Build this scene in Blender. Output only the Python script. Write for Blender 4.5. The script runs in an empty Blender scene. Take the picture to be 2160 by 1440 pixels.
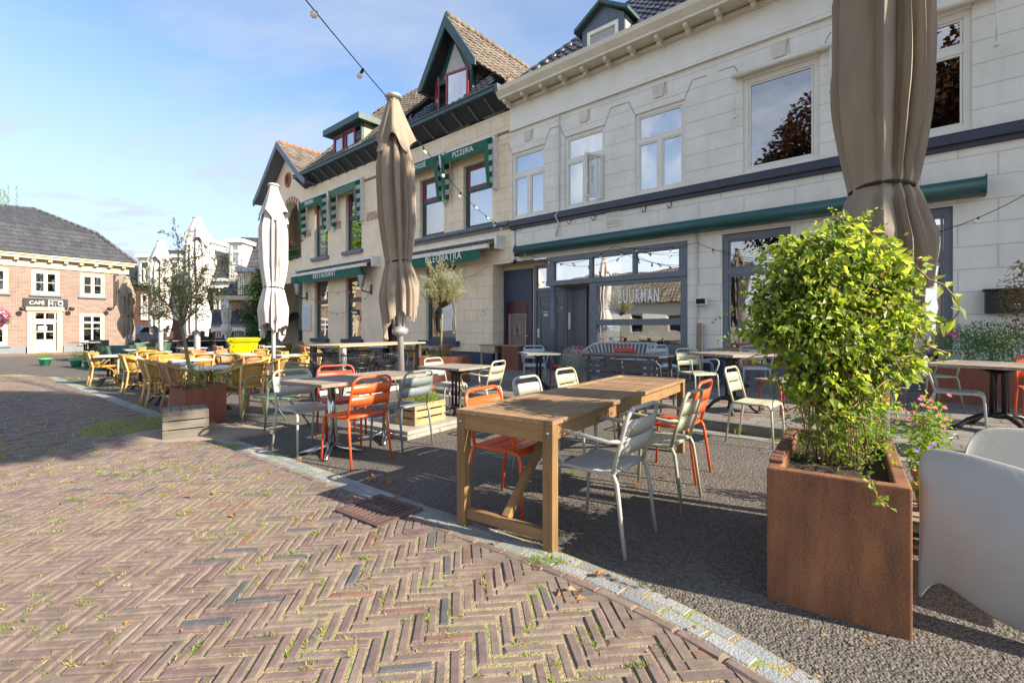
import bpy, math, random
from mathutils import Vector, Matrix
random.seed(7)
S = bpy.context.scene
R = math.radians
# ---------------------------------------------------------------- camera
FPX, CX, HY, H = 1000.0, 1080.0, 694.0, 1.26
cam = bpy.data.cameras.new('camera'); camo = bpy.data.objects.new('camera', cam)
S.collection.objects.link(camo); S.camera = camo
camo.location = (0, 0, H); camo.rotation_euler = (R(90), 0, 0)
cam.sensor_width = 36; cam.lens = 36 * FPX / 2160; cam.shift_y = -(720 - HY) / 2160
cam.clip_start = 0.05; cam.clip_end = 900
# ---------------------------------------------------------------- light
SUN_AZ = (0.905, -0.426); SUN_EL = R(30.5)
sv = Vector((SUN_AZ[0] * math.cos(SUN_EL), SUN_AZ[1] * math.cos(SUN_EL), math.sin(SUN_EL))).normalized()
W = bpy.data.worlds.new('World'); S.world = W; W.use_nodes = True
nt = W.node_tree; nt.nodes.clear()
def N(t, **k):
    n = nt.nodes.new(t)
    for a, b in k.items(): setattr(n, a, b)
    return n
out = N('ShaderNodeOutputWorld'); bg = N('ShaderNodeBackground'); sky = N('ShaderNodeTexSky', sky_type='NISHITA', sun_disc=False)
sky.sun_elevation = SUN_EL; sky.sun_rotation = math.atan2(SUN_AZ[0], SUN_AZ[1]); sky.air_density = 1.1; sky.dust_density = 0.6; sky.ozone_density = 1.6
tc = N('ShaderNodeTexCoord'); sep = N('ShaderNodeSeparateXYZ'); nt.links.new(tc.outputs['Generated'], sep.inputs[0])
# clouds: project the view direction onto a high flat layer
mx = N('ShaderNodeMath', operation='MAXIMUM'); mx.inputs[1].default_value = 0.0; nt.links.new(sep.outputs[2], mx.inputs[0])
ad = N('ShaderNodeMath', operation='ADD'); ad.inputs[1].default_value = 0.22; nt.links.new(mx.outputs[0], ad.inputs[0])
dx = N('ShaderNodeMath', operation='DIVIDE'); dy = N('ShaderNodeMath', operation='DIVIDE')
for d, i in ((dx, 0), (dy, 1)): nt.links.new(sep.outputs[i], d.inputs[0]); nt.links.new(ad.outputs[0], d.inputs[1])
cb = N('ShaderNodeCombineXYZ'); nt.links.new(dx.outputs[0], cb.inputs[0]); nt.links.new(dy.outputs[0], cb.inputs[1])
mp = N('ShaderNodeMapping'); mp.inputs['Scale'].default_value = (0.75, 1.3, 1); mp.inputs['Rotation'].default_value = (0, 0, 0.5); mp.inputs['Location'].default_value = (1.7, 0.4, 0)
nt.links.new(cb.outputs[0], mp.inputs[0])
n1 = N('ShaderNodeTexNoise'); n1.inputs['Scale'].default_value = 1.5; n1.inputs['Detail'].default_value = 9; n1.inputs['Roughness'].default_value = 0.56; n1.inputs['Distortion'].default_value = 0.35
nt.links.new(mp.outputs[0], n1.inputs['Vector'])
r1 = N('ShaderNodeMapRange'); r1.inputs[1].default_value = 0.42; r1.inputs[2].default_value = 0.62; nt.links.new(n1.outputs[0], r1.inputs[0])
# thicker cloud over the low western (left) part of the sky
lf = N('ShaderNodeMapRange'); lf.inputs[1].default_value = 0.35; lf.inputs[2].default_value = -0.75; lf.inputs[3].default_value = 0.42; lf.inputs[4].default_value = 1.0
nt.links.new(sep.outputs[0], lf.inputs[0])
lo = N('ShaderNodeMapRange'); lo.inputs[1].default_value = 0.75; lo.inputs[2].default_value = 0.05; lo.inputs[3].default_value = 0.45; lo.inputs[4].default_value = 1.35
nt.links.new(sep.outputs[2], lo.inputs[0])
m1 = N('ShaderNodeMath', operation='MULTIPLY'); nt.links.new(r1.outputs[0], m1.inputs[0]); nt.links.new(lf.outputs[0], m1.inputs[1])
m3 = N('ShaderNodeMath', operation='MULTIPLY', use_clamp=True); nt.links.new(m1.outputs[0], m3.inputs[0]); nt.links.new(lo.outputs[0], m3.inputs[1])
hz = N('ShaderNodeMapRange', interpolation_type='SMOOTHSTEP'); hz.inputs[1].default_value = 0.5; hz.inputs[2].default_value = -0.02; hz.inputs[4].default_value = 0.9; nt.links.new(sep.outputs[2], hz.inputs[0])
m2 = N('ShaderNodeMath', operation='MAXIMUM'); nt.links.new(m3.outputs[0], m2.inputs[0]); nt.links.new(hz.outputs[0], m2.inputs[1])
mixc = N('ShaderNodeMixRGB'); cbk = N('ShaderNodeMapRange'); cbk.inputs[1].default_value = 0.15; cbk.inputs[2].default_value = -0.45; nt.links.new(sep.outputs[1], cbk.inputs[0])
cm_ = N('ShaderNodeMixRGB'); cm_.inputs['Color1'].default_value = (1.9, 2.1, 2.5, 1); cm_.inputs['Color2'].default_value = (4.9, 5.1, 5.5, 1); nt.links.new(cbk.outputs[0], cm_.inputs['Fac']); nt.links.new(cm_.outputs[0], mixc.inputs['Color2'])  # cloud behind the camera brightened as added fill for the shaded facade
sc1 = N('ShaderNodeMixRGB', blend_type='MULTIPLY'); sc1.inputs['Fac'].default_value = 1; sc1.inputs['Color2'].default_value = (.68, .72, .78, 1)
nt.links.new(sky.outputs[0], sc1.inputs['Color1'])
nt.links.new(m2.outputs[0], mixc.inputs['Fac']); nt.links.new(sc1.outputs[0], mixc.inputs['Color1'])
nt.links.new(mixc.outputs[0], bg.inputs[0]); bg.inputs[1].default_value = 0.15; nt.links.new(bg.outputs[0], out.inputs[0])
sl = bpy.data.lights.new('sun', 'SUN'); sl.energy = 4.9; sl.angle = R(0.5); sl.color = (1, 0.87, 0.70)
so = bpy.data.objects.new('sun', sl); S.collection.objects.link(so); so.rotation_euler = sv.to_track_quat('Z', 'Y').to_euler(); so.location = (20, -10, 30)
S.view_settings.view_transform = 'Standard'; S.view_settings.look = 'None'; S.view_settings.exposure = 1.3; S.view_settings.gamma = 1
S.view_settings.use_curve_mapping = False
# ---------------------------------------------------------------- frames of reference
def G(px, py, z=0.0):
    d = FPX * (H - z) / (py - HY); return Vector((d * (px - CX) / FPX, d, z))
def PT(px, py, d): return Vector((d * (px - CX) / FPX, d, H - (py - HY) * d / FPX))
B0 = Vector((7.11, 8.70, 0)); _L = math.hypot(1155, 1000)
U = Vector((1155 / _L, -1000 / _L, 0)); Wd = Vector((1000 / _L, 1155 / _L, 0)); TH = math.atan2(U.y, U.x)
def FW(a, off=0.0, z=0.0): p = B0 + U * a - Wd * off; return Vector((p.x, p.y, z))
def AF(px, py, off=0.0):
    k = (px - CX) / FPX; b = B0 - Wd * off
    a = (k * b.y - b.x) / (U.x - k * U.y); d = b.y + a * U.y
    return a, H - (py - HY) * d / FPX
def fa(p): return (Vector((p[0], p[1], 0)) - B0).dot(U)
def fd(p): return -(Vector((p[0], p[1], 0)) - B0).dot(Wd)      # distance in front of the facade line
def pvz(a): return 0.12 if a > -3 else max(0.04, 0.12 + 0.0115 * (a + 3))
KERB = 5.15
def gz(x, y):
    return pvz(fa((x, y))) if 0 < fd((x, y)) < KERB else 0.0
# ---------------------------------------------------------------- mesh builder
class MB:
    def __init__(s): s.v = []; s.f = []; s.m = []; s.s = []; s.mi = 0; s.T = None
    def add(s, vs, fs, smooth=False):
        o = len(s.v)
        s.v += [tuple(s.T @ Vector(p)) for p in vs] if s.T is not None else [tuple(p) for p in vs]
        for f in fs: s.f.append(tuple(i + o for i in f)); s.m.append(s.mi); s.s.append(smooth)
        return s
    def bx(s, x0, x1, y0, y1, z0, z1):
        v = [(x0, y0, z0), (x1, y0, z0), (x1, y1, z0), (x0, y1, z0), (x0, y0, z1), (x1, y0, z1), (x1, y1, z1), (x0, y1, z1)]
        return s.add(v, [(3, 2, 1, 0), (4, 5, 6, 7), (0, 1, 5, 4), (1, 2, 6, 5), (2, 3, 7, 6), (3, 0, 4, 7)])
    def bar(s, p, q, w, h, up=(0, 0, 1)):
        p = Vector(p); q = Vector(q); d = (q - p).normalized(); u = Vector(up)
        if abs(d.dot(u)) > .98: u = Vector((1, 0, 0))
        x = d.cross(u).normalized() * w / 2; y = x.cross(d).normalized() * h / 2
        v = [p - x - y, p + x - y, p + x + y, p - x + y, q - x - y, q + x - y, q + x + y, q - x + y]
        return s.add(v, [(3, 2, 1, 0), (4, 5, 6, 7), (0, 1, 5, 4), (1, 2, 6, 5), (2, 3, 7, 6), (3, 0, 4, 7)])
    def quad(s, *p): return s.add(p, [tuple(range(len(p)))])
    def tube(s, pts, r, n=8, closed=False):
        pts = [Vector(p) for p in pts]; m = len(pts); rs = r if isinstance(r, (list, tuple)) else [r] * m
        up = None; vs = []
        for i, p in enumerate(pts):
            a = pts[(i - 1) % m] if (closed or i > 0) else pts[0]; b = pts[(i + 1) % m] if (closed or i < m - 1) else pts[-1]
            d = (b - a)
            d = d.normalized() if d.length > 1e-9 else Vector((0, 0, 1))
            if up is None:
                up = Vector((0, 0, 1)) if abs(d.z) < .9 else Vector((1, 0, 0))
            x = d.cross(up)
            x = x.normalized() if x.length > 1e-6 else Vector((1, 0, 0)); up = x.cross(d).normalized()
            for k in range(n):
                t = 2 * math.pi * k / n; vs.append(p + (x * math.cos(t) + up * math.sin(t)) * rs[i])
        fs = []
        for i in range(m if closed else m - 1):
            j = (i + 1) % m
            for k in range(n):
                l = (k + 1) % n; fs.append((i * n + k, j * n + k, j * n + l, i * n + l))
        if not closed: fs.append(tuple(range(n))); fs.append(tuple((m - 1) * n + k for k in reversed(range(n))))
        return s.add(vs, fs, True)
    def lathe(s, prof, n=20, c=(0, 0, 0), fn=None):
        vs = []; m = len(prof)
        for (r, z) in prof:
            for k in range(n):
                t = 2 * math.pi * k / n; q = fn(t, z) if fn else 1
                vs.append((c[0] + r * q * math.cos(t), c[1] + r * q * math.sin(t), c[2] + z))
        fs = [(i * n + k, i * n + (k + 1) % n, (i + 1) * n + (k + 1) % n, (i + 1) * n + k) for i in range(m - 1) for k in range(n)]
        fs.append(tuple(reversed(range(n)))); fs.append(tuple((m - 1) * n + k for k in range(n)))
        return s.add(vs, fs, True)
    def prism(s, poly, f, d0, d1):
        """poly 2-D outline, f(x, y, d) -> 3-D point"""
        n = len(poly); vs = [f(x, y, d0) for x, y in poly] + [f(x, y, d1) for x, y in poly]
        fs = [tuple(range(n)), tuple(reversed(range(n, 2 * n)))] + [(i + n, (i + 1) % n + n, (i + 1) % n, i) for i in range(n)]
        return s.add(vs, fs)
    def build(s, name, mat, parent=None, bevel=0, fix=True):
        me = bpy.data.meshes.new(name); me.from_pydata(s.v, [], s.f)
        ms = mat if isinstance(mat, (list, tuple)) else [mat]
        for m in ms: me.materials.append(m)
        me.polygons.foreach_set('material_index', s.m); me.polygons.foreach_set('use_smooth', s.s); me.update()
        o = bpy.data.objects.new(name, me); S.collection.objects.link(o)
        if parent is not None: o.parent = parent
        if bevel:
            b = o.modifiers.new('b', 'BEVEL'); b.width = bevel; b.segments = 2; b.limit_method = 'ANGLE'; b.angle_limit = R(50); b.harden_normals = False
        return o
def thing(name, label, cat, loc=(0, 0, 0), rz=0.0, group=None):
    o = bpy.data.objects.new(name, None); S.collection.objects.link(o); o.empty_display_size = .2
    o.location = loc; o.rotation_euler = (0, 0, rz); o['label'] = label; o['category'] = cat
    if group: o['group'] = group
    return o
def tag(o, label, cat, group=None):
    o['label'] = label; o['category'] = cat
    if group: o['group'] = group
    return o
def struct(o, kind='structure'): o['kind'] = kind; return o
def dup(root, loc, rz, label, group=None, scale=None):
    r = root.copy(); S.collection.objects.link(r); r.location = loc; r.rotation_euler = (0, 0, rz); r['label'] = label
    if group: r['group'] = group
    if scale: r.scale = (scale,) * 3
    for ch in root.children:
        c = ch.copy(); S.collection.objects.link(c); c.parent = r
        for g in ch.children:
            d = g.copy(); S.collection.objects.link(d); d.parent = c
    return r
class Proto:
    """first placement moves the original, later ones copy it"""
    def __init__(s, root): s.r = root; s.used = False
    def put(s, loc, rz, label, group=None, scale=None):
        if not s.used:
            s.used = True; s.r.location = loc; s.r.rotation_euler = (0, 0, rz); s.r['label'] = label
            if group: s.r['group'] = group
            if scale: s.r.scale = (scale,) * 3
            return s.r
        return dup(s.r, loc, rz, label, group, scale)
def face(dx, dy): return math.atan2(dy, dx) - math.pi / 2      # local +Y points along (dx, dy)
# ---------------------------------------------------------------- materials
def srgb(h):
    c = [int(h[i:i + 2], 16) / 255 for i in (0, 2, 4)]
    return tuple((x / 12.92 if x <= .04045 else ((x + .055) / 1.055) ** 2.4) for x in c)
def newmat(name):
    m = bpy.data.materials.new(name); m.use_nodes = True; t = m.node_tree; return m, t, t.nodes['Principled BSDF']
def node(t, ty, ins=None, **k):
    n = t.nodes.new(ty)
    for a, b in k.items(): setattr(n, a, b)
    for a, b in (ins or {}).items(): n.inputs[a].default_value = b
    return n
def L(t, a, b): t.links.new(a, b)
def col4(c): return (c[0], c[1], c[2], 1)
def M(name, c, rough=.6, c2=None, scale=6., bump=.15, bscale=60., metal=0., stretch=(1, 1, 1), spec=.5, island=0., detail=5):
    m, t, p = newmat(name); tc = node(t, 'ShaderNodeTexCoord'); mp = node(t, 'ShaderNodeMapping', {'Scale': stretch}); L(t, tc.outputs['Object'], mp.inputs[0])
    n = node(t, 'ShaderNodeTexNoise', {'Scale': scale, 'Detail': detail, 'Roughness': .6}); L(t, mp.outputs[0], n.inputs['Vector'])
    rp = node(t, 'ShaderNodeMapRange', {1: .32, 2: .68}); L(t, n.outputs[0], rp.inputs[0])
    mx = node(t, 'ShaderNodeMixRGB', {'Color1': col4(c), 'Color2': col4(c2 or tuple(x * .82 for x in c))}); L(t, rp.outputs[0], mx.inputs['Fac'])
    src = mx.outputs[0]
    if island:
        g = node(t, 'ShaderNodeNewGeometry'); mr = node(t, 'ShaderNodeMapRange', {3: 1 - island, 4: 1 + island}); L(t, g.outputs['Random Per Island'], mr.inputs[0])
        hv = node(t, 'ShaderNodeHueSaturation'); L(t, src, hv.inputs['Color']); L(t, mr.outputs[0], hv.inputs['Value']); src = hv.outputs[0]
    L(t, src, p.inputs['Base Color']); p.inputs['Roughness'].default_value = rough; p.inputs['Metallic'].default_value = metal
    p.inputs['Specular IOR Level'].default_value = spec
    if bump:
        nb = node(t, 'ShaderNodeTexNoise', {'Scale': bscale, 'Detail': 4}); L(t, mp.outputs[0], nb.inputs['Vector'])
        bp = node(t, 'ShaderNodeBump', {'Strength': bump, 'Distance': .01}); L(t, nb.outputs[0], bp.inputs['Height']); L(t, bp.outputs[0], p.inputs['Normal'])
    return m
def block_mat(name, c, bw, bh, mortar=.012, offset=.5, shift=(0, 0), groove=.78, rough=.8, cm=None, brickvar=0., c2=None, bumps=.6):
    """walls in local (x = along the facade, z = up)"""
    m, t, p = newmat(name); tc = node(t, 'ShaderNodeTexCoord'); sp = node(t, 'ShaderNodeSeparateXYZ'); L(t, tc.outputs['Object'], sp.inputs[0])
    sm = node(t, 'ShaderNodeMath', operation='ADD'); L(t, sp.outputs[0], sm.inputs[0]); L(t, sp.outputs[1], sm.inputs[1])
    cb = node(t, 'ShaderNodeCombineXYZ'); L(t, sm.outputs[0], cb.inputs[0]); L(t, sp.outputs[2], cb.inputs[1])
    mp = node(t, 'ShaderNodeMapping', {'Location': (shift[0], shift[1], 0)}); L(t, cb.outputs[0], mp.inputs[0])
    br = node(t, 'ShaderNodeTexBrick', {'Color1': col4(c), 'Color2': col4(c2 or tuple(x * (1 - brickvar) for x in c)), 'Mortar': col4(cm or tuple(x * groove for x in c)), 'Scale': 1, 'Mortar Size': mortar, 'Mortar Smooth': .3, 'Bias': 0, 'Brick Width': bw, 'Row Height': bh}, offset=offset, squash=1)
    L(t, mp.outputs[0], br.inputs['Vector'])
    n = node(t, 'ShaderNodeTexNoise', {'Scale': 1.3, 'Detail': 7, 'Roughness': .65}); L(t, tc.outputs['Object'], n.inputs['Vector'])
    rp = node(t, 'ShaderNodeMapRange', {1: .3, 2: .7, 3: .9, 4: 1.1}); L(t, n.outputs[0], rp.inputs[0])
    ms = node(t, 'ShaderNodeMapping', {'Scale': (5, 5, .35)}); L(t, tc.outputs['Object'], ms.inputs[0]); n2 = node(t, 'ShaderNodeTexNoise', {'Scale': 1.2, 'Detail': 6, 'Roughness': .7}); L(t, ms.outputs[0], n2.inputs['Vector']); r2 = node(t, 'ShaderNodeMapRange', {1: .30, 2: .5, 3: .93, 4: 1.0}); L(t, n2.outputs[0], r2.inputs[0]); mm = node(t, 'ShaderNodeMath', operation='MULTIPLY'); L(t, rp.outputs[0], mm.inputs[0]); L(t, r2.outputs[0], mm.inputs[1])
    hv = node(t, 'ShaderNodeHueSaturation'); L(t, br.outputs[0], hv.inputs['Color']); L(t, mm.outputs[0], hv.inputs['Value']); L(t, hv.outputs[0], p.inputs['Base Color'])
    p.inputs['Roughness'].default_value = rough
    nb = node(t, 'ShaderNodeTexNoise', {'Scale': 45, 'Detail': 4}); L(t, tc.outputs['Object'], nb.inputs['Vector'])
    b1 = node(t, 'ShaderNodeBump', {'Strength': .12, 'Distance': .01}); L(t, nb.outputs[0], b1.inputs['Height'])
    b2 = node(t, 'ShaderNodeBump', {'Strength': bumps, 'Distance': .012}, invert=True); L(t, br.outputs['Fac'], b2.inputs['Height']); L(t, b1.outputs[0], b2.inputs['Normal']); L(t, b2.outputs[0], p.inputs['Normal'])
    return m
def glass_mat(name, refl=.4, tint=(.55, .6, .6), rough=.012, wav=.008):
    m, t, p = newmat(name); t.nodes.remove(p); o = t.nodes['Material Output']
    tr = node(t, 'ShaderNodeBsdfTransparent', {'Color': col4(tint)}); gl = node(t, 'ShaderNodeBsdfGlossy', {'Color': (1, 1, 1, 1), 'Roughness': rough})
    lw = node(t, 'ShaderNodeLayerWeight', {'Blend': .35}); mr = node(t, 'ShaderNodeMapRange', {1: 0, 2: 1, 3: refl, 4: 1}); L(t, lw.outputs['Facing'], mr.inputs[0])
    pw = node(t, 'ShaderNodeMath', {1: 2.2}, operation='POWER'); L(t, lw.outputs['Facing'], pw.inputs[0]); L(t, pw.outputs[0], mr.inputs[0])
    mx = node(t, 'ShaderNodeMixShader'); L(t, mr.outputs[0], mx.inputs[0]); L(t, tr.outputs[0], mx.inputs[1]); L(t, gl.outputs[0], mx.inputs[2]); L(t, mx.outputs[0], o.inputs[0])
    tc = node(t, 'ShaderNodeTexCoord'); n = node(t, 'ShaderNodeTexNoise', {'Scale': 1.6, 'Detail': 1}); L(t, tc.outputs['Object'], n.inputs['Vector'])
    bp = node(t, 'ShaderNodeBump', {'Strength': wav, 'Distance': .3}); L(t, n.outputs[0], bp.inputs['Height']); L(t, bp.outputs[0], gl.inputs['Normal'])
    return m
def leaf_mat(name, c, c2, trans=.35, rough=.45):
    m, t, p = newmat(name); o = t.nodes['Material Output']; g = node(t, 'ShaderNodeNewGeometry')
    cr = node(t, 'ShaderNodeMixRGB', {'Color1': col4(c), 'Color2': col4(c2)}); L(t, g.outputs['Random Per Island'], cr.inputs['Fac'])
    L(t, cr.outputs[0], p.inputs['Base Color']); p.inputs['Roughness'].default_value = rough; p.inputs['Specular IOR Level'].default_value = .35
    tl = node(t, 'ShaderNodeBsdfTranslucent'); hv = node(t, 'ShaderNodeHueSaturation', {'Hue': .485, 'Saturation': 1.15, 'Value': 1.9}); L(t, cr.outputs[0], hv.inputs['Color']); L(t, hv.outputs[0], tl.inputs[0])
    mx = node(t, 'ShaderNodeMixShader', {0: trans}); L(t, p.outputs[0], mx.inputs[1]); L(t, tl.outputs[0], mx.inputs[2]); L(t, mx.outputs[0], o.inputs[0])
    return m
def rust_mat(name, c=(.30, .125, .05), c2=(.085, .04, .024)):
    m, t, p = newmat(name); tc = node(t, 'ShaderNodeTexCoord'); mp = node(t, 'ShaderNodeMapping', {'Scale': (7, 7, 1.6)}); L(t, tc.outputs['Object'], mp.inputs[0])
    n = node(t, 'ShaderNodeTexNoise', {'Scale': 1.2, 'Detail': 8, 'Roughness': .65}); L(t, mp.outputs[0], n.inputs['Vector'])
    n2 = node(t, 'ShaderNodeTexNoise', {'Scale': 120, 'Detail': 3}); L(t, tc.outputs['Object'], n2.inputs['Vector'])
    ad = node(t, 'ShaderNodeMixRGB', {'Fac': .4}); L(t, n.outputs[0], ad.inputs['Color1']); L(t, n2.outputs[0], ad.inputs['Color2'])
    cr = t.nodes.new('ShaderNodeValToRGB'); cr.color_ramp.elements[0].position = .36; cr.color_ramp.elements[0].color = col4(c2); cr.color_ramp.elements[1].position = .62; cr.color_ramp.elements[1].color = col4(c)
    e = cr.color_ramp.elements.new(.5); e.color = col4(tuple((a + b) / 2 for a, b in zip(c, c2))); L(t, ad.outputs[0], cr.inputs[0]); L(t, cr.outputs[0], p.inputs['Base Color'])
    p.inputs['Roughness'].default_value = .75; bp = node(t, 'ShaderNodeBump', {'Strength': .2, 'Distance': .004}); L(t, n2.outputs[0], bp.inputs['Height']); L(t, bp.outputs[0], p.inputs['Normal'])
    return m
def wood_mat(name, c, c2, axis=0, rough=.6, scale=1.):
    m, t, p = newmat(name); tc = node(t, 'ShaderNodeTexCoord'); s = [28 * scale] * 3; s[axis] = 1.5 * scale
    mp = node(t, 'ShaderNodeMapping', {'Scale': s}); L(t, tc.outputs['Object'], mp.inputs[0])
    n = node(t, 'ShaderNodeTexNoise', {'Scale': 1.3, 'Detail': 7, 'Roughness': .65, 'Distortion': .4}); L(t, mp.outputs[0], n.inputs['Vector'])
    n2 = node(t, 'ShaderNodeTexNoise', {'Scale': 2.6, 'Detail': 3}); L(t, tc.outputs['Object'], n2.inputs['Vector'])
    ad = node(t, 'ShaderNodeMixRGB', {'Fac': .35}); L(t, n.outputs[0], ad.inputs['Color1']); L(t, n2.outputs[0], ad.inputs['Color2'])
    rp = node(t, 'ShaderNodeMapRange', {1: .36, 2: .64}); L(t, ad.outputs[0], rp.inputs[0])
    mx = node(t, 'ShaderNodeMixRGB', {'Color1': col4(c2), 'Color2': col4(c)}); L(t, rp.outputs[0], mx.inputs['Fac'])
    g = node(t, 'ShaderNodeNewGeometry'); mr = node(t, 'ShaderNodeMapRange', {3: .8, 4: 1.15}); L(t, g.outputs['Random Per Island'], mr.inputs[0])
    hv = node(t, 'ShaderNodeHueSaturation'); L(t, mx.outputs[0], hv.inputs['Color']); L(t, mr.outputs[0], hv.inputs['Value'])
    L(t, hv.outputs[0], p.inputs['Base Color']); p.inputs['Roughness'].default_value = rough
    bp = node(t, 'ShaderNodeBump', {'Strength': .35, 'Distance': .003}); L(t, n.outputs[0], bp.inputs['Height']); L(t, bp.outputs[0], p.inputs['Normal'])
    return m
m_stucco = block_mat('grey stucco blocks', (.72, .705, .63), .98, .385, shift=(.2, .03))
m_stucco_up = block_mat('grey stucco courses', (.72, .705, .63), 60, .385, shift=(20, .03))
m_cream = block_mat('cream stucco blocks', (.76, .64, .46), .62, .385, shift=(.1, .03))
m_cream_br = block_mat('cream painted brick', (.78, .65, .47), .22, .075, mortar=.006, groove=.86, bumps=.35)
m_plain = M('grey stucco plain', (.64, .61, .53), .8, scale=2, bump=.1)
m_creamplain = M('cream stucco plain', (.72, .60, .43), .8, scale=2, bump=.1)
m_white = M('white paint', (.74, .72, .64), .45, c2=(.66, .64, .56), scale=3, bump=.05)
m_cornice = M('cream cornice paint', (.68, .63, .50), .5, c2=(.58, .53, .41), scale=3, bump=.05)
m_frieze = M('white frieze paint', (.78, .77, .70), .6, c2=(.70, .69, .62), scale=2, bump=.05)
m_navy = M('navy plinth paint', (.028, .042, .085), .55, c2=(.04, .055, .10), scale=3)
m_band = M('dark blue string course', (.04, .048, .075), .5, scale=5)
m_bandg = M('grey string course', (.11, .12, .15), .5, c2=(.15, .16, .19), scale=6)
m_shop = M('shopfront grey paint', (.105, .13, .165), .38, c2=(.135, .16, .19), scale=4, bump=.05)
m_shopd = M('door slate paint', (.07, .09, .12), .3, c2=(.09, .11, .14), scale=4, bump=.05)
m_maroon = M('maroon door paint', (.06, .005, .016), .35, scale=4, bump=.03)
m_redfr = M('red window frame', (.25, .02, .04), .4, scale=8, bump=.03)
m_teal = M('dark teal trim', (.022, .06, .065), .45, c2=(.045, .09, .085), scale=6, bump=.05)
m_teal2 = M('green awning case', (.015, .075, .075), .35, c2=(.02, .09, .085), scale=3, bump=0)
m_soffit = M('dark soffit boards', (.03, .037, .04), .7, scale=5)
m_awng = M('green awning cloth', (.0, .12, .075), .75, c2=(.005, .09, .06), scale=9, bump=.2, bscale=25)
m_awnw = M('white awning cloth', (.62, .6, .5), .8, scale=9)
m_alu = M('pale aluminium', (.72, .7, .66), .4, scale=4, bump=0)
m_tilew = M('weathered clay tile', (.20, .16, .115), .85, c2=(.11, .092, .075), scale=3, bump=.3, island=.28)
m_tiled = M('dark glazed tile', (.035, .037, .045), .35, c2=(.06, .06, .065), scale=3, bump=.1, island=.25)
m_lead = M('lead flashing', (.42, .43, .45), .5, scale=5)
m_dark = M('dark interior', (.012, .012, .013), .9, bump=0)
m_curtain = M('pale curtain cloth', (.66, .66, .74), .85, c2=(.52, .52, .62), scale=1, stretch=(16, 1, .4), bump=0)
m_glass = glass_mat('window glass', .42)
m_glassd = glass_mat('dark window glass', .26, (.4, .45, .45))
m_glassm = glass_mat('mirror dark glass', .55, (.2, .22, .25))
m_brick = block_mat('pink brick wall', (.25, .172, .135), .23, .07, mortar=.008, cm=(.33, .275, .225), brickvar=.3, bumps=.4)
m_brickd = block_mat('dark brick wall', (.16, .065, .045), .23, .07, mortar=.008, cm=(.2, .14, .11), brickvar=.35)
m_yellow = M('pale yellow paint', (.56, .49, .32), .6, scale=3, bump=.03)
m_greyblue = M('blue grey plinth', (.17, .20, .23), .6, scale=3)
m_black = M('black metal', (.014, .014, .016), .4, scale=9, bump=.05)
m_iron = M('cast iron black', (.018, .018, .02), .45, scale=20, bump=.25)
m_steel = M('brushed steel', (.55, .55, .55), .22, metal=1, scale=9, bump=0)
m_pole = M('anodised pole', (.62, .62, .62), .35, metal=.6, scale=5, bump=0)
m_wpole = M('white pole', (.75, .75, .74), .4, scale=5, bump=0)
m_rust = rust_mat('corten steel')
m_rust2 = rust_mat('corten steel lit', (.27, .09, .048), (.15, .055, .036))
m_soil = M('potting soil', (.04, .026, .016), .95, scale=30, bump=1, bscale=60)
m_teak = wood_mat('teak table wood', (.32, .19, .08), (.17, .10, .042), 0)
m_teak_top = wood_mat('weathered teak slats', (.40, .255, .13), (.17, .105, .055), 1, .7)
m_greyw = wood_mat('weathered grey wood', (.36, .30, .235), (.15, .125, .10), 0, .75)
m_crate = wood_mat('pale crate wood', (.50, .36, .18), (.28, .18, .085), 0, .75)
m_crateg = wood_mat('grey crate wood', (.21, .185, .15), (.075, .065, .055), 0, .8)
m_rattan = M('yellow rattan cane', (.52, .32, .075), .42, c2=(.36, .20, .04), scale=12, bump=.1)
m_rattanl = M('pale rattan cane', (.66, .45, .20), .42, c2=(.5, .31, .1), scale=12, bump=.1)
def weave(name, c, c2):
    m, t, p = newmat(name); tc = node(t, 'ShaderNodeTexCoord'); w = node(t, 'ShaderNodeTexWave', {'Scale': 26, 'Distortion': .6}, bands_direction='X'); L(t, tc.outputs['Object'], w.inputs[0])
    w2 = node(t, 'ShaderNodeTexWave', {'Scale': 34, 'Distortion': .4}, bands_direction='Z'); L(t, tc.outputs['Object'], w2.inputs[0])
    mu = node(t, 'ShaderNodeMath', operation='MULTIPLY'); L(t, w.outputs['Fac'], mu.inputs[0]); L(t, w2.outputs['Fac'], mu.inputs[1])
    mx = node(t, 'ShaderNodeMixRGB', {'Color1': col4(c2), 'Color2': col4(c)}); L(t, mu.outputs[0], mx.inputs['Fac']); L(t, mx.outputs[0], p.inputs['Base Color'])
    bp = node(t, 'ShaderNodeBump', {'Strength': .5, 'Distance': .004}); L(t, mu.outputs[0], bp.inputs['Height']); L(t, bp.outputs[0], p.inputs['Normal']); p.inputs['Roughness'].default_value = .5
    return m
m_weave = weave('yellow rattan weave', (.58, .36, .09), (.33, .185, .04))
m_tanw = weave('tan wicker weave', (.52, .26, .12), (.30, .14, .06)); m_tan = M('tan cane', (.38, .2, .09), .45, scale=12)
m_olivew = weave('olive rattan weave', (.26, .22, .09), (.15, .12, .045)); m_olive = M('olive cane', (.3, .25, .11), .45, scale=12)
m_orange = M('orange powder coat', (.66, .105, .025), .38, c2=(.60, .09, .02), scale=3, bump=.04, bscale=300)
m_redc = M('brick red powder coat', (.42, .06, .03), .4, c2=(.36, .05, .025), scale=3, bump=.04, bscale=300)
m_greyc = M('clay grey powder coat', (.40, .40, .36), .4, c2=(.36, .36, .325), scale=3, bump=.04, bscale=300)
m_sagec = M('sage powder coat', (.36, .37, .27), .4, c2=(.33, .34, .245), scale=3, bump=.04, bscale=300)
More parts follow.
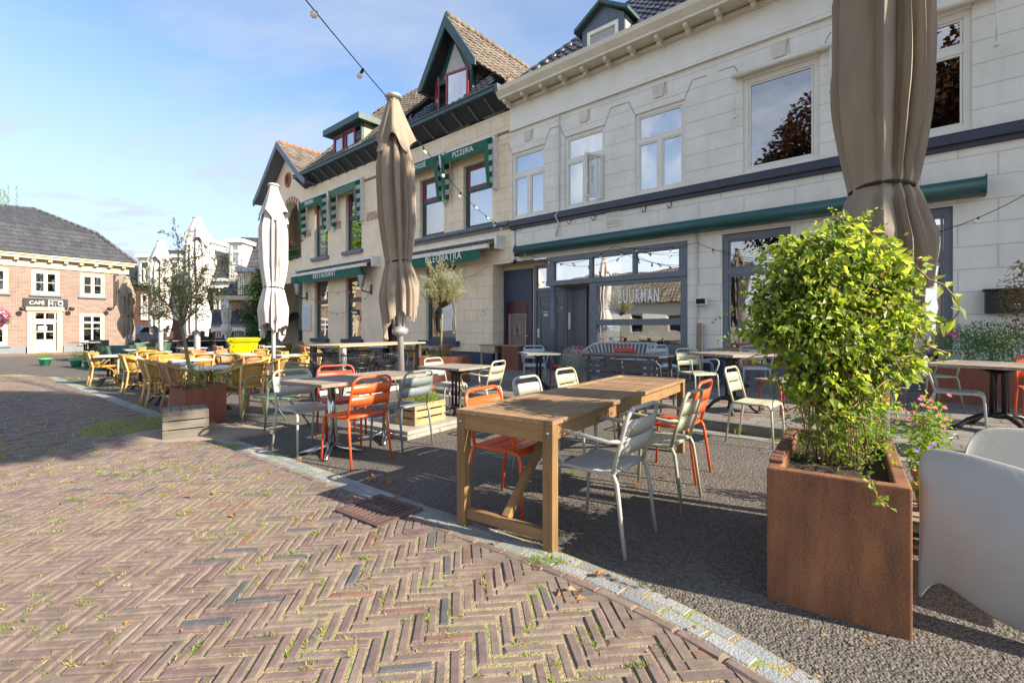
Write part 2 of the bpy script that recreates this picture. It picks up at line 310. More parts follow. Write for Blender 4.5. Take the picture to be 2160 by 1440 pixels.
m_creamc = M('pale olive powder coat', (.46, .44, .30), .4, c2=(.42, .40, .27), scale=3, bump=.04, bscale=300)
m_bluec = M('light blue grey powder coat', (.40, .46, .49), .4, scale=3, bump=.04)
m_greenc = M('moss green powder coat', (.13, .22, .15), .4, scale=3, bump=.04)
m_greyd = M('slate grey powder coat', (.20, .235, .24), .4, scale=3, bump=.04)
m_navyc = M('navy powder coat', (.05, .065, .09), .4, scale=3, bump=.04)
m_chocw = M('dark brown table boards', (.05, .035, .033), .55, c2=(.09, .08, .08), scale=3)
m_taupe = M('taupe umbrella cloth', (.29, .24, .18), .8, c2=(.235, .19, .14), scale=3, bump=.35, bscale=7, stretch=(3, 3, .8))
m_offw = M('off white umbrella cloth', (.58, .545, .52), .8, c2=(.50, .47, .45), scale=3, bump=.35, bscale=7, stretch=(3, 3, .8))
m_plast = M('grey moulded plastic', (.37, .375, .36), .36, c2=(.29, .30, .295), scale=1.6, bump=.12, bscale=40)
m_terra = M('terracotta', (.50, .20, .09), .75, c2=(.42, .16, .07), scale=9)
m_potgreen = M('green glazed pot', (.09, .42, .24), .4, scale=5, bump=.1)
m_yellowbin = M('yellow bin plastic', (.60, .52, .0), .4, scale=3, bump=0)
m_leaf = leaf_mat('climber leaf', (.08, .17, .02), (.38, .44, .10), .46)
m_leafw = leaf_mat('willow leaf', (.15, .18, .07), (.30, .30, .15), .35)
m_leafo = leaf_mat('olive leaf', (.25, .27, .14), (.44, .45, .27), .3)
m_leafd = leaf_mat('deep green leaf', (.03, .09, .02), (.07, .15, .035), .3)  # inner leaves coloured darker: the bush's depth of shade put into the colour
m_leafr = leaf_mat('copper beech leaf', (.07, .04, .015), (.16, .075, .03), .3)
m_leafy = leaf_mat('fresh green leaf', (.12, .22, .03), (.24, .34, .06), .4)
m_leafs = leaf_mat('silver leaf', (.26, .32, .28), (.38, .43, .38), .2)
m_dry = leaf_mat('dry leaf', (.30, .15, .05), (.42, .26, .12), .2)
m_bark = M('grey green bark', (.22, .20, .09), .8, c2=(.13, .12, .07), scale=14, bump=.6)
m_barkb = M('brown bark', (.14, .10, .065), .85, scale=14, bump=.8)
m_pink = leaf_mat('magenta petal', (.75, .02, .30), (.8, .2, .45), .3)
m_purple = leaf_mat('lilac petal', (.36, .2, .6), (.5, .35, .7), .3)
m_yelf = leaf_mat('yellow petal', (.8, .5, .02), (.85, .6, .05), .3)
m_letter = M('white lettering', (.88, .88, .85), .6, bump=0)
m_wire = M('black cable', (.01, .01, .01), .6, bump=0)
m_bulb = M('milky glass bulb', (.78, .76, .70), .12, bump=0)
def text(s, size, mat, parent, loc, rot, name='lettering', ext=.004, sx=1., align='CENTER', shear=0., sp=1., off=0.):
    c = bpy.data.curves.new(name, 'FONT'); c.body = s; c.size = size; c.extrude = ext; c.align_x = align; c.align_y = 'BOTTOM'; c.shear = shear; c.space_character = sp; c.offset = off
    tmp = bpy.data.objects.new('t', c); S.collection.objects.link(tmp); dg = bpy.context.evaluated_depsgraph_get(); me = bpy.data.meshes.new_from_object(tmp.evaluated_get(dg))
    bpy.data.objects.remove(tmp); me.materials.clear(); me.materials.append(mat)
    o = bpy.data.objects.new(name, me); S.collection.objects.link(o); o.parent = parent; o.location = loc; o.rotation_euler = rot; o.scale = (sx, 1, 1)
    return o
rnd = random.random
def ru(a, b): return a + (b - a) * rnd()
def rvec():
    while True:
        v = Vector((ru(-1, 1), ru(-1, 1), ru(-1, 1)))
        if .05 < v.length < 1: return v.normalized()
def leaf(mb, p, d, n, l, w, fold=.25):
    d = d.normalized(); x = d.cross(n)
    x = x.normalized() if x.length > 1e-4 else Vector((1, 0, 0)); n = x.cross(d)
    a = p; t = p + d * l - n * l * .12; m1 = p + d * l * .45
    mb.add([a, m1 + x * w / 2 + n * w * fold, t, m1 - x * w / 2 + n * w * fold], [(0, 1, 2), (0, 2, 3)])
def cloud(mb, c, r, n, l, w, hollow=.35, droop=.3, gaps=None, fn=None):
    """n leaves through an ellipsoid, denser towards its skin"""
    c = Vector(c); k = 0
    while k < n:
        v = rvec(); q = hollow + (1 - hollow) * rnd() ** .6
        q *= 1 + .16 * math.sin(v.x * 5 + c.x * 3) * math.cos(v.z * 6 + v.y * 4)
        p = c + Vector((v.x * r[0] * q, v.y * r[1] * q, v.z * r[2] * q)); k += 1
        if gaps and gaps(p): continue
        d = (v * .6 + rvec() * .8 + Vector((0, 0, -droop))); s = ru(.7, 1.25)
        leaf(mb, p, d, (v + rvec() * .8).normalized() if rnd() < .9 else rvec(), l * s, w * s)
# ================================================================= SETTING
m, t, p = newmat('asphalt with fine chippings'); tc_ = node(t, 'ShaderNodeTexCoord')
vo = node(t, 'ShaderNodeTexVoronoi', {'Scale': 95}); L(t, tc_.outputs['Object'], vo.inputs['Vector'])
vo2 = node(t, 'ShaderNodeTexVoronoi', {'Scale': 42}); L(t, tc_.outputs['Object'], vo2.inputs['Vector'])
nn = node(t, 'ShaderNodeTexNoise', {'Scale': 1.4, 'Detail': 9, 'Roughness': .7}); L(t, tc_.outputs['Object'], nn.inputs['Vector'])
nr = node(t, 'ShaderNodeMapRange', {1: .36, 2: .62}); L(t, nn.outputs[0], nr.inputs[0])
r_ = node(t, 'ShaderNodeMapRange', {1: 0, 2: 1, 3: .55, 4: 1.55}); sep_ = node(t, 'ShaderNodeSeparateXYZ'); L(t, vo.outputs['Color'], sep_.inputs[0]); L(t, sep_.outputs[0], r_.inputs[0])
mx_ = node(t, 'ShaderNodeMixRGB', {'Color1': (.06, .057, .053, 1), 'Color2': (.155, .137, .113, 1)}); L(t, nn.outputs[0], mx_.inputs['Fac'])
hv_ = node(t, 'ShaderNodeHueSaturation'); L(t, mx_.outputs[0], hv_.inputs['Color']); L(t, r_.outputs[0], hv_.inputs['Value']); L(t, hv_.outputs[0], p.inputs['Base Color'])
ah = node(t, 'ShaderNodeMath', operation='ADD'); L(t, vo.outputs['Distance'], ah.inputs[0]); L(t, vo2.outputs['Distance'], ah.inputs[1])
bp_ = node(t, 'ShaderNodeBump', {'Strength': .9, 'Distance': .009}, invert=True); L(t, ah.outputs[0], bp_.inputs['Height']); L(t, bp_.outputs[0], p.inputs['Normal']); p.inputs['Roughness'].default_value = .85
m_asph = m
g = MB(); g.quad((-300, -300, 0), (300, -300, 0), (300, 300, 0), (-300, 300, 0)); struct(g.build('ground', m_asph))
# kerb line between the brick paving and the asphalt terrace
K0 = Vector((.25, 2.54, 0)); KD = Vector((-.7807, .625, 0)); KN = Vector((-.625, -.7807, 0))     # KN points to the brick side
def KP(s, off=0.0): return K0 + KD * s + KN * (off + (.17 * s * s if s < 0 else 0))
def kside(x, y):
    v = Vector((x, y, 0)) - K0; s = v.dot(KD); return v.dot(KN) - (.17 * s * s if s < 0 else 0), s
m, t, p = newmat('sand and moss between the bricks'); tc_ = node(t, 'ShaderNodeTexCoord')
nn = node(t, 'ShaderNodeTexNoise', {'Scale': 3.5, 'Detail': 8, 'Roughness': .7}); L(t, tc_.outputs['Object'], nn.inputs['Vector'])
cr = t.nodes.new('ShaderNodeValToRGB'); L(t, nn.outputs[0], cr.inputs[0]); cr.color_ramp.elements[0].position = .4; cr.color_ramp.elements[0].color = (.17, .125, .08, 1); cr.color_ramp.elements[1].position = .62; cr.color_ramp.elements[1].color = (.20, .25, .07, 1)
e = cr.color_ramp.elements.new(.52); e.color = (.34, .27, .16, 1); L(t, cr.outputs[0], p.inputs['Base Color']); p.inputs['Roughness'].default_value = 1
n2 = node(t, 'ShaderNodeTexNoise', {'Scale': 90, 'Detail': 3}); L(t, tc_.outputs['Object'], n2.inputs['Vector']); bp_ = node(t, 'ShaderNodeBump', {'Strength': 1, 'Distance': .01}); L(t, n2.outputs[0], bp_.inputs['Height']); L(t, bp_.outputs[0], p.inputs['Normal'])
m_joint = m
bed = MB(); outl = [KP(-3, -.10)] + [KP(s, -.10) for s in (-2.2, -1.6, -1.2, -.8, -.4, 0, 4, 8, 12, 15.6)] + [Vector((-24, 11.8, 0)), Vector((-24, -4, 0)), Vector((1.5, -4, 0))]
bed.quad(*[(q.x, q.y, .015) for q in outl]); struct(bed.build('brick_bed', m_joint))
m, t, p = newmat('old paving bricks'); gg = node(t, 'ShaderNodeNewGeometry'); cr = t.nodes.new('ShaderNodeValToRGB'); cr.color_ramp.interpolation = 'CONSTANT'
els = [(0, (.185, .135, .115)), (.2, (.20, .155, .128)), (.42, (.17, .12, .108)), (.58, (.19, .145, .12)), (.72, (.145, .10, .097)), (.82, (.18, .14, .118)), (.92, (.085, .088, .10)), (.98, (.2, .105, .08))]
cr.color_ramp.elements[0].color = col4(els[0][1]); cr.color_ramp.elements[1].position = els[1][0]; cr.color_ramp.elements[1].color = col4(els[1][1])
for a_, c_ in els[2:]: e = cr.color_ramp.elements.new(a_); e.color = col4(c_)
L(t, gg.outputs['Random Per Island'], cr.inputs[0]); tc_ = node(t, 'ShaderNodeTexCoord'); nn = node(t, 'ShaderNodeTexNoise', {'Scale': 14, 'Detail': 8, 'Roughness': .7}); L(t, tc_.outputs['Object'], nn.inputs['Vector'])
rr = node(t, 'ShaderNodeMapRange', {1: .34, 2: .66, 3: .62, 4: 1.25}); L(t, nn.outputs[0], rr.inputs[0]); hv_ = node(t, 'ShaderNodeHueSaturation'); L(t, cr.outputs[0], hv_.inputs['Color']); L(t, rr.outputs[0], hv_.inputs['Value'])
n3 = node(t, 'ShaderNodeTexNoise', {'Scale': .7, 'Detail': 5}); L(t, tc_.outputs['Object'], n3.inputs['Vector']); r3 = node(t, 'ShaderNodeMapRange', {1: .4, 2: .7, 3: .05, 4: .45}); L(t, n3.outputs[0], r3.inputs[0])
mx_ = node(t, 'ShaderNodeMixRGB', {'Color2': (.20, .165, .13, 1)}); L(t, r3.outputs[0], mx_.inputs['Fac']); L(t, hv_.outputs[0], mx_.inputs['Color1'])
L(t, mx_.outputs[0], p.inputs['Base Color']); p.inputs['Roughness'].default_value = .82
bn = node(t, 'ShaderNodeTexNoise', {'Scale': 50, 'Detail': 6, 'Roughness': .7}); L(t, tc_.outputs['Object'], bn.inputs['Vector']); bp_ = node(t, 'ShaderNodeBump', {'Strength': .55, 'Distance': .006}); L(t, bn.outputs[0], bp_.inputs['Height']); L(t, bp_.outputs[0], p.inputs['Normal'])
m_pbrick = m
def onebrick(mb, c, ang, l, w, z, tilt=.012):
    ca, sa = math.cos(ang), math.sin(ang); tx, ty = ru(-tilt, tilt), ru(-tilt, tilt); ch = .007
    def q(x, y, zz): return (c[0] + x * ca - y * sa, c[1] + x * sa + y * ca, zz + tx * x + ty * y)
    vs = []
    for (a, b, zz) in ((l / 2, w / 2, -.02), (l / 2, w / 2, z - ch * .8), (l / 2 - ch, w / 2 - ch, z)):
        for sx, sy in ((-1, -1), (1, -1), (1, 1), (-1, 1)): vs.append(q(sx * a + ru(-.0045, .0045), sy * b + ru(-.0025, .0025), zz))
    fs = [(i + 4 * k, (i + 1) % 4 + 4 * k, (i + 1) % 4 + 4 * k + 4, i + 4 * k + 4) for k in (0, 1) for i in range(4)] + [(8, 9, 10, 11)]
    mb.add(vs, fs)
pv = MB(); joints = []
bw, bl = .0515, .206; rot = R(6); cr_, sr_ = math.cos(rot), math.sin(rot)
# herringbone: stair-step columns of a horizontal and an upright brick
for j in range(-180, 340):
    for i in range(-150, 60):
        # unit cell of the 3:1 herringbone
        x0 = i * 2 * bl + 0; 
        bxs = []
        X = j * bw + i * 2 * bl * 1.0; Y = j * bw
        bxs.append((X + bl / 2, Y + bw / 2, 0)); bxs.append((X + bl + bw / 2, Y + bw / 2 - bl / 2 + bw / 2, 1))
        for (u_, v_, o_) in bxs:
            wx, wy = u_ * cr_ - v_ * sr_, u_ * sr_ + v_ * cr_
            if not (.9 < wy < 12.4) or wx < -(1.13 * wy + 1.6): continue
            k_, s_ = kside(wx, wy)
            if k_ < .05 or s_ < -3.2: continue
            zz = .023 + .004 * math.sin(wx * 2.1 + wy) * math.cos(wy * 1.7) + ru(-.0035, .0035)
            an_ = rot + (math.pi / 2 if o_ else 0) + ru(-.02, .02)
            if k_ < .255:      # cut to the line of the border course
                c2_, s2_ = math.cos(an_), math.sin(an_); P_ = [(wx + a_ * c2_ - b_ * s2_, wy + a_ * s2_ + b_ * c2_) for a_, b_ in ((-.098, -.021), (.098, -.021), (.098, .021), (-.098, .021))]; Q_ = []
                for q_ in range(4):
                    A_, B_ = P_[q_], P_[(q_ + 1) % 4]; ka, kb_ = kside(*A_)[0] - .139, kside(*B_)[0] - .139
                    if ka >= 0: Q_.append(A_)
                    if ka * kb_ < 0: f_ = ka / (ka - kb_); Q_.append((A_[0] + (B_[0] - A_[0]) * f_, A_[1] + (B_[1] - A_[1]) * f_))
                if len(Q_) >= 3: pv.prism(Q_, lambda x, y, d: (x, y, d), zz, -.01)
                continue
            onebrick(pv, (wx, wy), an_, bl - .011, bw - .010, zz)
            joints.append((wx, wy, zz, rot + (math.pi / 2 if o_ else 0)))
s = -3.1
while s < 15.4:      # brick border course beside the painted setts
    q = KP(s + .1, .108); q2 = KP(s + .2, .108); an = math.atan2((q2 - q).y, (q2 - q).x); onebrick(pv, (q.x, q.y), an, .195, .05, .023 + ru(-.003, .003)); s += .2
struct(pv.build('brick_paving', m_pbrick))
far = MB(); far.quad((-60, 11.9, .008), (-11.75, 12.15, .008), (-13.5, 13.1, .008), (-60, 12.9, .008)); struct(far.build('moss_verge', m_joint))
m_sett = M('pale blue painted sett', (.19, .225, .25), .85, c2=(.29, .295, .28), scale=5, bump=.7, bscale=90, island=.2)
kb = MB(); s = -3.0
while s < 15.5:
    for row in (0, 1):
        l = .2; q = KP(s + l / 2 + row * .1, .05 - row * .082 - .02); q2 = KP(s + l / 2 + row * .1 + .05, .05 - row * .082 - .02); an = math.atan2((q2 - q).y, (q2 - q).x)
        onebrick(kb, (q.x, q.y), an, .194, .078, .0175 + ru(-.002, .002))
    s += .2
struct(kb.build('kerb_strip', m_sett))
# raised pavement in front of the houses
m, t, p = newmat('concrete paving slabs'); tc_ = node(t, 'ShaderNodeTexCoord'); br = node(t, 'ShaderNodeTexBrick', {'Color1': (.20, .19, .17, 1), 'Color2': (.155, .145, .13, 1), 'Mortar': (.055, .055, .04, 1), 'Scale': 1, 'Mortar Size': .008, 'Brick Width': .3, 'Row Height': .3, 'Mortar Smooth': .3}, offset=.5, squash=1); L(t, tc_.outputs['Object'], br.inputs['Vector'])
br2 = node(t, 'ShaderNodeTexBrick', {'Color1': (0, 0, 0, 1), 'Color2': (1, 1, 1, 1), 'Mortar': (0, 0, 0, 1), 'Scale': 1, 'Mortar Size': .0, 'Brick Width': .3, 'Row Height': .3}, offset=.5, squash=1); L(t, tc_.outputs['Object'], br2.inputs['Vector'])
thr = node(t, 'ShaderNodeMath', {1: .88}, operation='GREATER_THAN'); L(t, br2.outputs[0], thr.inputs[0])
mx_ = node(t, 'ShaderNodeMixRGB', {'Color2': (.19, .11, .09, 1)}); L(t, br.outputs[0], mx_.inputs['Color1']); L(t, thr.outputs[0], mx_.inputs['Fac'])
nn = node(t, 'ShaderNodeTexNoise', {'Scale': 4, 'Detail': 9, 'Roughness': .75}); L(t, tc_.outputs['Object'], nn.inputs['Vector']); rr = node(t, 'ShaderNodeMapRange', {1: .3, 2: .7, 3: .7, 4: 1.25}); L(t, nn.outputs[0], rr.inputs[0])
hv_ = node(t, 'ShaderNodeHueSaturation'); L(t, mx_.outputs[0], hv_.inputs['Color']); L(t, rr.outputs[0], hv_.inputs['Value']); L(t, hv_.outputs[0], p.inputs['Base Color']); p.inputs['Roughness'].default_value = .85
bp_ = node(t, 'ShaderNodeBump', {'Strength': .7, 'Distance': .01}, invert=True); L(t, br.outputs['Fac'], bp_.inputs['Height']); L(t, bp_.outputs[0], p.inputs['Normal'])
m_slab = m; m_kerbst = M('kerb stone', (.17, .16, .135), .85, c2=(.10, .095, .075), scale=6, bump=.6, bscale=80)
pvm = MB(); aa = [-34, -10, -3, 12]
for i in range(3):
    a0, a1 = aa[i], aa[i + 1]; z0, z1 = pvz(a0), pvz(a1); pvm.mi = 0
    pvm.quad((a0, -KERB + .12, z0), (a1, -KERB + .12, z1), (a1, 3.5, z1), (a0, 3.5, z0)); pvm.mi = 1
    pvm.quad((a0, -KERB + .01, z0 + .004), (a1, -KERB + .01, z1 + .004), (a1, -KERB + .12, z1 + .004), (a0, -KERB + .12, z0 + .004)); pvm.quad((a0, -KERB, -.02), (a1, -KERB, -.02), (a1, -KERB + .01, z1 + .004), (a0, -KERB + .01, z0 + .004))
o = struct(pvm.build('pavement', [m_slab, m_kerbst])); o.location = B0; o.rotation_euler = (0, 0, TH)
gs = MB(); gs.quad((-34, -KERB - .22, .005), (12, -KERB - .22, .005), (12, -KERB - .002, .005), (-34, -KERB - .002, .005)); o = struct(gs.build('gutter_strip', M('pale gutter concrete', (.26, .25, .22), .85, scale=4, bump=.5, bscale=120))); o.location = B0; o.rotation_euler = (0, 0, TH)
# ================================================================= FACADE HELPERS
def wall(mb, x0, x1, z0, z1, holes, y=0., t=.22):
    xs = sorted({x0, x1, *[h[0] for h in holes], *[h[1] for h in holes]}); zs = sorted({z0, z1, *[h[2] for h in holes], *[h[3] for h in holes]})
    xs = [x for x in xs if x0 <= x <= x1]; zs = [z for z in zs if z0 <= z <= z1]
    for i in range(len(xs) - 1):
        for j in range(len(zs) - 1):
            cx, cz = (xs[i] + xs[i + 1]) / 2, (zs[j] + zs[j + 1]) / 2
            if any(h[0] < cx < h[1] and h[2] < cz < h[3] for h in holes): continue
            mb.quad((xs[i], y, zs[j]), (xs[i + 1], y, zs[j]), (xs[i + 1], y, zs[j + 1]), (xs[i], y, zs[j + 1]))
    for a, b, c, d in [h[:4] for h in holes]:
        mb.quad((a, y, c), (a, y + t, c), (a, y + t, d), (a, y, d)); mb.quad((b, y, c), (b, y, d), (b, y + t, d), (b, y + t, c))
        mb.quad((a, y, d), (a, y + t, d), (b, y + t, d), (b, y, d)); mb.quad((a, y, c), (b, y, c), (b, y + t, c), (a, y + t, c))
def ring(mb, x0, x1, z0, z1, w, y0, y1):
    mb.bx(x0, x1, y0, y1, z0, z0 + w); mb.bx(x0, x1, y0, y1, z1 - w, z1); mb.bx(x0, x0 + w, y0, y1, z0 + w, z1 - w); mb.bx(x1 - w, x1, y0, y1, z0 + w, z1 - w)
def pane(parent, x0, x1, z0, z1, y, mat): return MB().add([(x0, y, z0), (x1, y, z0), (x1, y, z1), (x0, y, z1)], [(0, 1, 2, 3)]).build('pane', mat, parent)
def window(parent, x0, x1, z0, z1, style, mf, mg, y=.1, w=.07, zt=None, msash=None, name='window', d=.07):
    """frame (a mesh) with pane children"""
    f = MB(); ring(f, x0, x1, z0, z1, w, y, y + d); zt = zt or z0 + (z1 - z0) * .66; xm = (x0 + x1) / 2; e = .035
    panes = []
    if style == 'T':
        f.bx(x0 + w, x1 - w, y + .004, y + d, zt - w * .6, zt + w * .6); f.bx(xm - w * .55, xm + w * .55, y + .004, y + d, z0 + w, zt - w * .6)
        panes = [(x0 + w, x1 - w, zt + w * .6, z1 - w), (x0 + w, xm - w * .55, z0 + w, zt - w * .6), (xm + w * .55, x1 - w, z0 + w, zt - w * .6)]
    elif style == 'H':
        f.bx(x0 + w, x1 - w, y + .004, y + d, zt - w * .6, zt + w * .6); panes = [(x0 + w, x1 - w, zt + w * .6, z1 - w), (x0 + w, x1 - w, z0 + w, zt - w * .6)]
    elif style == '4':
        f.bx(xm - .04, xm + .04, y + .004, y + d, z0 + w, z1 - w); zz = (z0 + z1) / 2
        for q in ((x0 + w, xm - .04), (xm + .04, x1 - w)): f.bx(q[0], q[1], y + .01, y + d - .01, zz - .02, zz + .02); panes += [(q[0], q[1], z0 + w, zz - .02), (q[0], q[1], zz + .02, z1 - w)]
    else: panes = [(x0 + w, x1 - w, z0 + w, z1 - w)]
    s2 = MB()
    for i, (a, b, c, dd) in enumerate(panes):
        if style != '4': ring(s2 if (msash and i == 0) else f, a + .006, b - .006, c + .006, dd - .006, e if not (msash and i == 0) else .07, y + .012, y + d - .01)
    o = f.build(name, mf, parent)
    if msash and s2.v: s2.build('sash', msash, o)
    for i, (a, b, c, dd) in enumerate(panes): pane(o, a, b, c, dd, y + d * .55, mg)
    return o
def curtain(parent, x0, x1, z0, z1, y, n=9, mat=None, amp=.03):
    mb = MB(); k = n * 6; vs = []
    for j in (0, 1):
        for i in range(k + 1): t_ = i / k; vs.append((x0 + (x1 - x0) * t_, y + amp * math.sin(t_ * n * 6.283) * (.6 + .4 * math.sin(t_ * 17)), z0 if j == 0 else z1))
    mb.add(vs, [(i, i + 1, i + k + 2, i + k + 1) for i in range(k)], True); return mb.build('curtain', mat or m_curtain, parent)
def sill(parent, x0, x1, z, mat, y0=-.09, y1=.1, h=.1, name='sill'): return MB().bx(x0, x1, y0, y1, z - h, z).build(name, mat, parent, bevel=.012)
def inpoly(x, y, P):
    c = False; n = len(P)
    for i in range(n):
        x1, y1 = P[i]; x2, y2 = P[(i + 1) % n]
        if (y1 > y) != (y2 > y) and x < (x2 - x1) * (y - y1) / (y2 - y1) + x1: c = not c
    return c
def tiles(mb, O, eu, ev, poly, tw=.24, th=.3, amp=.022, lift=.03):
    """pantiles over polygon poly (s along the eave, t up the slope); each tile its own island"""
    O = Vector(O); eu = Vector(eu).normalized(); ev = Vector(ev).normalized(); en = eu.cross(ev).normalized()
    if en.z < 0: en = -en
    s0, s1 = min(p[0] for p in poly), max(p[0] for p in poly); t0, t1 = min(p[1] for p in poly), max(p[1] for p in poly)
    for j in range(int((t1 - t0) / th) + 1):
        for i in range(int((s1 - s0) / tw) + 1):
            sc, tc = s0 + (i + .5) * tw, t0 + (j + .5) * th
            if not inpoly(sc, tc, poly): continue
            vs = []; jz = ru(-.006, .006); jt = ru(-.01, .01)
            for r_ in (0, 1):
                for k in range(5):
                    x = s0 + (i + k / 4) * tw; z = amp * math.sin(k / 4 * 6.283) + (lift if r_ == 0 else 0) + jz
                    vs.append(O + eu * x + ev * (t0 + (j + r_ * 1.08) * th + jt) + en * (z + .02))
            q = [O + eu * (s0 + i * tw) + ev * (t0 + j * th + jt), O + eu * (s0 + (i + 1) * tw) + ev * (t0 + j * th + jt)]
            mb.add(vs + q, [(k, k + 1, k + 6, k + 5) for k in range(4)] + [(10, 11, 4, 3, 2, 1, 0)])
def ridge(mb, p, q, r=.11, step=.32):
    p = Vector(p); q = Vector(q); n = max(1, int((q - p).length / step)); d = (q - p) / n
    for i in range(n): mb.tube([p + d * i, p + d * (i + 1.06)], [r * 1.12, r * .95], 10)
# ================================================================= GREY HOUSE WITH THE CAFE
GH = thing('town_house', 'long grey stucco town house with white cornice and a slate grey cafe front', 'house', B0, TH)
AL, AR = -9.46, 9.5
UW = [(-9.41, -8.1), (-7.42, -6.1), (-5.25, -3.95), (-2.68, -1.24), (-.36, .96), (3.0, 4.3)]
holes = [(a, b, 4.68, 6.74) for a, b in UW]
w1 = MB(); wall(w1, AL, AR, 4.64, 7.46, holes); w1.build('upper_wall', m_stucco_up, GH)
lowh = [(AL - .0, -6.54, 0, 3.36), (-6.54, -3.9, 0, 3.36), (-3.12, -1.75, 0, 3.4), (-1.0, .72, 0.0, 3.4)]
w2 = MB(); wall(w2, AL, -8.05, 3.36, 4.35, []); wall(w2, -8.05, -3.9, 3.36, 4.35, []); w2.quad((-3.9, 0, .72), (-3.9, .2, .72), (-3.9, .2, 3.36), (-3.9, 0, 3.36)); wall(w2, -3.9, AR, .72, 4.35, [(h[0], h[1], max(h[2], .72), h[3]) for h in lowh[2:]]); w2.build('lower_wall', m_stucco, GH)
for a0, a1 in ((-3.9, -3.12), (-1.75, -1.0), (.72, AR)): pl = MB(); pl.bx(a0, a1, -.025, .2, -.3, .62); pl.bx(a0 + .001, a1 - .001, -.012, .2, .62, .72); pl.build('plinth', m_navy, GH)
MB().bx(AL, AR, -.06, .3, 4.35, 4.64).bx(AL, AR, -.12, -.06, 4.44, 4.6).bx(AL, AR, -.09, -.06, 4.6, 4.637).build('string_course', m_band, GH, bevel=.02)
fr = MB(); fr.bx(AL, AR, -.03, .3, 7.46, 8.17); fr.bx(AL, AR, -.075, -.03, 7.43, 7.5); fr.bx(AL, AR, -.05, -.03, 7.52, 7.545); fr.build('frieze', m_frieze, GH)
cn = MB(); cn.bx(AL - .02, AR, -.12, .3, 8.17, 8.26); cn.bx(AL - .06, AR, -.5, .3, 8.30, 8.36)
cn.prism([(-.50, 8.36), (-.60, 8.50), (-.62, 8.62), (.3, 8.62), (.3, 8.36)], lambda x, y, d: (d, x, y), AL - .1, AR); cn.build('cornice', m_cornice, GH)
for i in range(27):
    a = -9.36 + i * .695
    bk = MB(); bk.prism([(-.44, 8.30), (-.44, 8.21), (-.38, 8.17), (-.30, 8.20), (-.26, 8.12), (-.16, 8.10), (-.12, 8.18), (-.12, 8.30)], lambda x, y, d: (d, x, y), a - .045, a + .045)
    bk.build('bracket', m_cornice, GH)
for k, (a, b) in enumerate(UW):
    if k in (0, 1, 2): o = window(GH, a, b, 4.68, 6.74, 'T', m_white, m_glass, y=.05, w=.085, zt=6.02)
    elif k == 3: o = window(GH, a, b, 4.68, 6.74, 'P', m_white, m_glassd, y=.05, w=.11)
    else: o = window(GH, a, b, 4.68, 6.74, 'H', m_white, m_glassd, y=.05, w=.11, zt=6.1)
    if k in (0, 1, 2): curtain(GH, a, b, 4.7, 6.7, .3, 8)
    ks = MB(); cx = (a + b) / 2; ks.prism([(cx - .11, 6.98), (cx + .11, 6.98), (cx + .15, 7.3), (cx - .15, 7.3)], lambda x, y, d: (x, d, y), -.035, .05)
    ks.bx(cx + .17, cx + .185, -.03, .02, 7.0, 7.32); ks.build('keystone', m_plain, GH)
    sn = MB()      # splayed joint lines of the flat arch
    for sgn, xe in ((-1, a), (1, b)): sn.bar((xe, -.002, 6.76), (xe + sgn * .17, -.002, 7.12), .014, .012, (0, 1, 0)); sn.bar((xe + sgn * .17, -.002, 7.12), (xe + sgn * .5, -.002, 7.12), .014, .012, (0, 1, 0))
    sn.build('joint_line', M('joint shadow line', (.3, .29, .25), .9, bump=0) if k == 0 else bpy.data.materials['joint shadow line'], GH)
# the casement standing open on the second window
oc = thing('x', '', ''); bpy.data.objects.remove(oc)
oc = MB(); oc.T = Matrix.Translation((-6.2, .04, 0)) @ Matrix.Rotation(R(-118), 4, 'Z'); ring(oc, 0, .55, 4.78, 5.96, .055, -.02, .02); oc = oc.build('open_casement', m_white, GH)
pc = MB(); pc.T = Matrix.Translation((-6.2, .04, 0)) @ Matrix.Rotation(R(-118), 4, 'Z'); pc.quad((.055, 0, 4.835), (.495, 0, 4.835), (.495, 0, 5.905), (.055, 0, 5.905)); pc.build('pane', m_glass, oc)
# dark rooms behind the openings
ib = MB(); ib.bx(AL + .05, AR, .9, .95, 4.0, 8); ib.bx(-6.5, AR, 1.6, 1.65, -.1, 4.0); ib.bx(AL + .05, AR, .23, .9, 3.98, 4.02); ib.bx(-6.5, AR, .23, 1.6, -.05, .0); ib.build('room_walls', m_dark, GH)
# slate roof with the small pedimented dormer
rf = MB(); sl_ = math.hypot(1, 1.05); tiles(rf, (AL, -.2, 8.62), (1, 0, 0), (0, 1 / sl_, 1.05 / sl_), [(0, 0), (19, 0), (19, 5.2), (3.2, 5.2)], .25, .33)
rf.build('tiled_roof', m_tiled, GH)
gb = MB(); gb.quad((AL, -.2, 8.6), (AR, -.2, 8.6), (AR, 3.4, 12.2), (-6.4, 3.4, 12.2)); gb.quad((AL, -.2, 8.6), (-6.4, 3.4, 12.2), (-6.4, 9, 12.2), (AL, 9, 8.6)); gb.build('roof_deck', m_soffit, GH)
rg = MB(); ridge(rg, (AL + .05, -.2, 8.7), (-6.4, 3.4, 12.3)); rg.build('hip_tiles', m_tiled, GH)
d0, d1 = -6.92, -5.62; cx = (d0 + d1) / 2; off = .15
dm = MB(); ring(dm, d0, d1, 8.5, 9.62, .17, off, off + .1); dm.prism([(d0, 9.55), (d1, 9.55), (d1, 9.62), (cx, 10.08), (d0, 9.62)], lambda x, y, d: (x, d, y), off + .004, off + .1); dmo = dm.build('dormer', m_shopd, GH)
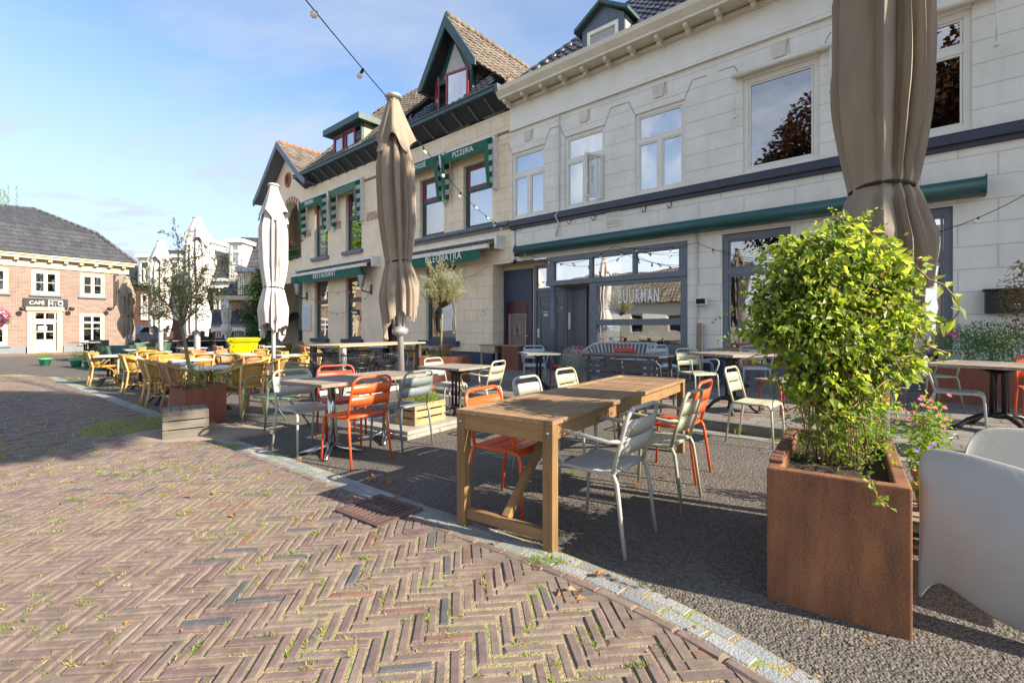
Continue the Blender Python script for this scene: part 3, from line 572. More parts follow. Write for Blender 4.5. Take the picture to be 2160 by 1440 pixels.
ds = MB(); ds.quad((d1, off + .05, 8.5), (d1, 2.6, 8.5), (d1, 2.6, 9.62), (d1, off + .05, 9.62)); ds.quad((d0, off + .05, 8.5), (d0, 2.6, 8.5), (d0, 2.6, 9.62), (d0, off + .05, 9.62)); ds.build('cheek', M('pale green dormer cheek', (.42, .47, .40), .6, scale=3), dmo)
dr = MB()
for sg in (-1, 1): xe = cx + sg * .83; dr.prism([(cx, 10.08), (cx, 10.18), (xe, 9.66), (xe, 9.56)], lambda x, y, d: (x, d, y), off - .16, 2.6)
dr.build('pediment_roof', m_teal, dmo)
dwf = MB(); ring(dwf, d0 + .17, d1 - .17, 8.6, 9.5, .1, off - .02, off + .06); dwf.build('frame', m_white, dmo); MB().quad((d0 + .27, off + .03, 8.6), (d1 - .27, off + .03, 8.6), (d1 - .27, off + .03, 9.4), (d0 + .27, off + .03, 9.4)).build('roller_blind', M('grey blind', (.36, .38, .40), .7, bump=0), dmo)
# awning case over windows 4 and 5 upstairs
for a, b in ((-2.86, -.98), (-.62, 1.3)):
    o = MB().tube([(a, -.13, 6.83), (b, -.13, 6.83)], .055, 10).bx(a, b, -.09, -.003, 6.80, 6.9)
    for xx in (a + .06, b - .06): o.tube([(xx, -.13, 6.8), (xx, -.15, 5.95)], .014, 6); o.bx(xx - .03, xx + .03, -.18, -.1, 5.9, 5.97)
    o.build('blind_housing', m_white, GH)
# shopfront
sf = MB(); sy = .02
sf.bx(-8.05, -3.9, -.03, .12, 3.2, 3.36); sf.bx(-8.05, -3.9, -.05, .12, 2.52, 2.66)
for x0, x1 in ((-8.05, -7.78), (-6.6, -6.5), (-5.31, -5.21), (-4.1, -3.9)): sf.bx(x0, x1, -.02, .11, 2.66, 3.2)
sf.bx(-6.58, -6.36, -.02, .1, .12, 2.52); sf.bx(-4.06, -3.9, -.02, .1, .12, 2.52); sf.bx(-6.36, -4.06, -.015, .1, 2.42, 2.52); sf.bx(-6.36, -4.06, -.025, .1, 1.36, 1.52); sf.bx(-6.36, -4.06, -.03, .1, .62, .88); sf.bx(-6.36, -4.06, .01, .1, .12, .62)
sf.bx(-6.2, -4.2, -.01, .01, .22, .52)
sfo = sf.build('shopfront', m_shop, GH, bevel=.008)
for a, b in ((-7.78, -6.6), (-6.5, -5.31), (-5.21, -4.1)): pane(sfo, a, b, 2.66, 3.2, .05, m_glassm)
pane(sfo, -6.36, -4.06, 1.52, 2.42, .05, m_glassm); pane(sfo, -6.36, -4.06, .88, 1.36, .05, m_glassd)
aL, zL = AF(1345, 646); ln = text('BUURMAN', .50, m_letter, sfo, (aL, .035, zL), (R(90), 0, 0), 'window_lettering', .002, .40, sp=1.3, off=.008)
text('Bij de', .17, m_letter, sfo, (aL - .34, .035, zL + .44), (R(90), 0, 0), 'window_lettering', .002, .8, shear=.4)
for i, s_ in enumerate(('VOLG ONS OP FACEBOOK', '& INSTAGRAM OM TE ZIEN', 'WAT DE POT SCHAFT', 'OF BEKIJK HET OP DE SITE', 'WWW.BIJDEBUURMAN.NL')): text(s_, .065, m_letter, sfo, (-6.02, .04, 1.26 - i * .085), (R(90), 0, 0), 'window_lettering', .001, .7)
cu = MB()     # cushions and a lit shelf seen through the low window
for i, (xx, zz, rr_) in enumerate(((-5.25, 1.0, .16), (-4.95, 1.05, .2), (-4.55, 1.02, .17), (-4.25, .98, .15))): cu.lathe([(.02, -rr_), (rr_ * .8, -rr_ * .7), (rr_, 0), (rr_ * .7, rr_ * .8), (.02, rr_)], 12, (xx, .55, zz), lambda t_, z_: 1 + .12 * math.cos(4 * t_))
cu.build('cushions', M('grey cushion cloth', (.42, .41, .38), .9, scale=6), GH)
MB().bx(-5.7, -4.9, .45, .6, .99, 1.02).build('wooden_shelf', m_crate, GH)
MB().tube([(-7.82, .0, .0), (-7.82, .0, 2.52)], .085, 20).build('iron_column', m_shop, GH)
# recessed entrances
YR = .6
rc = MB(); rc.quad((-10.24, YR, -.1), (-6.4, YR, -.1), (-6.4, YR, 3.34), (-10.24, YR, 3.34)); rc.quad((-8.0, -.0, 3.34), (-10.24, -.0, 3.34), (-10.24, YR, 3.34), (-8.0, YR, 3.34)); rc.quad((-8.05, .0, 2.53), (-6.5, .0, 2.53), (-6.5, YR, 2.53), (-8.05, YR, 2.53)); rc.build('recess_wall', m_creamplain, GH)
def pz(px, off): return AF(px, 700, off)[0]
x0, x1 = pz(1066, -YR), pz(1122.5, -YR); x2 = pz(1130, -YR); x3 = pz(1195, -YR)
dz = .06
d1_ = MB(); ring(d1_, x0 - .03, x1 + .03, dz, 3.2, .09, YR - .06, YR); d1_.bx(x0 + .06, x1 - .06, YR - .05, YR, 2.18, 2.3); d1_.bx(x0 + .06, x1 - .06, YR - .035, YR - .01, 2.3, 3.1); d1o = d1_.build('door_frame', m_navy, GH)
dd = MB(); a_, b_ = x0 + .07, x1 - .07; dd.bx(a_, b_, YR - .045, YR - .01, dz + .02, 2.18); ring(dd, a_ + .1, b_ - .1, 1.78, 2.1, .03, YR - .06, YR - .045); ring(dd, a_ + .1, b_ - .1, .2, .62, .03, YR - .06, YR - .045); ddo = dd.build('maroon_door', m_maroon, GH)
ddo['label'] = 'maroon door with a pale lace grille'
lc = MB(); n_ = 22
for i in range(14):
    for j in range(26):
        xx = a_ + .17 + i * (b_ - a_ - .34) / 13; zz = .72 + j * .039; 
        if ((xx - (a_ + b_) / 2) / .14) ** 2 + ((zz - 1.22) / .24) ** 2 < 1: continue
        lc.bar((xx - .014, YR - .056, zz - .018), (xx + .014, YR - .056, zz + .018), .006, .008, (0, 1, 0)); lc.bar((xx + .014, YR - .055, zz - .018), (xx - .014, YR - .055, zz + .018), .006, .008, (0, 1, 0))
cxx = (a_ + b_) / 2
for k in (.135, .10, .06): lc.tube([(cxx + k * math.cos(t_ * .3927), YR - .057, 1.22 + k * 1.65 * math.sin(t_ * .3927)) for t_ in range(16)], .009, 5, True)
ring(lc, a_ + .14, b_ - .14, .69, 1.75, .015, YR - .062, YR - .046); lc.build('grille', M('lace grille cream', (.55, .5, .42), .7, bump=0), ddo)
MB().bar((b_ - .16, YR - .09, 1.05), (b_ - .05, YR - .09, 1.05), .02, .02).build('handle', m_steel, ddo)
g1 = MB(); ring(g1, x2, x3, dz, 3.25, .1, YR - .08, YR); g1.bx(x2 + .1, x3 - .1, YR - .07, YR, 2.42, 2.54); g1.bx(x2 + .1, x3 - .1, YR - .05, YR - .01, dz + .03, 2.42)
ring(g1, x2 + .2, x3 - .3, 1.9, 2.28, .035, YR - .07, YR - .05); ring(g1, x2 + .22, x3 - .3, .72, 1.78, .035, YR - .07, YR - .05); ring(g1, x2 + .2, x3 - .3, .18, .6, .035, YR - .07, YR - .05)
g1o = g1.build('slate_door', m_shopd, GH, bevel=.006); pane(g1o, x2 + .1, x3 - .1, 2.54, 3.15, YR - .03, m_glassm)
MB().bx(x2 + .14, x2 + .2, YR - .085, YR - .05, 1.0, 1.28).bar((x2 + .15, YR - .11, 1.16), (x2 + .27, YR - .11, 1.16), .02, .02).build('handle', m_alu, g1o)
MB().bx(x2 + .36, x2 + .52, YR - .058, YR - .05, 1.66, 1.8).build('number_plate', m_white, g1o); text('23', .1, m_black, g1o, (x2 + .44, YR - .06, 1.68), (R(90), 0, 0), 'house_number', .001)
text('24', .08, m_letter, g1o, (x3 - .12, YR - .084, 1.86), (R(90), 0, 0), 'house_number', .001)
x4, x5 = x3 + .02, pz(1243, -.45)
g2 = MB(); ring(g2, x4, x4 + .75, dz, 2.5, .08, YR - .1, YR - .02); g2.bx(x4 + .08, x4 + .67, YR - .08, YR - .03, dz, 2.42); g2o = g2.build('cafe_door', m_shopd, GH, bevel=.006)
MB().bx(x4 + .13, x4 + .2, YR - .13, YR - .08, 1.25, 1.75).build('push_plate', m_alu, g2o)
sg = MB(); sg.bx(x4 + .8, -6.56, YR - .08, YR - .02, dz, .5); sg.bx(x4 + .8, x4 + .86, YR - .08, YR - .02, .5, 2.5); sg.bx(x4 + .86, -6.56, YR - .07, YR - .05, 1.2, 1.22); sg.bx(x4 + .86, -6.56, YR - .07, YR - .05, 1.95, 1.97); so_ = sg.build('side_light', m_shopd, GH); pane(so_, x4 + .86, -6.56, .5, 2.5, YR - .05, m_glassm)
MB().quad((-6.56, .1, 0), (-6.56, YR, 0), (-6.56, YR, 2.53), (-6.56, .1, 2.53)).build('side_panel', m_shopd, GH)
# large windows right of the cafe
for a, b in ((-3.12, -1.75), (-1.0, .72)):
    o = window(GH, a, b, .35 if a < -2 else .12, 3.38, 'H', m_shop, m_glassm if a > -2 else m_glassd, y=.06, w=.12, zt=2.55); o.name = 'shop_window'
    MB().bx(a, b, .05, .2, .1, .36).build('stall_riser', m_shop, GH)
    if a < -2: curtain(GH, a + .25, a + .95, .4, 2.45, .35, 5); curtain(GH, a + .1, a + .32, 2.6, 3.05, .3, 3); curtain(GH, a + .75, a + .98, 2.6, 3.05, .3, 3)
tag(MB().bx(-9.05, 1.1, -.24, -.003, 3.5, 3.78).tube([(-9.05, -.24, 3.64), (1.1, -.24, 3.64)], .138, 16).bx(-9.07, -9.05, -.30, -.0, 3.48, 3.80).bx(1.1, 1.12, -.30, -.0, 3.48, 3.80).build('awning_case', m_teal2), 'long closed dark green awning case above the cafe front', 'awning')
aw = bpy.data.objects['awning_case']; aw.location = B0; aw.rotation_euler = (0, 0, TH)
MB().bx(-9.0, -8.93, -.384, -.37, 3.53, 3.56).build('label', M('red label', (.6, .03, .03), .5, bump=0), aw)
# ================================================================= CREAM RESTAURANT
CR = thing('restaurant_house', 'cream restaurant building with green gutters, clay tile roofs and an arched balcony', 'house', B0, TH)
LW = [(-22.2, -20.9), (-19.3, -18.0)]; RW = [(-14.0, -12.62), (-11.62, -10.25)]
GW = (-13.65, -12.0)
h1 = [(a, b, 4.68, 6.84) for a, b in RW]; wr = MB(); wall(wr, -14.9, -9.46, 4.64, 8.14, h1)
for k in (0,): wr.T = None
wr.build('upper_wall', m_cream, CR)
wl = MB(); wall(wl, -14.9, -10.24, .5, 4.42, [(GW[0], GW[1], .85, 3.5)]); wl.quad((-10.24, 0, -.1), (-10.24, YR, -.1), (-10.24, YR, 3.36), (-10.24, 0, 3.36)); wl.quad((-10.24, 0, 3.34), (-9.46, 0, 3.34), (-9.46, 0, 4.42), (-10.24, 0, 4.42)); wl.build('pier_wall', m_cream, CR)
wb = MB(); wall(wb, -23.46, -14.9, .5, 8.7, [(a, b, 4.72, 7.32) for a, b in LW] + [(a, b, .82, 3.55) for a, b in LW] + [(-16.4, -15.0, .5, 2.75)]); wb.build('brick_wall', m_cream_br, CR)
MB().bx(-23.46, -16.4, -.03, .2, -.2, .5).build('plinth', m_navy, CR); MB().bx(-15.0, -10.2, -.03, .2, -.2, .5).build('plinth', m_navy, CR); MB().bx(-10.24, -10.2, .21, YR, -.1, .5).build('plinth', m_navy, CR)
MB().tube([(-14.9, -.1, 4.58), (-9.46, -.1, 4.58)], .075, 12).bx(-14.9, -9.46, -.07, .1, 4.42, 4.64).build('string_course', m_bandg, CR, bevel=.01)
MB().bx(-14.9, -9.46, -.025, 0, 7.45, 7.52).bx(-23.4, -14.9, -.012, 0, 7.55, 7.66).build('brick_line', M('red brick course', (.30, .12, .075), .8, scale=9), CR)
cq = MB()
for a0, a1 in ((-23.46, -22.55), (-20.5, -19.7), (-17.6, -14.9)): cq.bx(a0, a1, -.014, 0, 5.85, 6.2)
cq.build('brick_band', M('red and white brick band', (.34, .14, .09), .8, c2=(.6, .5, .4), scale=5), CR)
for k, (a, b) in enumerate(RW): window(CR, a, b, 4.68, 6.84, 'H', m_teal, m_glass, y=.13, w=.08, zt=6.02, msash=m_redfr); curtain(CR, a, a + .4, 4.75, 6.8, .5, 4, m_white); curtain(CR, b - .9, b, 4.7, 5.98, .35, 6, m_white)
for k, (a, b) in enumerate(LW):
    window(CR, a, b, 4.72, 7.32, 'H', m_teal, m_glassd, y=.13, w=.08, zt=6.2, msash=m_redfr); sill(CR, a - .18, b + .12, 4.72, m_bandg, y0=-.14, h=.16)
    window(CR, a, b, .82, 3.55, 'H', m_teal, m_glassd, y=.13, w=.08, zt=2.55, msash=m_redfr); sill(CR, a - .18, b + .15, .82, m_navy, y0=-.16, h=.18)
m_bluecl = M('blue folded sunshade cloth', (.01, .12, .55), .7, scale=5)
for k in (0, 1): MB().lathe([(.02, 0), (.22, .08), (.16, .9), (.05, 1.5), (.02, 1.6)], 12, (LW[k][0] + .95, .5, .85), lambda t_, z_: 1 + .25 * math.sin(5 * t_)).build('folded_sunshade', m_bluecl, CR)
o = window(CR, GW[0], GW[1], .85, 3.5, 'H', m_teal, m_glassd, y=.13, w=.09, zt=2.7, msash=m_redfr); sill(CR, GW[0] - .25, GW[1] + .2, .85, m_navy, y0=-.18, h=.18)
for k, (s0_, s1_) in enumerate(((.2, .45), (1.0, 1.4))): curtain(CR, GW[0] + s0_, GW[0] + s1_, .9, 2.65, .4, 4, M('pale green drape', (.3, .4, .3), .8, bump=0) if k == 0 else bpy.data.materials['pale green drape'])
MB().bx(-16.4, -15.0, .3, .36, .05, 2.75).build('entrance_door', m_maroon, CR)
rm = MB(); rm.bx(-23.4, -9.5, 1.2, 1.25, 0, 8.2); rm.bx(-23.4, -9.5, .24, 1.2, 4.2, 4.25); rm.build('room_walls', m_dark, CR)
# gutters and soffits
def eave(a0, a1, n, z=8.62, zl=8.14, ov=.62):
    MB().bx(a0, a1, -ov, -ov + .14, z - .05, z + .1).bx(a0, a1, -ov - .03, -ov + .01, z + .08, z + .12).build('gutter', m_teal, CR)
    MB().quad((a0, -ov + .1, z - .05), (a1, -ov + .1, z - .05), (a1, 0, zl + .1), (a0, 0, zl + .1)).quad((a0, -ov, z + .1), (a1, -ov, z + .1), (a1, .3, z + .15), (a0, .3, z + .15)).build('soffit', m_soffit, CR)
    for i in range(n):
        x = a0 + (a1 - a0) * (i + .35) / n
        MB().bar((x, -ov + .12, z - .08), (x, -.0, zl + .08), .05, .09).build('eave_bracket', m_bandg, CR)
eave(-14.95, -9.62, 7); eave(-23.2, -14.97, 11, z=8.72, zl=8.2)
MB().bx(-9.6, -9.47, -.62, .1, 8.5, 8.76).build('gutter_end', m_teal, CR)
# roofs: front slope (local y grows into the building)
def slope(a0, a1, z, rise, run, poly, mat=m_tilew, tw=.25, th=.32, y0=-.55):
    l = math.hypot(rise, run); mb = MB(); tiles(mb, (a0, y0, z), (1, 0, 0), (0, run / l, rise / l), poly, tw, th); mb.build('roof_tiles', mat, CR)
slope(-23.2, -14.95, 8.84, 1.15, 1, [(.3, 0), (8.2, 0), (8.2, 4.4), (3.4, 4.4)], m_tilew)
dk = MB(); dk.quad((-14.95, -.5, 8.7), (-9.62, -.5, 8.7), (-9.62, 3.5, 13.0), (-14.95, 3.5, 13.0))
dk2 = MB(); dk2.quad((-23.2, -.5, 8.8), (-14.95, -.5, 8.8), (-14.95, 2.6, 12.3), (-20.6, 2.6, 12.3)); dk2.quad((-20.6, 2.6, 12.3), (-14.95, 2.6, 12.3), (-14.95, 5.6, 8.8), (-23, 5.6, 8.8)); dk2.build('roof_deck', m_soffit, CR)
rgl = MB(); ridge(rgl, (-22.9, -.3, 9.0), (-20.6, 2.6, 12.35)); rgl.build('hip_tiles', m_tilew, CR); rgl = MB(); ridge(rgl, (-20.6, 2.6, 12.35), (-15.2, 2.6, 12.35)); rgl.build('ridge_tiles', M('orange ridge tile', (.36, .15, .06), .8, scale=4), CR)
# the steep cross gable with the tall dormer
apx, apz = AF(938, 36, .45); lx, lz = AF(886, 186, .45); rx, rz_ = AF(1003, 131, .45); apx = (lx + rx) / 2 if abs(apx - (lx + rx) / 2) < .5 else apx
GA, GZ, hw = apx, apz, (rx - lx) / 2; ze = (lz + rz_) / 2; k = (GZ - ze) / hw
xr = GA + (GZ - 8.75) / k; tcut = (ze - 8.74) / .755; slope(-14.95, -9.6, 8.74, 1.15, 1, [(0, 0), (xr + 14.95, 0), (GA + hw + 14.95, tcut), (GA - hw + 14.95, tcut), (.05, .1)], m_tiled)
lr = math.hypot(GZ - 8.75, xr - GA); rt = MB()
e1 = Vector((xr - GA, 0, 8.75 - GZ)).normalized(); cutl = math.hypot(hw, GZ - ze)
# right slope: s along the ridge (y), t down from the ridge; tiles() wants up the slope, so start at the foot
foot = Vector((xr, 0, 8.75)); tiles(rt, foot, (0, 1, 0), -e1, [(-.45, lr - cutl), (-.45, lr), (8.2, lr), (8.2, 0), (.75, 0), (.75, lr - cutl)], .25, .32); rt.build('gable_tiles', m_tilew, CR)
xl = GA - (GZ - 8.75) / k; lt = MB(); e2 = Vector((GA - xl, 0, GZ - 8.75)).normalized(); tiles(lt, (xl, 0, 8.75), (0, 1, 0), e2, [(-.45, lr - cutl), (-.45, lr), (8.2, lr), (8.2, 0), (1.0, 0), (1.0, lr - cutl)], .25, .32); lt.build('gable_tiles', m_tilew, CR)
rd = MB(); ridge(rd, (GA, -.45, GZ + .06), (GA, 8.2, GZ + .06), .1); rd.build('ridge_tiles', m_tilew, CR); rd = MB(); ridge(rd, (xr - .05, .2, 8.85), (GA + hw, 1.2, ze + .05), .13); rd.build('hip_tiles', m_tilew, CR)
gd = MB(); gd.quad((GA, -.44, GZ - .03), (GA + hw, -.44, ze - .03), (GA + hw, .8, ze - .03), (GA, .8, GZ - .03)); gd.quad((GA, -.44, GZ - .03), (GA, .8, GZ - .03), (GA - hw, .8, ze - .03), (GA - hw, -.44, ze - .03))
gd.quad((GA, .8, GZ - .03), (xr, .8, 8.7), (xr, 8.2, 8.7), (GA, 8.2, GZ - .03)); gd.quad((GA, .8, GZ - .03), (GA, 8.2, GZ - .03), (xl, 8.2, 8.7), (xl, .8, 8.7)); gd.build('roof_deck', m_soffit, CR)
bb = MB()
for sg_ in (-1, 1): bb.prism([(GA, GZ + .05), (GA + sg_ * (hw + .04), ze + .02), (GA + sg_ * (hw + .04), ze - .16), (GA + sg_ * (hw - .16), ze - .1), (GA, GZ - .42)][::1], lambda x, y, d: (x, d, y), -.52, -.44)
bb.build('bargeboard', m_teal, CR)
da, db = AF(918, 200, .1)[0], AF(996, 200, .1)[0]; dzt = 10.05
dw = MB(); dw.bx(da, da + .14, -.08, .1, 8.6, dzt); dw.bx(db - .14, db, -.08, .1, 8.6, dzt); dw.bx(da, db, -.1, .1, dzt - .1, dzt + .06); dw.prism([(GA - hw + .45, ze + .14), (GA + hw - .45, ze + .14), (GA, GZ - .28)], lambda x, y, d: (x, d, y), -.02, .1); dwo = dw.build('dormer', m_teal, CR)
MB().prism([(GA - .62, ze + .12), (GA + .62, ze + .12), (GA, GZ - .75)], lambda x, y, d: (x, d, y), -.05, -.02).build('gable_panel', M('grey gable panel', (.5, .5, .48), .6, scale=5), dwo)
MB().quad((db - .02, .0, 8.5), (db - .02, 1.6, 8.5), (db - .02, 1.6, ze), (db - .02, 0, ze)).quad((da + .02, 0, 8.5), (da + .02, 1.6, 8.5), (da + .02, 1.6, ze), (da + .02, 0, ze)).build('cheek', M('pale green cheek', (.36, .40, .26), .6, scale=3), dwo)
MB().quad((da + .1, .5, 8.6), (db - .1, .5, 8.6), (db - .1, .5, dzt), (da + .1, .5, dzt)).build('room_wall', m_creamplain, dwo)
for (pa, pb, o0_, o1_) in ((919, 925, .12, .55), (941, 988, .50, .34)):
    q0, q1 = AF(pa, 200, o0_)[0], AF(pb, 200, o1_)[0]; wd = math.hypot(q1 - q0, o1_ - o0_); T = Matrix.Translation((q0, -o0_, 0)) @ Matrix.Rotation(math.atan2(-(o1_ - o0_), q1 - q0), 4, 'Z')
    c_ = MB(); c_.T = T; ring(c_, 0, wd, 8.74, 9.93, .075, -.025, .025); co = c_.build('open_casement', m_redfr, dwo)
    q_ = MB(); q_.T = T; q_.quad((.07, 0, 8.81), (wd - .07, 0, 8.81), (wd - .07, 0, 9.86), (.07, 0, 9.86)); q_.build('pane', m_glass, co)
# low dormer on the left roof
a0, a1 = AF(703, 310, .3)[0], AF(763, 310, .3)[0]
ld = MB(); ring(ld, a0, a1, 8.8, 10.0, .1, -.3, -.2); ld.bx((a0 + a1) / 2 - .07, (a0 + a1) / 2 + .07, -.3, -.2, 8.9, 9.9); ldo = ld.build('low_dormer', m_teal, CR)
MB().prism([(a0 - .35, 9.96), (a0 - .35, 10.22), (a1 + .3, 10.22), (a1 + .3, 9.96)], lambda x, y, d: (x, d, y), -.62, 1.4).build('flat_roof', m_teal, ldo)
MB().quad((a1, -.25, 8.8), (a1, 1.3, 8.8), (a1, 1.3, 10), (a1, -.25, 10)).quad((a0, -.25, 8.8), (a0, 1.3, 8.8), (a0, 1.3, 10), (a0, -.25, 10)).build('cheek', bpy.data.materials['pale green cheek'], ldo)
for i in (0, 1): xx = a0 + .1 + i * .95; s_ = MB(); ring(s_, xx, xx + .82, 8.92, 9.88, .09, -.34, -.28); so_ = s_.build('sash', m_redfr, ldo); pane(ldo, xx + .08, xx + .74, 9.0, 9.8, -.3, m_glass)
MB().quad((a0, .0, 8.8), (a1, .0, 8.8), (a1, .0, 9.9), (a0, .0, 9.9)).build('blind', m_curtain, ldo)
MB().bx(a0 - .1, a1 + .1, -.45, -.2, 8.74, 8.82).build('flashing', m_lead, ldo)
# gable end with oculus and balcony arch
gx, ghw, gze, gza = -25.0, 2.95, 8.45, 10.75
ax, ar = -24.72, 1.12
gw = MB(); n_ = 16
arcp = [(ax + ar * math.cos(math.pi * i / n_), 6.75 + 1.18 * math.sin(math.pi * i / n_)) for i in range(n_ + 1)]
gw.add([(gx - 2.7, 0, 8.4), (-23.46, 0, 8.4), (-23.46, 0, 9.3), (gx, 0, gza - .1), (gx - 2.7, 0, 8.4)][:4], [(0, 1, 2, 3)])
top = [(x, 0, z) for x, z in arcp]
gw.add(top + [(x, 0, 8.4) for x, z in arcp], [(i, i + 1, i + n_ + 2, i + n_ + 1) for i in range(n_)])
gw.quad((ax + ar, 0, 4.9), (-23.46, 0, 4.9), (-23.46, 0, 8.4), (ax + ar, 0, 8.4)); gw.quad((gx - 2.7, 0, 4.9), (ax - ar, 0, 4.9), (ax - ar, 0, 8.4), (gx - 2.7, 0, 8.4))
gw.quad((gx - 2.7, 0, 3.68), (-23.46, 0, 3.68), (-23.46, 0, 4.9), (gx - 2.7, 0, 4.9)); gw.quad((gx - 2.7, 0, 0), (gx - 2.3, 0, 0), (gx - 2.3, 0, 3.68), (gx - 2.7, 0, 3.68))
gw.add([(x, 0, z) for x, z in arcp] + [(x, .35, z) for x, z in arcp], [(i, i + 1, i + n_ + 2, i + n_ + 1) for i in range(n_)])
gw.quad((ax - ar, 0, 4.9), (ax - ar, .35, 4.9), (ax - ar, .35, 6.75), (ax - ar, 0, 6.75)); gw.quad((ax + ar, 0, 4.9), (ax + ar, .35, 4.9), (ax + ar, .35, 6.75), (ax + ar, 0, 6.75)); gw.quad((ax - ar, 0, 4.9), (ax + ar, 0, 4.9), (ax + ar, .3, 4.9), (ax - ar, .3, 4.9))
gw.quad((gx - 2.7, 0, 0), (gx - 2.7, 1.6, 0), (gx - 2.7, 1.6, 8.4), (gx - 2.7, 0, 8.4)); gw.quad((gx - 2.3, 0, 3.68), (-23.46, 0, 3.68), (-23.46, 1.6, 3.68), (gx - 2.3, 1.6, 3.68)); gw.build('gable_wall', m_cream_br, CR)
MB().quad((gx - 2.7, 1.6, 0), (-23.3, 1.6, 0), (-23.3, 1.6, 8.4), (gx - 2.7, 1.6, 8.4)).quad((-23.47, 0, 0), (-23.47, 1.6, 0), (-23.47, 1.6, 3.68), (-23.47, 0, 3.68)).quad((gx - 2.7, .3, 8.3), (-23.5, .3, 8.3), (-23.5, 1.6, 8.3), (gx - 2.7, 1.6, 8.3)).build('loggia_wall', m_frieze, CR)
MB().bx(gx - 2.3, -23.5, 1.57, 1.598, 0, 1.2).build('loggia_plinth', m_bandg, CR)
ab = MB()
for i in range(27):
    t_ = math.pi * (i + .5) / 27; c_ = (math.cos(t_), math.sin(t_)); ab.mi = i % 2
    ab.bar((ax + c_[0] * (ar + .01), -.02, 6.75 + c_[1] * 1.19), (ax + c_[0] * (ar + .24), -.02, 6.75 + c_[1] * (1.19 + .24)), .125, .04, (0, 1, 0))
ab.mi = 0
for sg_ in (-1, 1):
    for i in range(6): ab.bx(ax + sg_ * (ar + .12) - .1, ax + sg_ * (ar + .12) + .1, -.025, .0, 5.7 + i * .17, 5.82 + i * .17)
ab.build('brick_arch', [M('red arch brick', (.36, .13, .075), .8, scale=9), M('white arch brick', (.62, .5, .38), .8, scale=9)], CR)
ox, oz = AF(608.5, 380, 0); oc_ = MB(); oc_.tube([(ox + .27 * math.cos(t_ * .3927), -.03, oz + .33 * math.sin(t_ * .3927)) for t_ in range(16)], .07, 8, True); oo = oc_.build('oculus', M('oculus brick', (.42, .17, .10), .8, scale=9), CR)
MB().tube([(ox - .25, -.02, oz), (ox + .25, -.02, oz)], .015, 5).tube([(ox, -.02, oz - .3), (ox, -.02, oz + .3)], .015, 5).add([(ox + .25 * math.cos(t_ * .3927), -.01, oz + .31 * math.sin(t_ * .3927)) for t_ in range(16)], [tuple(range(16))]).build('pane', m_redfr, oo)
vb = MB()
for sg_ in (-1, 1):
    vb.prism([(gx, gza + .25), (gx + sg_ * (ghw - .5), gze + .45), (gx + sg_ * (ghw + .15), gze - .05), (gx + sg_ * (ghw + .1), gze - .3), (gx + sg_ * (ghw - .5), gze + .1), (gx, gza - .12)], lambda x, y, d: (x, d, y), -.66, -.58)
    vb.prism([(gx, gza + .12), (gx + sg_ * (ghw - .5), gze + .3), (gx + sg_ * (ghw + .1), gze - .15), (gx + sg_ * (ghw + .1), gze - .2), (gx + sg_ * (ghw - .5), gze + .22), (gx, gza + .05)], lambda x, y, d: (x, d, y), -.58, 3.5)
vb.build('verge_board', m_bandg, CR)
vt = MB(); l2 = math.hypot(ghw, gza + .2 - gze); ev = Vector((-ghw, 0, gza + .2 - gze)).normalized(); tiles(vt, (gx + ghw, 0, gze), (0, 1, 0), ev, [(-.6, .1), (-.6, l2), (4, l2), (2.2, .1)], .25, .32); vt.build('gable_tiles', m_tilew, CR)
rr_ = MB(); ridge(rr_, (gx, -.5, gza + .22), (gx, 3.6, gza + .22), .1); rr_.build('ridge_tiles', bpy.data.materials['orange ridge tile'], CR)
hd = MB(); cloud(hd, (ax, -.05, 5.2), (1.0, .1, .32), 900, .09, .06, 0); hd.build('balcony_greenery', m_leafd, CR)
MB().tube([(ax - ar, -.12, 5.35), (ax + ar, -.12, 5.35)], .025, 6).tube([(ax - ar, -.12, 4.98), (ax + ar, -.12, 4.98)], .02, 6).tube([(ax, -.12, 4.9), (ax, -.12, 5.35)], .02, 6).build('balcony_rail', m_bandg, CR)
cf = MB(); cloud(cf, (ax - .2, -.05, 5.75), (.4, .12, .2), 260, .1, .08, 0); cf.build('balcony_flowers', leaf_mat('dusty pink petal', (.3, .1, .1), (.45, .2, .15), .1), CR)
MB().tube([FW(-18.9, -4.2, 9.5) - B0, FW(-18.9, -4.2, 9.5) - B0], .01, 3) if False else None
fl = MB(); fp = PT(863, 250, 23.0); fl.lathe([(.11, 0), (.11, 1.0), (.2, 1.02), (.2, 1.1), (.13, 1.12), (.13, 1.2), (.22, 1.22), (.22, 1.27), (.05, 1.3)], 14); fo = fl.build('flue_pipe', m_steel); fo.parent = CR; v_ = fp - B0; fo.location = (v_.dot(U), v_.dot(Wd), fp.z - .9)
tag(MB().bx(-.12, .12, -.02, 0, -.15, .15).build('house_number_plate', m_white), 'small white enamel house number plate on the cream pier', 'sign'); hn = bpy.data.objects['house_number_plate']
a_, z_ = AF(1020, 656); hn.location = FW(a_, .004, z_); hn.rotation_euler = (0, 0, TH); text('25', .17, m_navy, hn, (0, -.022, -.07), (R(90), 0, 0), 'digits', .002); hn.scale = (.8, 1, .8)
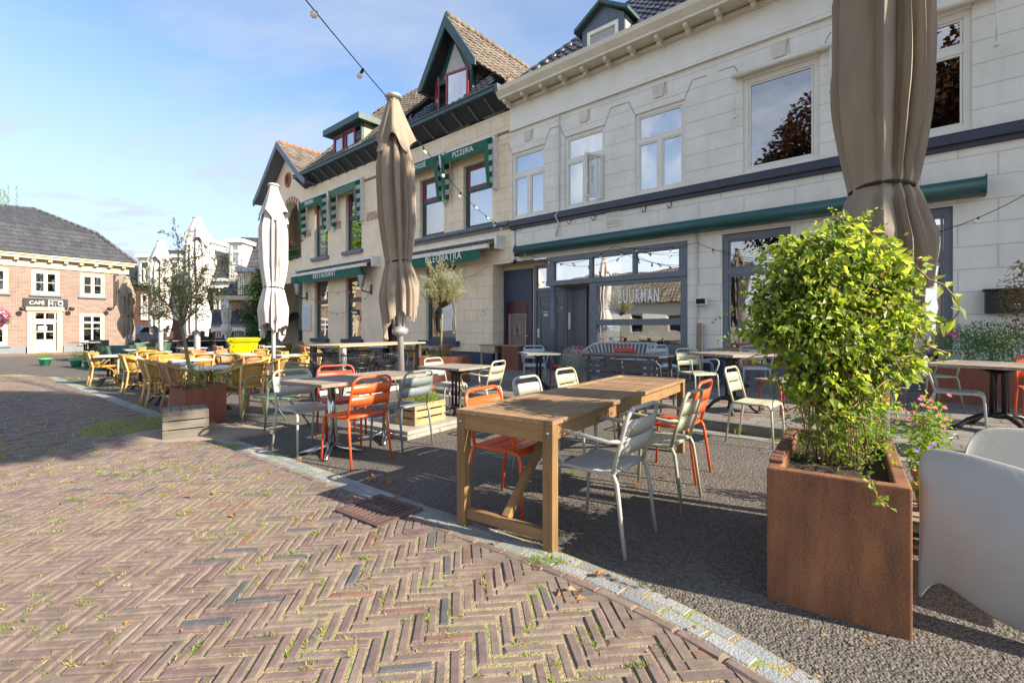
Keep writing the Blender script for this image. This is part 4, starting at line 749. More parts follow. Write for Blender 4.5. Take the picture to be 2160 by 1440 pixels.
# small window awnings of the restaurant
def stripes(mb, p0, p1, q0, q1, n):
    p0, p1, q0, q1 = map(Vector, (p0, p1, q0, q1))
    for i in range(n):
        mb.mi = 1 + i % 2; a, b = i / n, (i + 1) / n; mb.quad(p0.lerp(p1, a), p0.lerp(p1, b), q0.lerp(q1, b), q0.lerp(q1, a))
    mb.mi = 0
def small_awning(a0, a1, zt, zb, txt, label, dirty):
    th = thing('window_awning', label, 'awning', FW(a0, 0, zt), TH, 'small green window awnings of the restaurant'); w = a1 - a0; h = zt - zb
    c = MB(); e = .42
    n_ = 26; g_ = .2; XS = [g_ + (w - .1 - g_) * i / n_ for i in range(n_ + 1)]; sg_ = lambda i: .05 * math.sin(math.pi * i / n_)
    c.add([(x, -.04, -.05) for x in XS] + [(x, -e, -.24 - sg_(i)) for i, x in enumerate(XS)] + [(x + .02 * math.sin(i), -e + .03 + .015 * math.sin(i * 1.3), -.50 - sg_(i) - .025 * (i % 2)) for i, x in enumerate(XS)], [(j * (n_ + 1) + i, j * (n_ + 1) + i + 1, (j + 1) * (n_ + 1) + i + 1, (j + 1) * (n_ + 1) + i) for j in (0, 1) for i in range(n_)])
    for xx, k_ in ((.2, 1), (w - .1, -1)):     # drooping side curtains, green outside with a striped sheet inside
        c.mi = 0; c.quad((xx - .03 * k_, -e + .02, -.24), (xx - .05 * k_, -e + .04, -.9), (xx - .02 * k_, -e + .14, -h), (xx + .10 * k_, -e + .12, -h * .96), (xx + .15 * k_, -e + .06, -.95), (xx + .12 * k_, -e - .01, -.42))
        stripes(c, (xx, -.05, -.05), (xx + .01, -.05, -h * .95), (xx, -e, -.24), (xx + .05 * k_, -e + .16, -h), 9)
    o = c.build('awning_cloth', [m_awng if not dirty else m_awngd, m_awng, m_awnw], th)
    MB().bx(0, w, -.1, -.004, -.04, .03).bx(w - .13, w, -.16, -.004, -h, -.04).bx(w - .16, w + .02, -.18, -.003, -.055, -.035).bx(-.02, .03, -.12, -.004, -h - .15, -h * .5).build('housing', m_alu, th)
    MB().bar((.05, -.06, -h), (.12, -e, -.2), .07, .03).build('awning_arm', m_alu, th)
    if txt: text(txt, .25, m_letter, th, (w / 2 + .05, -e + .0, -.51), (R(97), 0, 0), 'lettering', .002, .72 if len(txt) > 8 else .95, sp=1.05)
    return th
m_awngd = M('faded mossy awning cloth', (.12, .17, .12), .8, c2=(.03, .13, .09), scale=12)
small_awning(-12.5, -10.0, 7.5, 5.75, 'PIZZERIA', 'small green window awning lettered PIZZERIA', False)
small_awning(-15.0, -12.46, 7.55, 5.75, 'STEAKHOUSE', 'small green window awning lettered STEAKHOUSE', False)
a_, z_ = AF(700, 393); small_awning(AF(706, 402)[0], AF(769, 377)[0], 7.75, 5.9, '', 'faded mossy green window awning over the second upstairs window from the gable', True)
small_awning(AF(643, 420)[0], AF(697, 403)[0], 7.7, 5.9, 'SPARERIBS', 'green window awning nearest the gable, its lettering blurred', False)
def long_awning(a0, a1, z, txt, tx, ts, label):
    th = thing('long_awning', label, 'awning', FW(a0, 0, z), TH, 'long green restaurant awnings'); w = a1 - a0
    MB().bx(0, w, -.3, -.004, 0, .1).bx(w, w + .1, -.34, 0, -.33, .1).bx(-.06, 0, -.34, 0, -.2, .1).build('housing', m_alu, th)
    c = MB(); stripes(c, (.02, -.04, -.03), (w - .05, -.04, -.03), (.02, -.5, -.2), (w - .05, -.5, -.2), int(w / .13)); c.build('striped_cloth', [m_awng, m_awnw, m_awng], th)
    MB().bx(0, w - .08, -.58, -.48, -.32, -.2).build('front_bar', m_alu, th)
    v = MB(); n = 60; vs = []
    for j in (0, 1):
        for i in range(n + 1): t_ = i / n; vs.append((.03 + (w - .5) * t_, -.535 + .012 * math.sin(t_ * 50) * j - .01 * j, -.32 - .34 * j))
    v.add(vs, [(i, i + 1, i + n + 2, i + n + 1) for i in range(n)]); v.build('valance', m_awng, th)
    text(txt, ts, m_letter, th, (tx - a0, -.565, -.62), (R(90), 0, 0), 'lettering', .003, .88, sp=1.08); return th
long_awning(-14.9, -9.85, 4.12, 'CLEOPATRA', -12.05, .36, 'long green awning lettered CLEOPATRA with a striped roof')
long_awning(-23.6, -16.75, 4.16, 'RESTAURANT', -20.2, .36, 'long green awning lettered RESTAURANT with a striped roof')
def lantern(px, py, label):
    a, z = AF(px, py); th = thing('wall_lantern', label, 'lantern', FW(a, 0, z), TH, 'green wall lanterns')
    MB().tube([(0, -.02, -.35), (0, -.15, -.42), (-.0, -.45, -.36), (0, -.5, -.25)], .03, 8).bx(-.05, .05, -.05, 0, -.5, -.1).build('bracket', m_green2, th)
    MB().lathe([(.03, -.27), (.10, -.22), (.19, .28), (.2, .3)], 4, (0, -.5, 0)).build('glass_shade', m_bulbp, th)
    MB().lathe([(.26, .28), (.24, .34), (.1, .52), (.05, .54), (.05, .62), (.01, .65)], 4, (0, -.5, 0)).build('lamp_cap', m_green2, th)
    for k in range(4): t_ = k * math.pi / 2; MB().tube([(.10 * math.cos(t_), -.5 + .10 * math.sin(t_), -.22), (.20 * math.cos(t_), -.5 + .20 * math.sin(t_), .29)], .014, 5).build('cage_bar', m_green2, th)
m_green2 = M('bottle green iron', (.01, .09, .055), .4, scale=9); m_bulbp = M('opal glass', (.62, .66, .62), .3, bump=0)
lantern(648, 612, 'green wall lantern left of the RESTAURANT awning'); lantern(784, 596, 'green wall lantern right of the RESTAURANT awning')
# menu case, wall things
a0, z0 = AF(637, 697); a1, z1 = AF(657, 643)
mc = thing('menu_case', 'tall silver menu case on the cream restaurant wall', 'menu case', FW(-23.35, 0, 1.2), TH); MB().bx(0, .85, -.08, 0, 0, 1.28).build('case', m_alu, mc, bevel=.01); MB().bx(.06, .79, -.085, -.08, .06, 1.22).build('menu_sheet', M('menu paper', (.6, .62, .64), .4, c2=(.32, .4, .5), scale=9, bump=0), mc)
def onwall(name, label, cat, px, py, build, off=0., group=None):
    a, z = AF(px, py); th = thing(name, label, cat, FW(a, off, z), TH, group); build(th); return th
def _mail(t): MB().bx(-.22, .22, -.16, 0, -.2, .17).build('box', m_black, t, bevel=.01); MB().bx(-.25, .25, -.2, 0, .17, .2).build('lid', m_black, t); text('22', .1, m_letter, t, (.14, -.165, -.14), (R(90), 0, 0), 'digits', .002)
onwall('mailbox', 'black wall mailbox numbered 22 on the grey stucco', 'mailbox', 2116, 635, _mail)
def _vent(t): 
    MB().bx(-.21, .21, -.03, 0, -.2, .2).build('plate', m_white, t); v = MB()
    for i in range(12): v.bx(-.18 + i * .032, -.168 + i * .032, -.04, -.03, -.16, -.01); v.bx(-.18 + i * .032, -.168 + i * .032, -.04, -.03, .02, .17)
    v.build('grille', m_plain, t)
onwall('wall_vent', 'square white air vent below the dark blue string course', 'vent', 1293, 462, _vent)
for i, (px, py, lb) in enumerate(((1206, 467, 'black wall hook farthest left, nearest the downpipe'), (1257, 459, 'black wall hook just left of the air vent'), (1363, 442, 'black wall hook just right of the air vent'), (1417, 433, 'black wall hook farthest right above the green awning case'))):
    onwall('wall_hook', lb, 'hook', px, py, lambda t: MB().tube([(0, -.01, .12), (0, -.06, -.06), (-.02, -.14, -.1), (-.03, -.18, -.03)], .012, 6).build('hook', m_black, t), group='black hooks on the grey wall')
onwall('floodlight', 'small grey wall floodlight between the cafe window and the curtained window', 'lamp', 1484, 636, lambda t: (MB().bx(-.13, .13, -.2, -.06, -.09, .09).build('housing', m_alu, t, bevel=.01), MB().bx(-.1, .1, -.205, -.2, -.06, .06).build('lens', m_dark, t), MB().bx(-.04, .04, -.06, 0, -.04, .04).build('arm', m_alu, t)))
tp = thing('timber_post', 'weathered timber post leaning on the grey wall', 'post', FW(-3.55, .12, .1), TH); MB().bx(-.05, .05, -.05, .05, 0, 1.3).build('post', m_greyw, tp)
pipe = MB()
for (p1_, p2_) in (((1178, 378), (1178, 458)),): pass
a_ = AF(1181, 400)[0]; pipe.tube([(a_, -.05, 7.4), (a_, -.05, 4.66), (a_ - .05, -.16, 4.5), (a_, -.05, 4.3), (a_ - .1, -.05, 3.95)], .02, 6); a2 = AF(1471, 560)[0]; pipe.tube([(a2, -.03, 3.5), (a2, -.03, .2)], .018, 6)
o = pipe.build('wall_pipes', m_plain); o.parent = GH; o.name = 'downpipe'
# ================================================================= CAFE ACROSS THE SQUARE
class Pl:
    """vertical plane through o along u; a(px, py, off) -> (along, z)"""
    def __init__(s, o, u): s.o = Vector((o[0], o[1], 0)); s.u = Vector((u[0], u[1], 0)).normalized(); s.w = Vector((-s.u.y, s.u.x, 0)); s.th = math.atan2(s.u.y, s.u.x)
    def a(s, px, py, off=0.0):
        k = (px - CX) / FPX; b = s.o - s.w * off; a = (k * b.y - b.x) / (s.u.x - k * s.u.y); d = b.y + a * s.u.y
        return a, H - (py - HY) * d / FPX
HP = Pl(G(0, 748), (.554, .832)); HO = thing('brick_cafe', 'pink brick cafe building with a dark tiled hipped roof and pale yellow cornice', 'house', HP.o, HP.th)
hx0, hx1 = -7.0, HP.a(266, 700)[0]; ez = HP.a(0, 540)[1]
def hr(p0, p1): (a0, z1), (a1, _z) = HP.a(*p0), HP.a(p1[0], p0[1]); z0 = HP.a(p1[0], p1[1])[1]; return a0, a1, z0, HP.a(*p0)[1]
wins = [hr((65.6, 568), (125.4, 624)), hr((168.5, 576), (220.7, 627)), (-1.3, HP.a(17.5, 600)[0], 2.9, 4.45)]
lw = [hr((167.6, 660.5), (220, 724)), (-1.3, HP.a(16, 690)[0], .55, 2.2)]
dr_ = (HP.a(57, 700)[0], HP.a(131, 700)[0], 0.0, 2.3)
zw = [w_[2:] for w_ in wins]; wins[0] = wins[0][:2] + (zw[1][0], zw[1][1]); wins[2] = wins[2][:2] + zw[1]; lw[1] = lw[1][:2] + lw[0][2:]
wb_ = MB(); wall(wb_, hx0, hx1, .35, ez, [w_ for w_ in wins + lw] + [(dr_[0], dr_[1], .35, dr_[3])]); wb_.quad((hx1, 0, 0), (hx1, 6, 0), (hx1, 6, ez), (hx1, 0, ez)); wb_.build('brick_wall', m_brick, HO)
pb_ = MB()
for q in ((hx0, dr_[0] - .05), (dr_[1] + .05, hx1)): pb_.bx(q[0], q[1], -.03, .15, -.2, .37)
pb_.build('plinth', m_greyblue, HO)
MB().bx(hx0, hx1 + .12, -.05, .1, ez - .42, ez).bx(hx0, hx1 + .3, -.32, .1, ez, ez + .14).bx(hx0, hx1 + .34, -.38, .1, ez + .14, ez + .22).build('cornice', m_yellow, HO)
for i in range(14): xx = hx1 - .25 - i * .62; MB().bx(xx, xx + .16, -.26, -.05, ez - .12, ez).build('cornice_block', m_yellow, HO)
dg_ = m_glassm
for w_ in wins: o = window(HO, w_[0], w_[1], w_[2], w_[3], '4', m_yellow, m_glassd, y=-.02, w=.1); i_ = MB(); xm = (w_[0] + w_[1]) / 2; ring(i_, w_[0] + .1, xm - .0, w_[2] + .1, w_[3] - .1, .07, -.035, .02); ring(i_, xm, w_[1] - .1, w_[2] + .1, w_[3] - .1, .07, -.035, .02); i_.build('sash', m_white, o); sill(HO, w_[0] - .08, w_[1] + .08, w_[2], m_greyblue, y0=-.1, h=.1)
for w_ in lw:
    o = window(HO, w_[0], w_[1], w_[2], w_[3], '4', m_yellow, m_glassd, y=-.02, w=.1); i_ = MB(); xm = (w_[0] + w_[1]) / 2; zt = w_[3] - .5
    ring(i_, w_[0] + .1, w_[1] - .1, w_[2] + .1, w_[3] - .1, .07, -.035, .02); i_.bx(xm - .03, xm + .03, -.03, .02, w_[2] + .1, w_[3] - .1); i_.bx(w_[0] + .1, w_[1] - .1, -.04, .02, zt - .05, zt + .05); i_.build('sash', m_white, o); sill(HO, w_[0] - .08, w_[1] + .08, w_[2], m_greyblue, y0=-.1, h=.1)
df = MB(); ring(df, dr_[0], dr_[1], -.1, 2.32, .2, -.06, .1); df.bx(dr_[0] - .06, dr_[1] + .06, -.14, .1, 2.22, 2.4); df.bx(dr_[0] + .2, dr_[1] - .2, -.03, .06, 1.62, 1.72); dfo = df.build('door_case', m_yellow, HO)
a0, a1 = dr_[0] + .24, dr_[1] - .24; dl = MB(); ring(dl, a0, a1, .03, 1.62, .09, .0, .05); dl.bx(a0 + .09, a1 - .09, .0, .05, .12, .72); am = (a0 + a1) / 2; dl.bx(am - .03, am + .03, .0, .05, .72, 1.53); dl.bx(a0 + .09, a1 - .09, 0, .05, 1.1, 1.15); dlo = dl.build('door', m_white, HO); pane(dlo, a0 + .09, a1 - .09, .72, 1.53, .03, m_glassd)
tl = MB(); ring(tl, a0, a1, 1.72, 2.14, .06, .0, .05); tl.bx(am - .03, am + .03, 0, .05, 1.78, 2.08); tlo = tl.build('transom', m_white, HO); pane(tlo, a0 + .06, a1 - .06, 1.78, 2.08, .03, m_glassd)
MB().bx(a0 + .16, a0 + .5, -.01, .0, 1.2, 1.42).build('notice', m_white, dlo)
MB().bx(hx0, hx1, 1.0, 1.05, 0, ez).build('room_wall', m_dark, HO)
sx0, sx1 = HP.a(48, 640)[0], HP.a(142, 640)[0]; sz0, sz1 = HP.a(95, 650)[1], HP.a(95, 630)[1]
sb = MB().bx(sx0, sx1, -.12, -.02, sz0, sz1).build('sign_board', M('black sign board', (.02, .022, .028), .4, bump=0), HO); hS = sz1 - sz0
text('CAFÉ', hS * .5, m_letter, sb, (sx0 + (sx1 - sx0) * .29, -.124, sz0 + hS * .27), (R(90), 0, 0), 'lettering', .003, 1.0)
text('H  O', hS * .62, m_letter, sb, (sx0 + (sx1 - sx0) * .715, -.124, sz0 + hS * .2), (R(90), 0, 0), 'lettering', .003, .92)
text('2', hS * .42, M('blue lettering', (.15, .5, .62), .6, bump=0), sb, (sx0 + (sx1 - sx0) * .70, -.128, sz0 + hS * .2), (R(90), 0, 0), 'lettering', .003, .8)
r2_ = MB(); ring(r2_, sx0 + (sx1 - sx0) * .545, sx0 + (sx1 - sx0) * .875, sz0 + hS * .1, sz0 + hS * .86, .018, -.126, -.12); r2_.build('sign_border', m_letter, sb)
for px_, lb in ((43, 'black floodlight left of the CAFE sign'), (146, 'pale floodlight right of the CAFE sign'), (226, 'black floodlight near the right corner of the brick cafe')):
    a_, z_ = HP.a(px_, 651); t_ = thing('floodlight', lb, 'lamp', HP.o + HP.u * a_ + Vector((0, 0, z_)), HP.th, 'floodlights on the brick cafe'); MB().tube([(0, 0, .0), (0, -.35, .02)], .02, 6).build('arm', m_black, t_); MB().lathe([(.05, 0), (.11, .05), (.12, .16), (.04, .2)], 10, (0, -.4, -.12)).build('lamp_head', m_black, t_)
rh = MB(); l_ = 1
ys1, zs1 = .95, None; zb = HP.a(204, 494, -1.0)[1]; ab_ = HP.a(204, 494, -1.0)[0]
ra = HP.a(70, 441, -3.4)
sl1 = Vector((0, 1.0 + .38, zb - (ez + .22))); tl_ = sl1.length
tiles(rh, (hx0, -.38, ez + .22), (1, 0, 0), sl1.normalized(), [(0, 0), (hx1 + .34 - hx0, 0), (ab_ - hx0, tl_), (0, tl_)], .22, .3)
sl2 = Vector((0, 2.4, ra[1] - zb)); tiles(rh, (hx0, 1.0, zb), (1, 0, 0), sl2.normalized(), [(0, 0), (ab_ - hx0, 0), (ra[0] - hx0 + .1, sl2.length), (ra[0] - hx0 - .1, sl2.length), (0, .35 * sl2.length)], .22, .3)
rh.build('roof_tiles', M('dark grey roof tile', (.075, .078, .085), .6, c2=(.05, .052, .058), scale=2, bump=.1, island=.15), HO)
hd_ = MB(); hd_.quad((hx0, -.3, ez + .2), (hx1 + .3, -.3, ez + .2), (ab_, 1.0, zb - .02), (hx0, 1.0, zb - .02)); hd_.quad((hx1 + .3, -.3, ez + .2), (hx1 + .3, 7, ez + .2), (ab_, 6, zb), (ab_, 1, zb)); hd_.quad((hx0, 1.0, zb - .02), (ab_, 1, zb - .02), (ra[0], 3.4, ra[1] - .02), (hx0, 3.4, zb + .6)); hd_.quad((ab_, 1, zb), (ab_, 6, zb), (ra[0], 3.4, ra[1]), (ra[0], 3.4, ra[1])); hd_.build('roof_deck', m_soffit, HO)
hr_ = MB(); ridge(hr_, (hx1 + .34, -.38, ez + .26), (ab_, 1.0, zb + .05), .09); ridge(hr_, (ab_, 1.0, zb + .05), (ra[0], 3.4, ra[1] + .03), .09); ridge(hr_, (ra[0], 3.4, ra[1]), (hx0, 3.4, zb + .6), .09); hr_.build('hip_tiles', bpy.data.materials['dark grey roof tile'], HO)
o = MB().quad((-9, -2.2, .03), (14, -2.2, .03), (14, .3, .03), (-9, .3, .03)).bx(-9, 14, -2.3, -2.2, -.01, .032).build('cafe_pavement', M('reddish street clinker', (.24, .13, .10), .85, c2=(.17, .10, .08), scale=8, bump=.6)); struct(o); o.location = HP.o; o.rotation_euler = (0, 0, HP.th)
ns = thing('neon_sign_frame', 'dark vertical sign frame projecting from the brick cafe corner', 'sign', HP.o + HP.u * HP.a(241, 620)[0] + Vector((0, 0, HP.a(241, 645)[1])), HP.th)
MB().bar((0, -.05, 0), (0, -.05, 1.75), .06, .06).bar((.12, -.2, .2), (.12, -.2, 1.5), .1, .05).bar((0, 0, .05), (.0, -.4, .05), .05, .05).bar((0, -.05, 1.75), (.1, -.3, 1.75), .05, .05).build('frame', m_iron, ns)
# ================================================================= HOUSES AT THE END OF THE SQUARE
def X(px, d): return (px - CX) / FPX * d
def Z(py, d): return H - (py - HY) * d / FPX
def bgwin(par, px0, px1, py0, py1, d, y=0., mf=None, style='T'): f = window(par, X(px0, d), X(px1, d), Z(py1, d), Z(py0, d), style, mf or m_white, m_glassd, y=y - .06, w=.07); return f
d = 36.0; b1 = thing('brick_townhouse', 'dark brick town house with pale roof dormers behind the parasols', 'house', (0, d, 0), 0)
w_ = MB(); w_.bx(X(283, d), X(436, d), 0, 6, -.2, Z(600, d)).build('brick_wall', m_brickd, b1)
for p_ in ((298, 312, 620, 675), (330, 347, 620, 675), (365, 380, 625, 675), (403, 418, 620, 675)): bgwin(b1, *p_, d)
MB().bx(X(294, d), X(313, d), -.08, -.01, 0, Z(697, d)).build('white_door', m_white, b1)
rfm = MB(); rfm.T = None; rfm.quad((X(283, d), -.2, Z(600, d)), (X(436, d), -.2, Z(600, d)), (X(430, d), 1.6, Z(520, d)), (X(290, d), 1.6, Z(520, d))); rfm.quad((X(290, d), 1.6, Z(520, d)), (X(430, d), 1.6, Z(520, d)), (X(430, d), 6, Z(520, d)), (X(290, d), 6, Z(520, d))); rfm.quad((X(436, d), -.2, Z(600, d)), (X(436, d), 6, Z(600, d)), (X(430, d), 6, Z(520, d)), (X(430, d), 1.6, Z(520, d))); rfm.build('roof', m_tiled, b1)
for a_, b_ in ((298, 326), (362, 388), (405, 428)):
    q = MB(); q.bx(X(a_, d), X(b_, d), -.3, 1.4, Z(602, d), Z(545, d)).bx(X(a_ - 3, d), X(b_ + 3, d), -.5, 1.5, Z(545, d), Z(538, d)); qo = q.build('dormer', m_white, b1); bgwin(qo, a_ + 4, b_ - 4, 552, 598, d, y=-.3)
d = 34.0; b2 = thing('mansard_house', 'brick house with a dark tiled mansard roof and white dormer', 'house', (0, d, 0), 0)
MB().bx(X(449, d), X(600, d), 0, 8, -.2, Z(608, d)).build('brick_wall', M('brown wall brick', (.30, .17, .12), .8, c2=(.22, .12, .09), scale=6), b2)
MB().bx(X(446, d), X(600, d), -.25, 8, Z(608, d), Z(594, d)).bx(X(443, d), X(600, d), -.45, 8, Z(594, d), Z(588, d)).build('white_cornice', m_white, b2)
mr_ = MB(); P_ = lambda px, py, y: (X(px, d), y, Z(py, d))
tiles(mr_, (X(445, d), -.4, Z(588, d)), (1, 0, 0), Vector((0, 1.6, Z(500, d) - Z(588, d))).normalized(), [(0, 0), (5.3, 0), (5.3, 3.3), (1.3, 3.3)], .3, .33); mr_.build('roof_tiles', m_tiled, b2)
MB().quad(P_(445, 588, -.42), P_(600, 588, -.42), P_(600, 497, 1.3), P_(487, 493, 1.3)).quad(P_(445, 588, -.42), P_(487, 493, 1.3), P_(487, 493, 5), P_(445, 588, 6)).quad(P_(487, 493, 1.3), P_(600, 497, 1.3), P_(600, 497, 6), P_(487, 493, 5)).build('roof', m_tiled, b2)
q = MB(); q.bx(X(492, d), X(520, d), -.5, 1.2, Z(590, d), Z(515, d)).bx(X(488, d), X(525, d), -.7, 1.4, Z(515, d), Z(507, d)); qo = q.build('dormer', m_white, b2); bgwin(qo, 496, 514, 518, 560, d, y=-.5, style='H')
q = MB(); q.bx(X(440, d), X(456, d), -.5, 1.2, Z(590, d), Z(515, d)).bx(X(437, d), X(459, d), -.7, 1.4, Z(515, d), Z(507, d)); q.build('dormer', m_white, b2)
bgwin(b2, 452, 462, 622, 675, d); MB().tube([(X(465, d), -.1, 0), (X(465, d), -.1, Z(600, d))], .06, 8).build('drainpipe', m_alu, b2)
d = 28.5; b3 = thing('arcade_pub', 'low brick pub with yellow trimmed dormer over a white arched arcade', 'house', (0, d, 0), 0)
MB().bx(X(470, d), X(640, d), 0, 8, Z(655, d), Z(630, d)).build('brick_wall', bpy.data.materials['brown wall brick'], b3)
MB().bx(X(458, d), X(640, d), -.35, .2, Z(633, d), Z(624, d)).build('yellow_gutter', m_yellow, b3)
q = MB(); tiles(q, (X(460, d), -.3, Z(624, d)), (1, 0, 0), (0, .62, .78), [(0, 0), (5.5, 0), (5.5, 3.2), (2.6, 3.2)], .28, .32); q.build('roof_tiles', m_tiled, b3)
MB().quad((X(460, d), -.3, Z(626, d)), (X(640, d), -.3, Z(626, d)), (X(640, d), 1.7, Z(545, d)), (X(540, d), 1.7, Z(545, d))).build('roof_deck', m_soffit, b3)
q = MB(); q.bx(X(507, d), X(534, d), -.3, 1.2, Z(624, d), Z(575, d)); qo = q.build('dormer', m_yellow, b3); MB().prism([(X(503, d), Z(575, d)), (X(538, d), Z(575, d)), (X(512, d), Z(561, d))], lambda x, y, dd: (x, dd, y), -.5, 1.4).build('dormer_roof', m_lead, qo); bgwin(qo, 511, 522, 580, 622, d, y=-.3, style='4')
q = MB(); tiles(q, (X(448, d), -2.0, Z(684, d)), (1, 0, 0), Vector((0, 2.0, Z(652, d) - Z(684, d))).normalized(), [(0, 0), (5.6, 0), (5.6, 2.2), (.3, 2.2)], .28, .3); q.build('lean_to_roof', m_tiled, b3)
MB().quad((X(448, d), -2.0, Z(685, d)), (X(640, d), -2.0, Z(685, d)), (X(640, d), 0, Z(653, d)), (X(448, d), 0, Z(653, d))).bx(X(447, d), X(640, d), -2.1, -1.95, Z(688, d), Z(684, d)).build('lean_to_deck', m_bandg, b3)
ar_ = MB(); dd_ = d - 1.9; xs_ = [X(445, dd_)] + [X(px, dd_) for px in range(450, 580, 3)]
def archz(px): 
    for c_, h_ in ((464, 20), (504, 22), (547, 22), (425, 20)):
        if abs(px - c_) < h_: return Z(697 + 9 * (1 - math.sqrt(max(0, 1 - ((px - c_) / h_) ** 2))), dd_)
    return None
for px in range(446, 585, 2):
    z_ = archz(px + 1); x0_, x1_ = X(px, dd_), X(px + 2, dd_)
    ar_.bx(x0_, x1_, -1.95, -1.8, z_ if z_ is not None else 0, Z(685, dd_))
ar_.build('arcade', m_frieze, b3)
MB().bx(X(448, d), X(640, d), 0, .2, -.2, Z(652, d)).build('back_wall', m_brickd, b3)
for p_ in ((456, 470), (474, 486), (494, 506), (508, 520)): bgwin(b3, p_[0], p_[1], 697, 736, d, y=.0, style='4')
b4 = thing('slate_house', 'slate clad upper storey of a red brick house beyond the brick cafe', 'house', (0, 38, 0), 0); d = 38.0
MB().bx(X(262, d), X(289, d), 0, 5, 0, Z(655, d)).build('brick_wall', M('red wall brick', (.30, .09, .06), .8, scale=8), b4); MB().bx(X(260, d), X(289, d), .05, 5, Z(655, d), Z(560, d)).build('slate_cladding', m_tiled, b4)
# parked car behind the brown parasol
ca = thing('parked_car', 'silver parked car glimpsed behind the brown parasol', 'car', (X(284, 32), 32, 0), R(100))
bd = MB(); bd.prism([(-2.0, .35), (-2.05, .75), (-1.9, .95), (-1.0, 1.02), (-.45, 1.42), (.9, 1.45), (1.7, 1.05), (2.05, .98), (2.1, .4)], lambda x, y, dd: (x, dd, y), -.82, .82); bd.build('body', M('silver car paint', (.45, .48, .5), .25, metal=.4, bump=0), ca, bevel=.08)
gl_ = MB(); gl_.prism([(-.95, 1.05), (-.45, 1.38), (.85, 1.40), (1.5, 1.06)], lambda x, y, dd: (x, dd, y), -.835, .835); gl_.build('window', m_dark, ca); MB().quad((-1.0, -.7, 1.05), (-1.0, .7, 1.05), (-.5, .62, 1.40), (-.5, -.62, 1.40)).build('windscreen', m_glassm, ca)
for sx in (-1.3, 1.35):
    for sy in (-.8, .8): MB().tube([(sx, sy - .1, .32), (sx, sy + .1, .32)], .32, 20).build('wheel', m_black, ca)
for sy in (-.6, .6): MB().bx(-2.08, -2.0, sy - .16, sy + .16, .66, .8).build('headlight', m_alu, ca)
# houses behind the camera: seen in the window reflections
for (aa_, D_, wd_, wall_m, rt_, nm, lb, he) in ((-17.5, 25, 16, m_frieze, m_tilew, 'white_house', 'long low white house with a clay tile roof across the street', 3.4), (8, 27, 14, m_brick, m_tilew, 'brick_house', 'brick house with a clay tile roof across the street', 5.0)):
    q_ = thing(nm, lb, 'house', FW(aa_ - wd_ / 2, D_), TH + math.pi); q_.location = FW(aa_ + wd_ / 2, D_)
    w_ = MB(); hs_ = [(1 + i * 3.2, 2.2 + i * 3.2, 1.0, 2.5) for i in range(int(wd_ / 3.2))]; wall(w_, 0, wd_, 0, he, hs_); w_.build('wall', wall_m, q_)
    for h_ in hs_: window(q_, *h_, 'H', m_white, m_glassd, y=.1)
    MB().bx(0, wd_, .5, .55, 0, he).build('room_wall', m_dark, q_)
    r_ = MB(); tiles(r_, (-.3, -.4, he), (1, 0, 0), (0, .75, .66), [(0, 0), (wd_ + .6, 0), (wd_ + .6, 4.6), (0, 4.6)], .32, .4); r_.build('roof', rt_, q_); MB().quad((-.3, -.4, he - .03), (wd_ + .3, -.4, he - .03), (wd_ + .3, 3.1, he + 3.0), (-.3, 3.1, he + 3.0)).build('roof_deck', m_soffit, q_)
# ================================================================= TREES
def branches(mb, p, d, l, r, depth, tips, spread=.6):
    p = Vector(p); d = Vector(d).normalized(); q = p + d * l; m_ = (p + q) / 2 + rvec() * l * .06
    mb.tube([p, m_, q], [r, r * .85, r * .68], 7)
    if depth == 0: tips.append(q); return
    for i in range(3 if depth > 1 else 2):
        nd = (d + rvec() * spread + Vector((0, 0, .15))).normalized(); branches(mb, q, nd, l * ru(.62, .85), r * .6, depth - 1, tips, spread)
def tree(name, label, loc, h_trunk, r, crowns, n, ls, lm, group=None, bark=m_barkb, droop=.3, hollow=.35, spread=.7):
    t_ = thing(name, label, 'tree', loc, 0, group); tr = MB(); tips = []; branches(tr, (0, 0, -.1), (0, 0, 1), h_trunk, r, 2, tips, spread); tr.build('trunk', bark, t_)
    c_ = MB(); tot = sum(k[1][0] * k[1][2] for k in crowns)
    for c, rr_ in crowns: cloud(c_, c, rr_, int(n * rr_[0] * rr_[2] / tot), ls, ls * .55, hollow, droop)
    c_.build('crown', lm, t_); return t_
tree('street_tree', 'tall dark leafed street tree beside the grey house, outside the view', (8.6, -.05, 0), 7.6, .10, [((-.9, -.6, 10.0), (1.8, 1.5, 1.8)), ((-1.3, -1.5, 9.3), (1.2, 1.0, 1.1)), ((.1, -.6, 11.4), (1.6, 1.4, 1.5)), ((-1.5, .1, 9.4), (1.0, .9, .8)), ((.3, .3, 9.6), (1.2, 1, 1.0)), ((-.3, -1.3, 9.6), (1.1, .9, 1.0))], 26000, .25, m_leafd, spread=.4)
tree('copper_beech', 'copper beech standing across the street, mirrored in the upstairs windows', FW(-3.0, 15.5), 4.5, .35, [((0, 0, 8.8), (3.0, 3.0, 3.6)), ((2.0, -1.7, 9.6), (2.8, 2.8, 3.6)), ((-1.6, 1.2, 7.6), (2.2, 2.2, 2.4)), ((1.2, -.9, 13), (2.0, 2.0, 2.2)), ((4.6, -3.8, 10.5), (2.8, 2.8, 3.4))], 30000, .30, m_leafr)
tree('lime_tree', 'large green tree beyond the brick cafe, mirrored in the restaurant windows', FW(-44, 15), 4, .35, [((0, 0, 8), (4.5, 4.5, 4.5)), ((3, 1, 6.5), (3, 3, 3)), ((-3, -2, 7), (3, 3, 3)), ((1, 1, 11.5), (2.6, 2.6, 2.4))], 6000, .45, m_leafy)
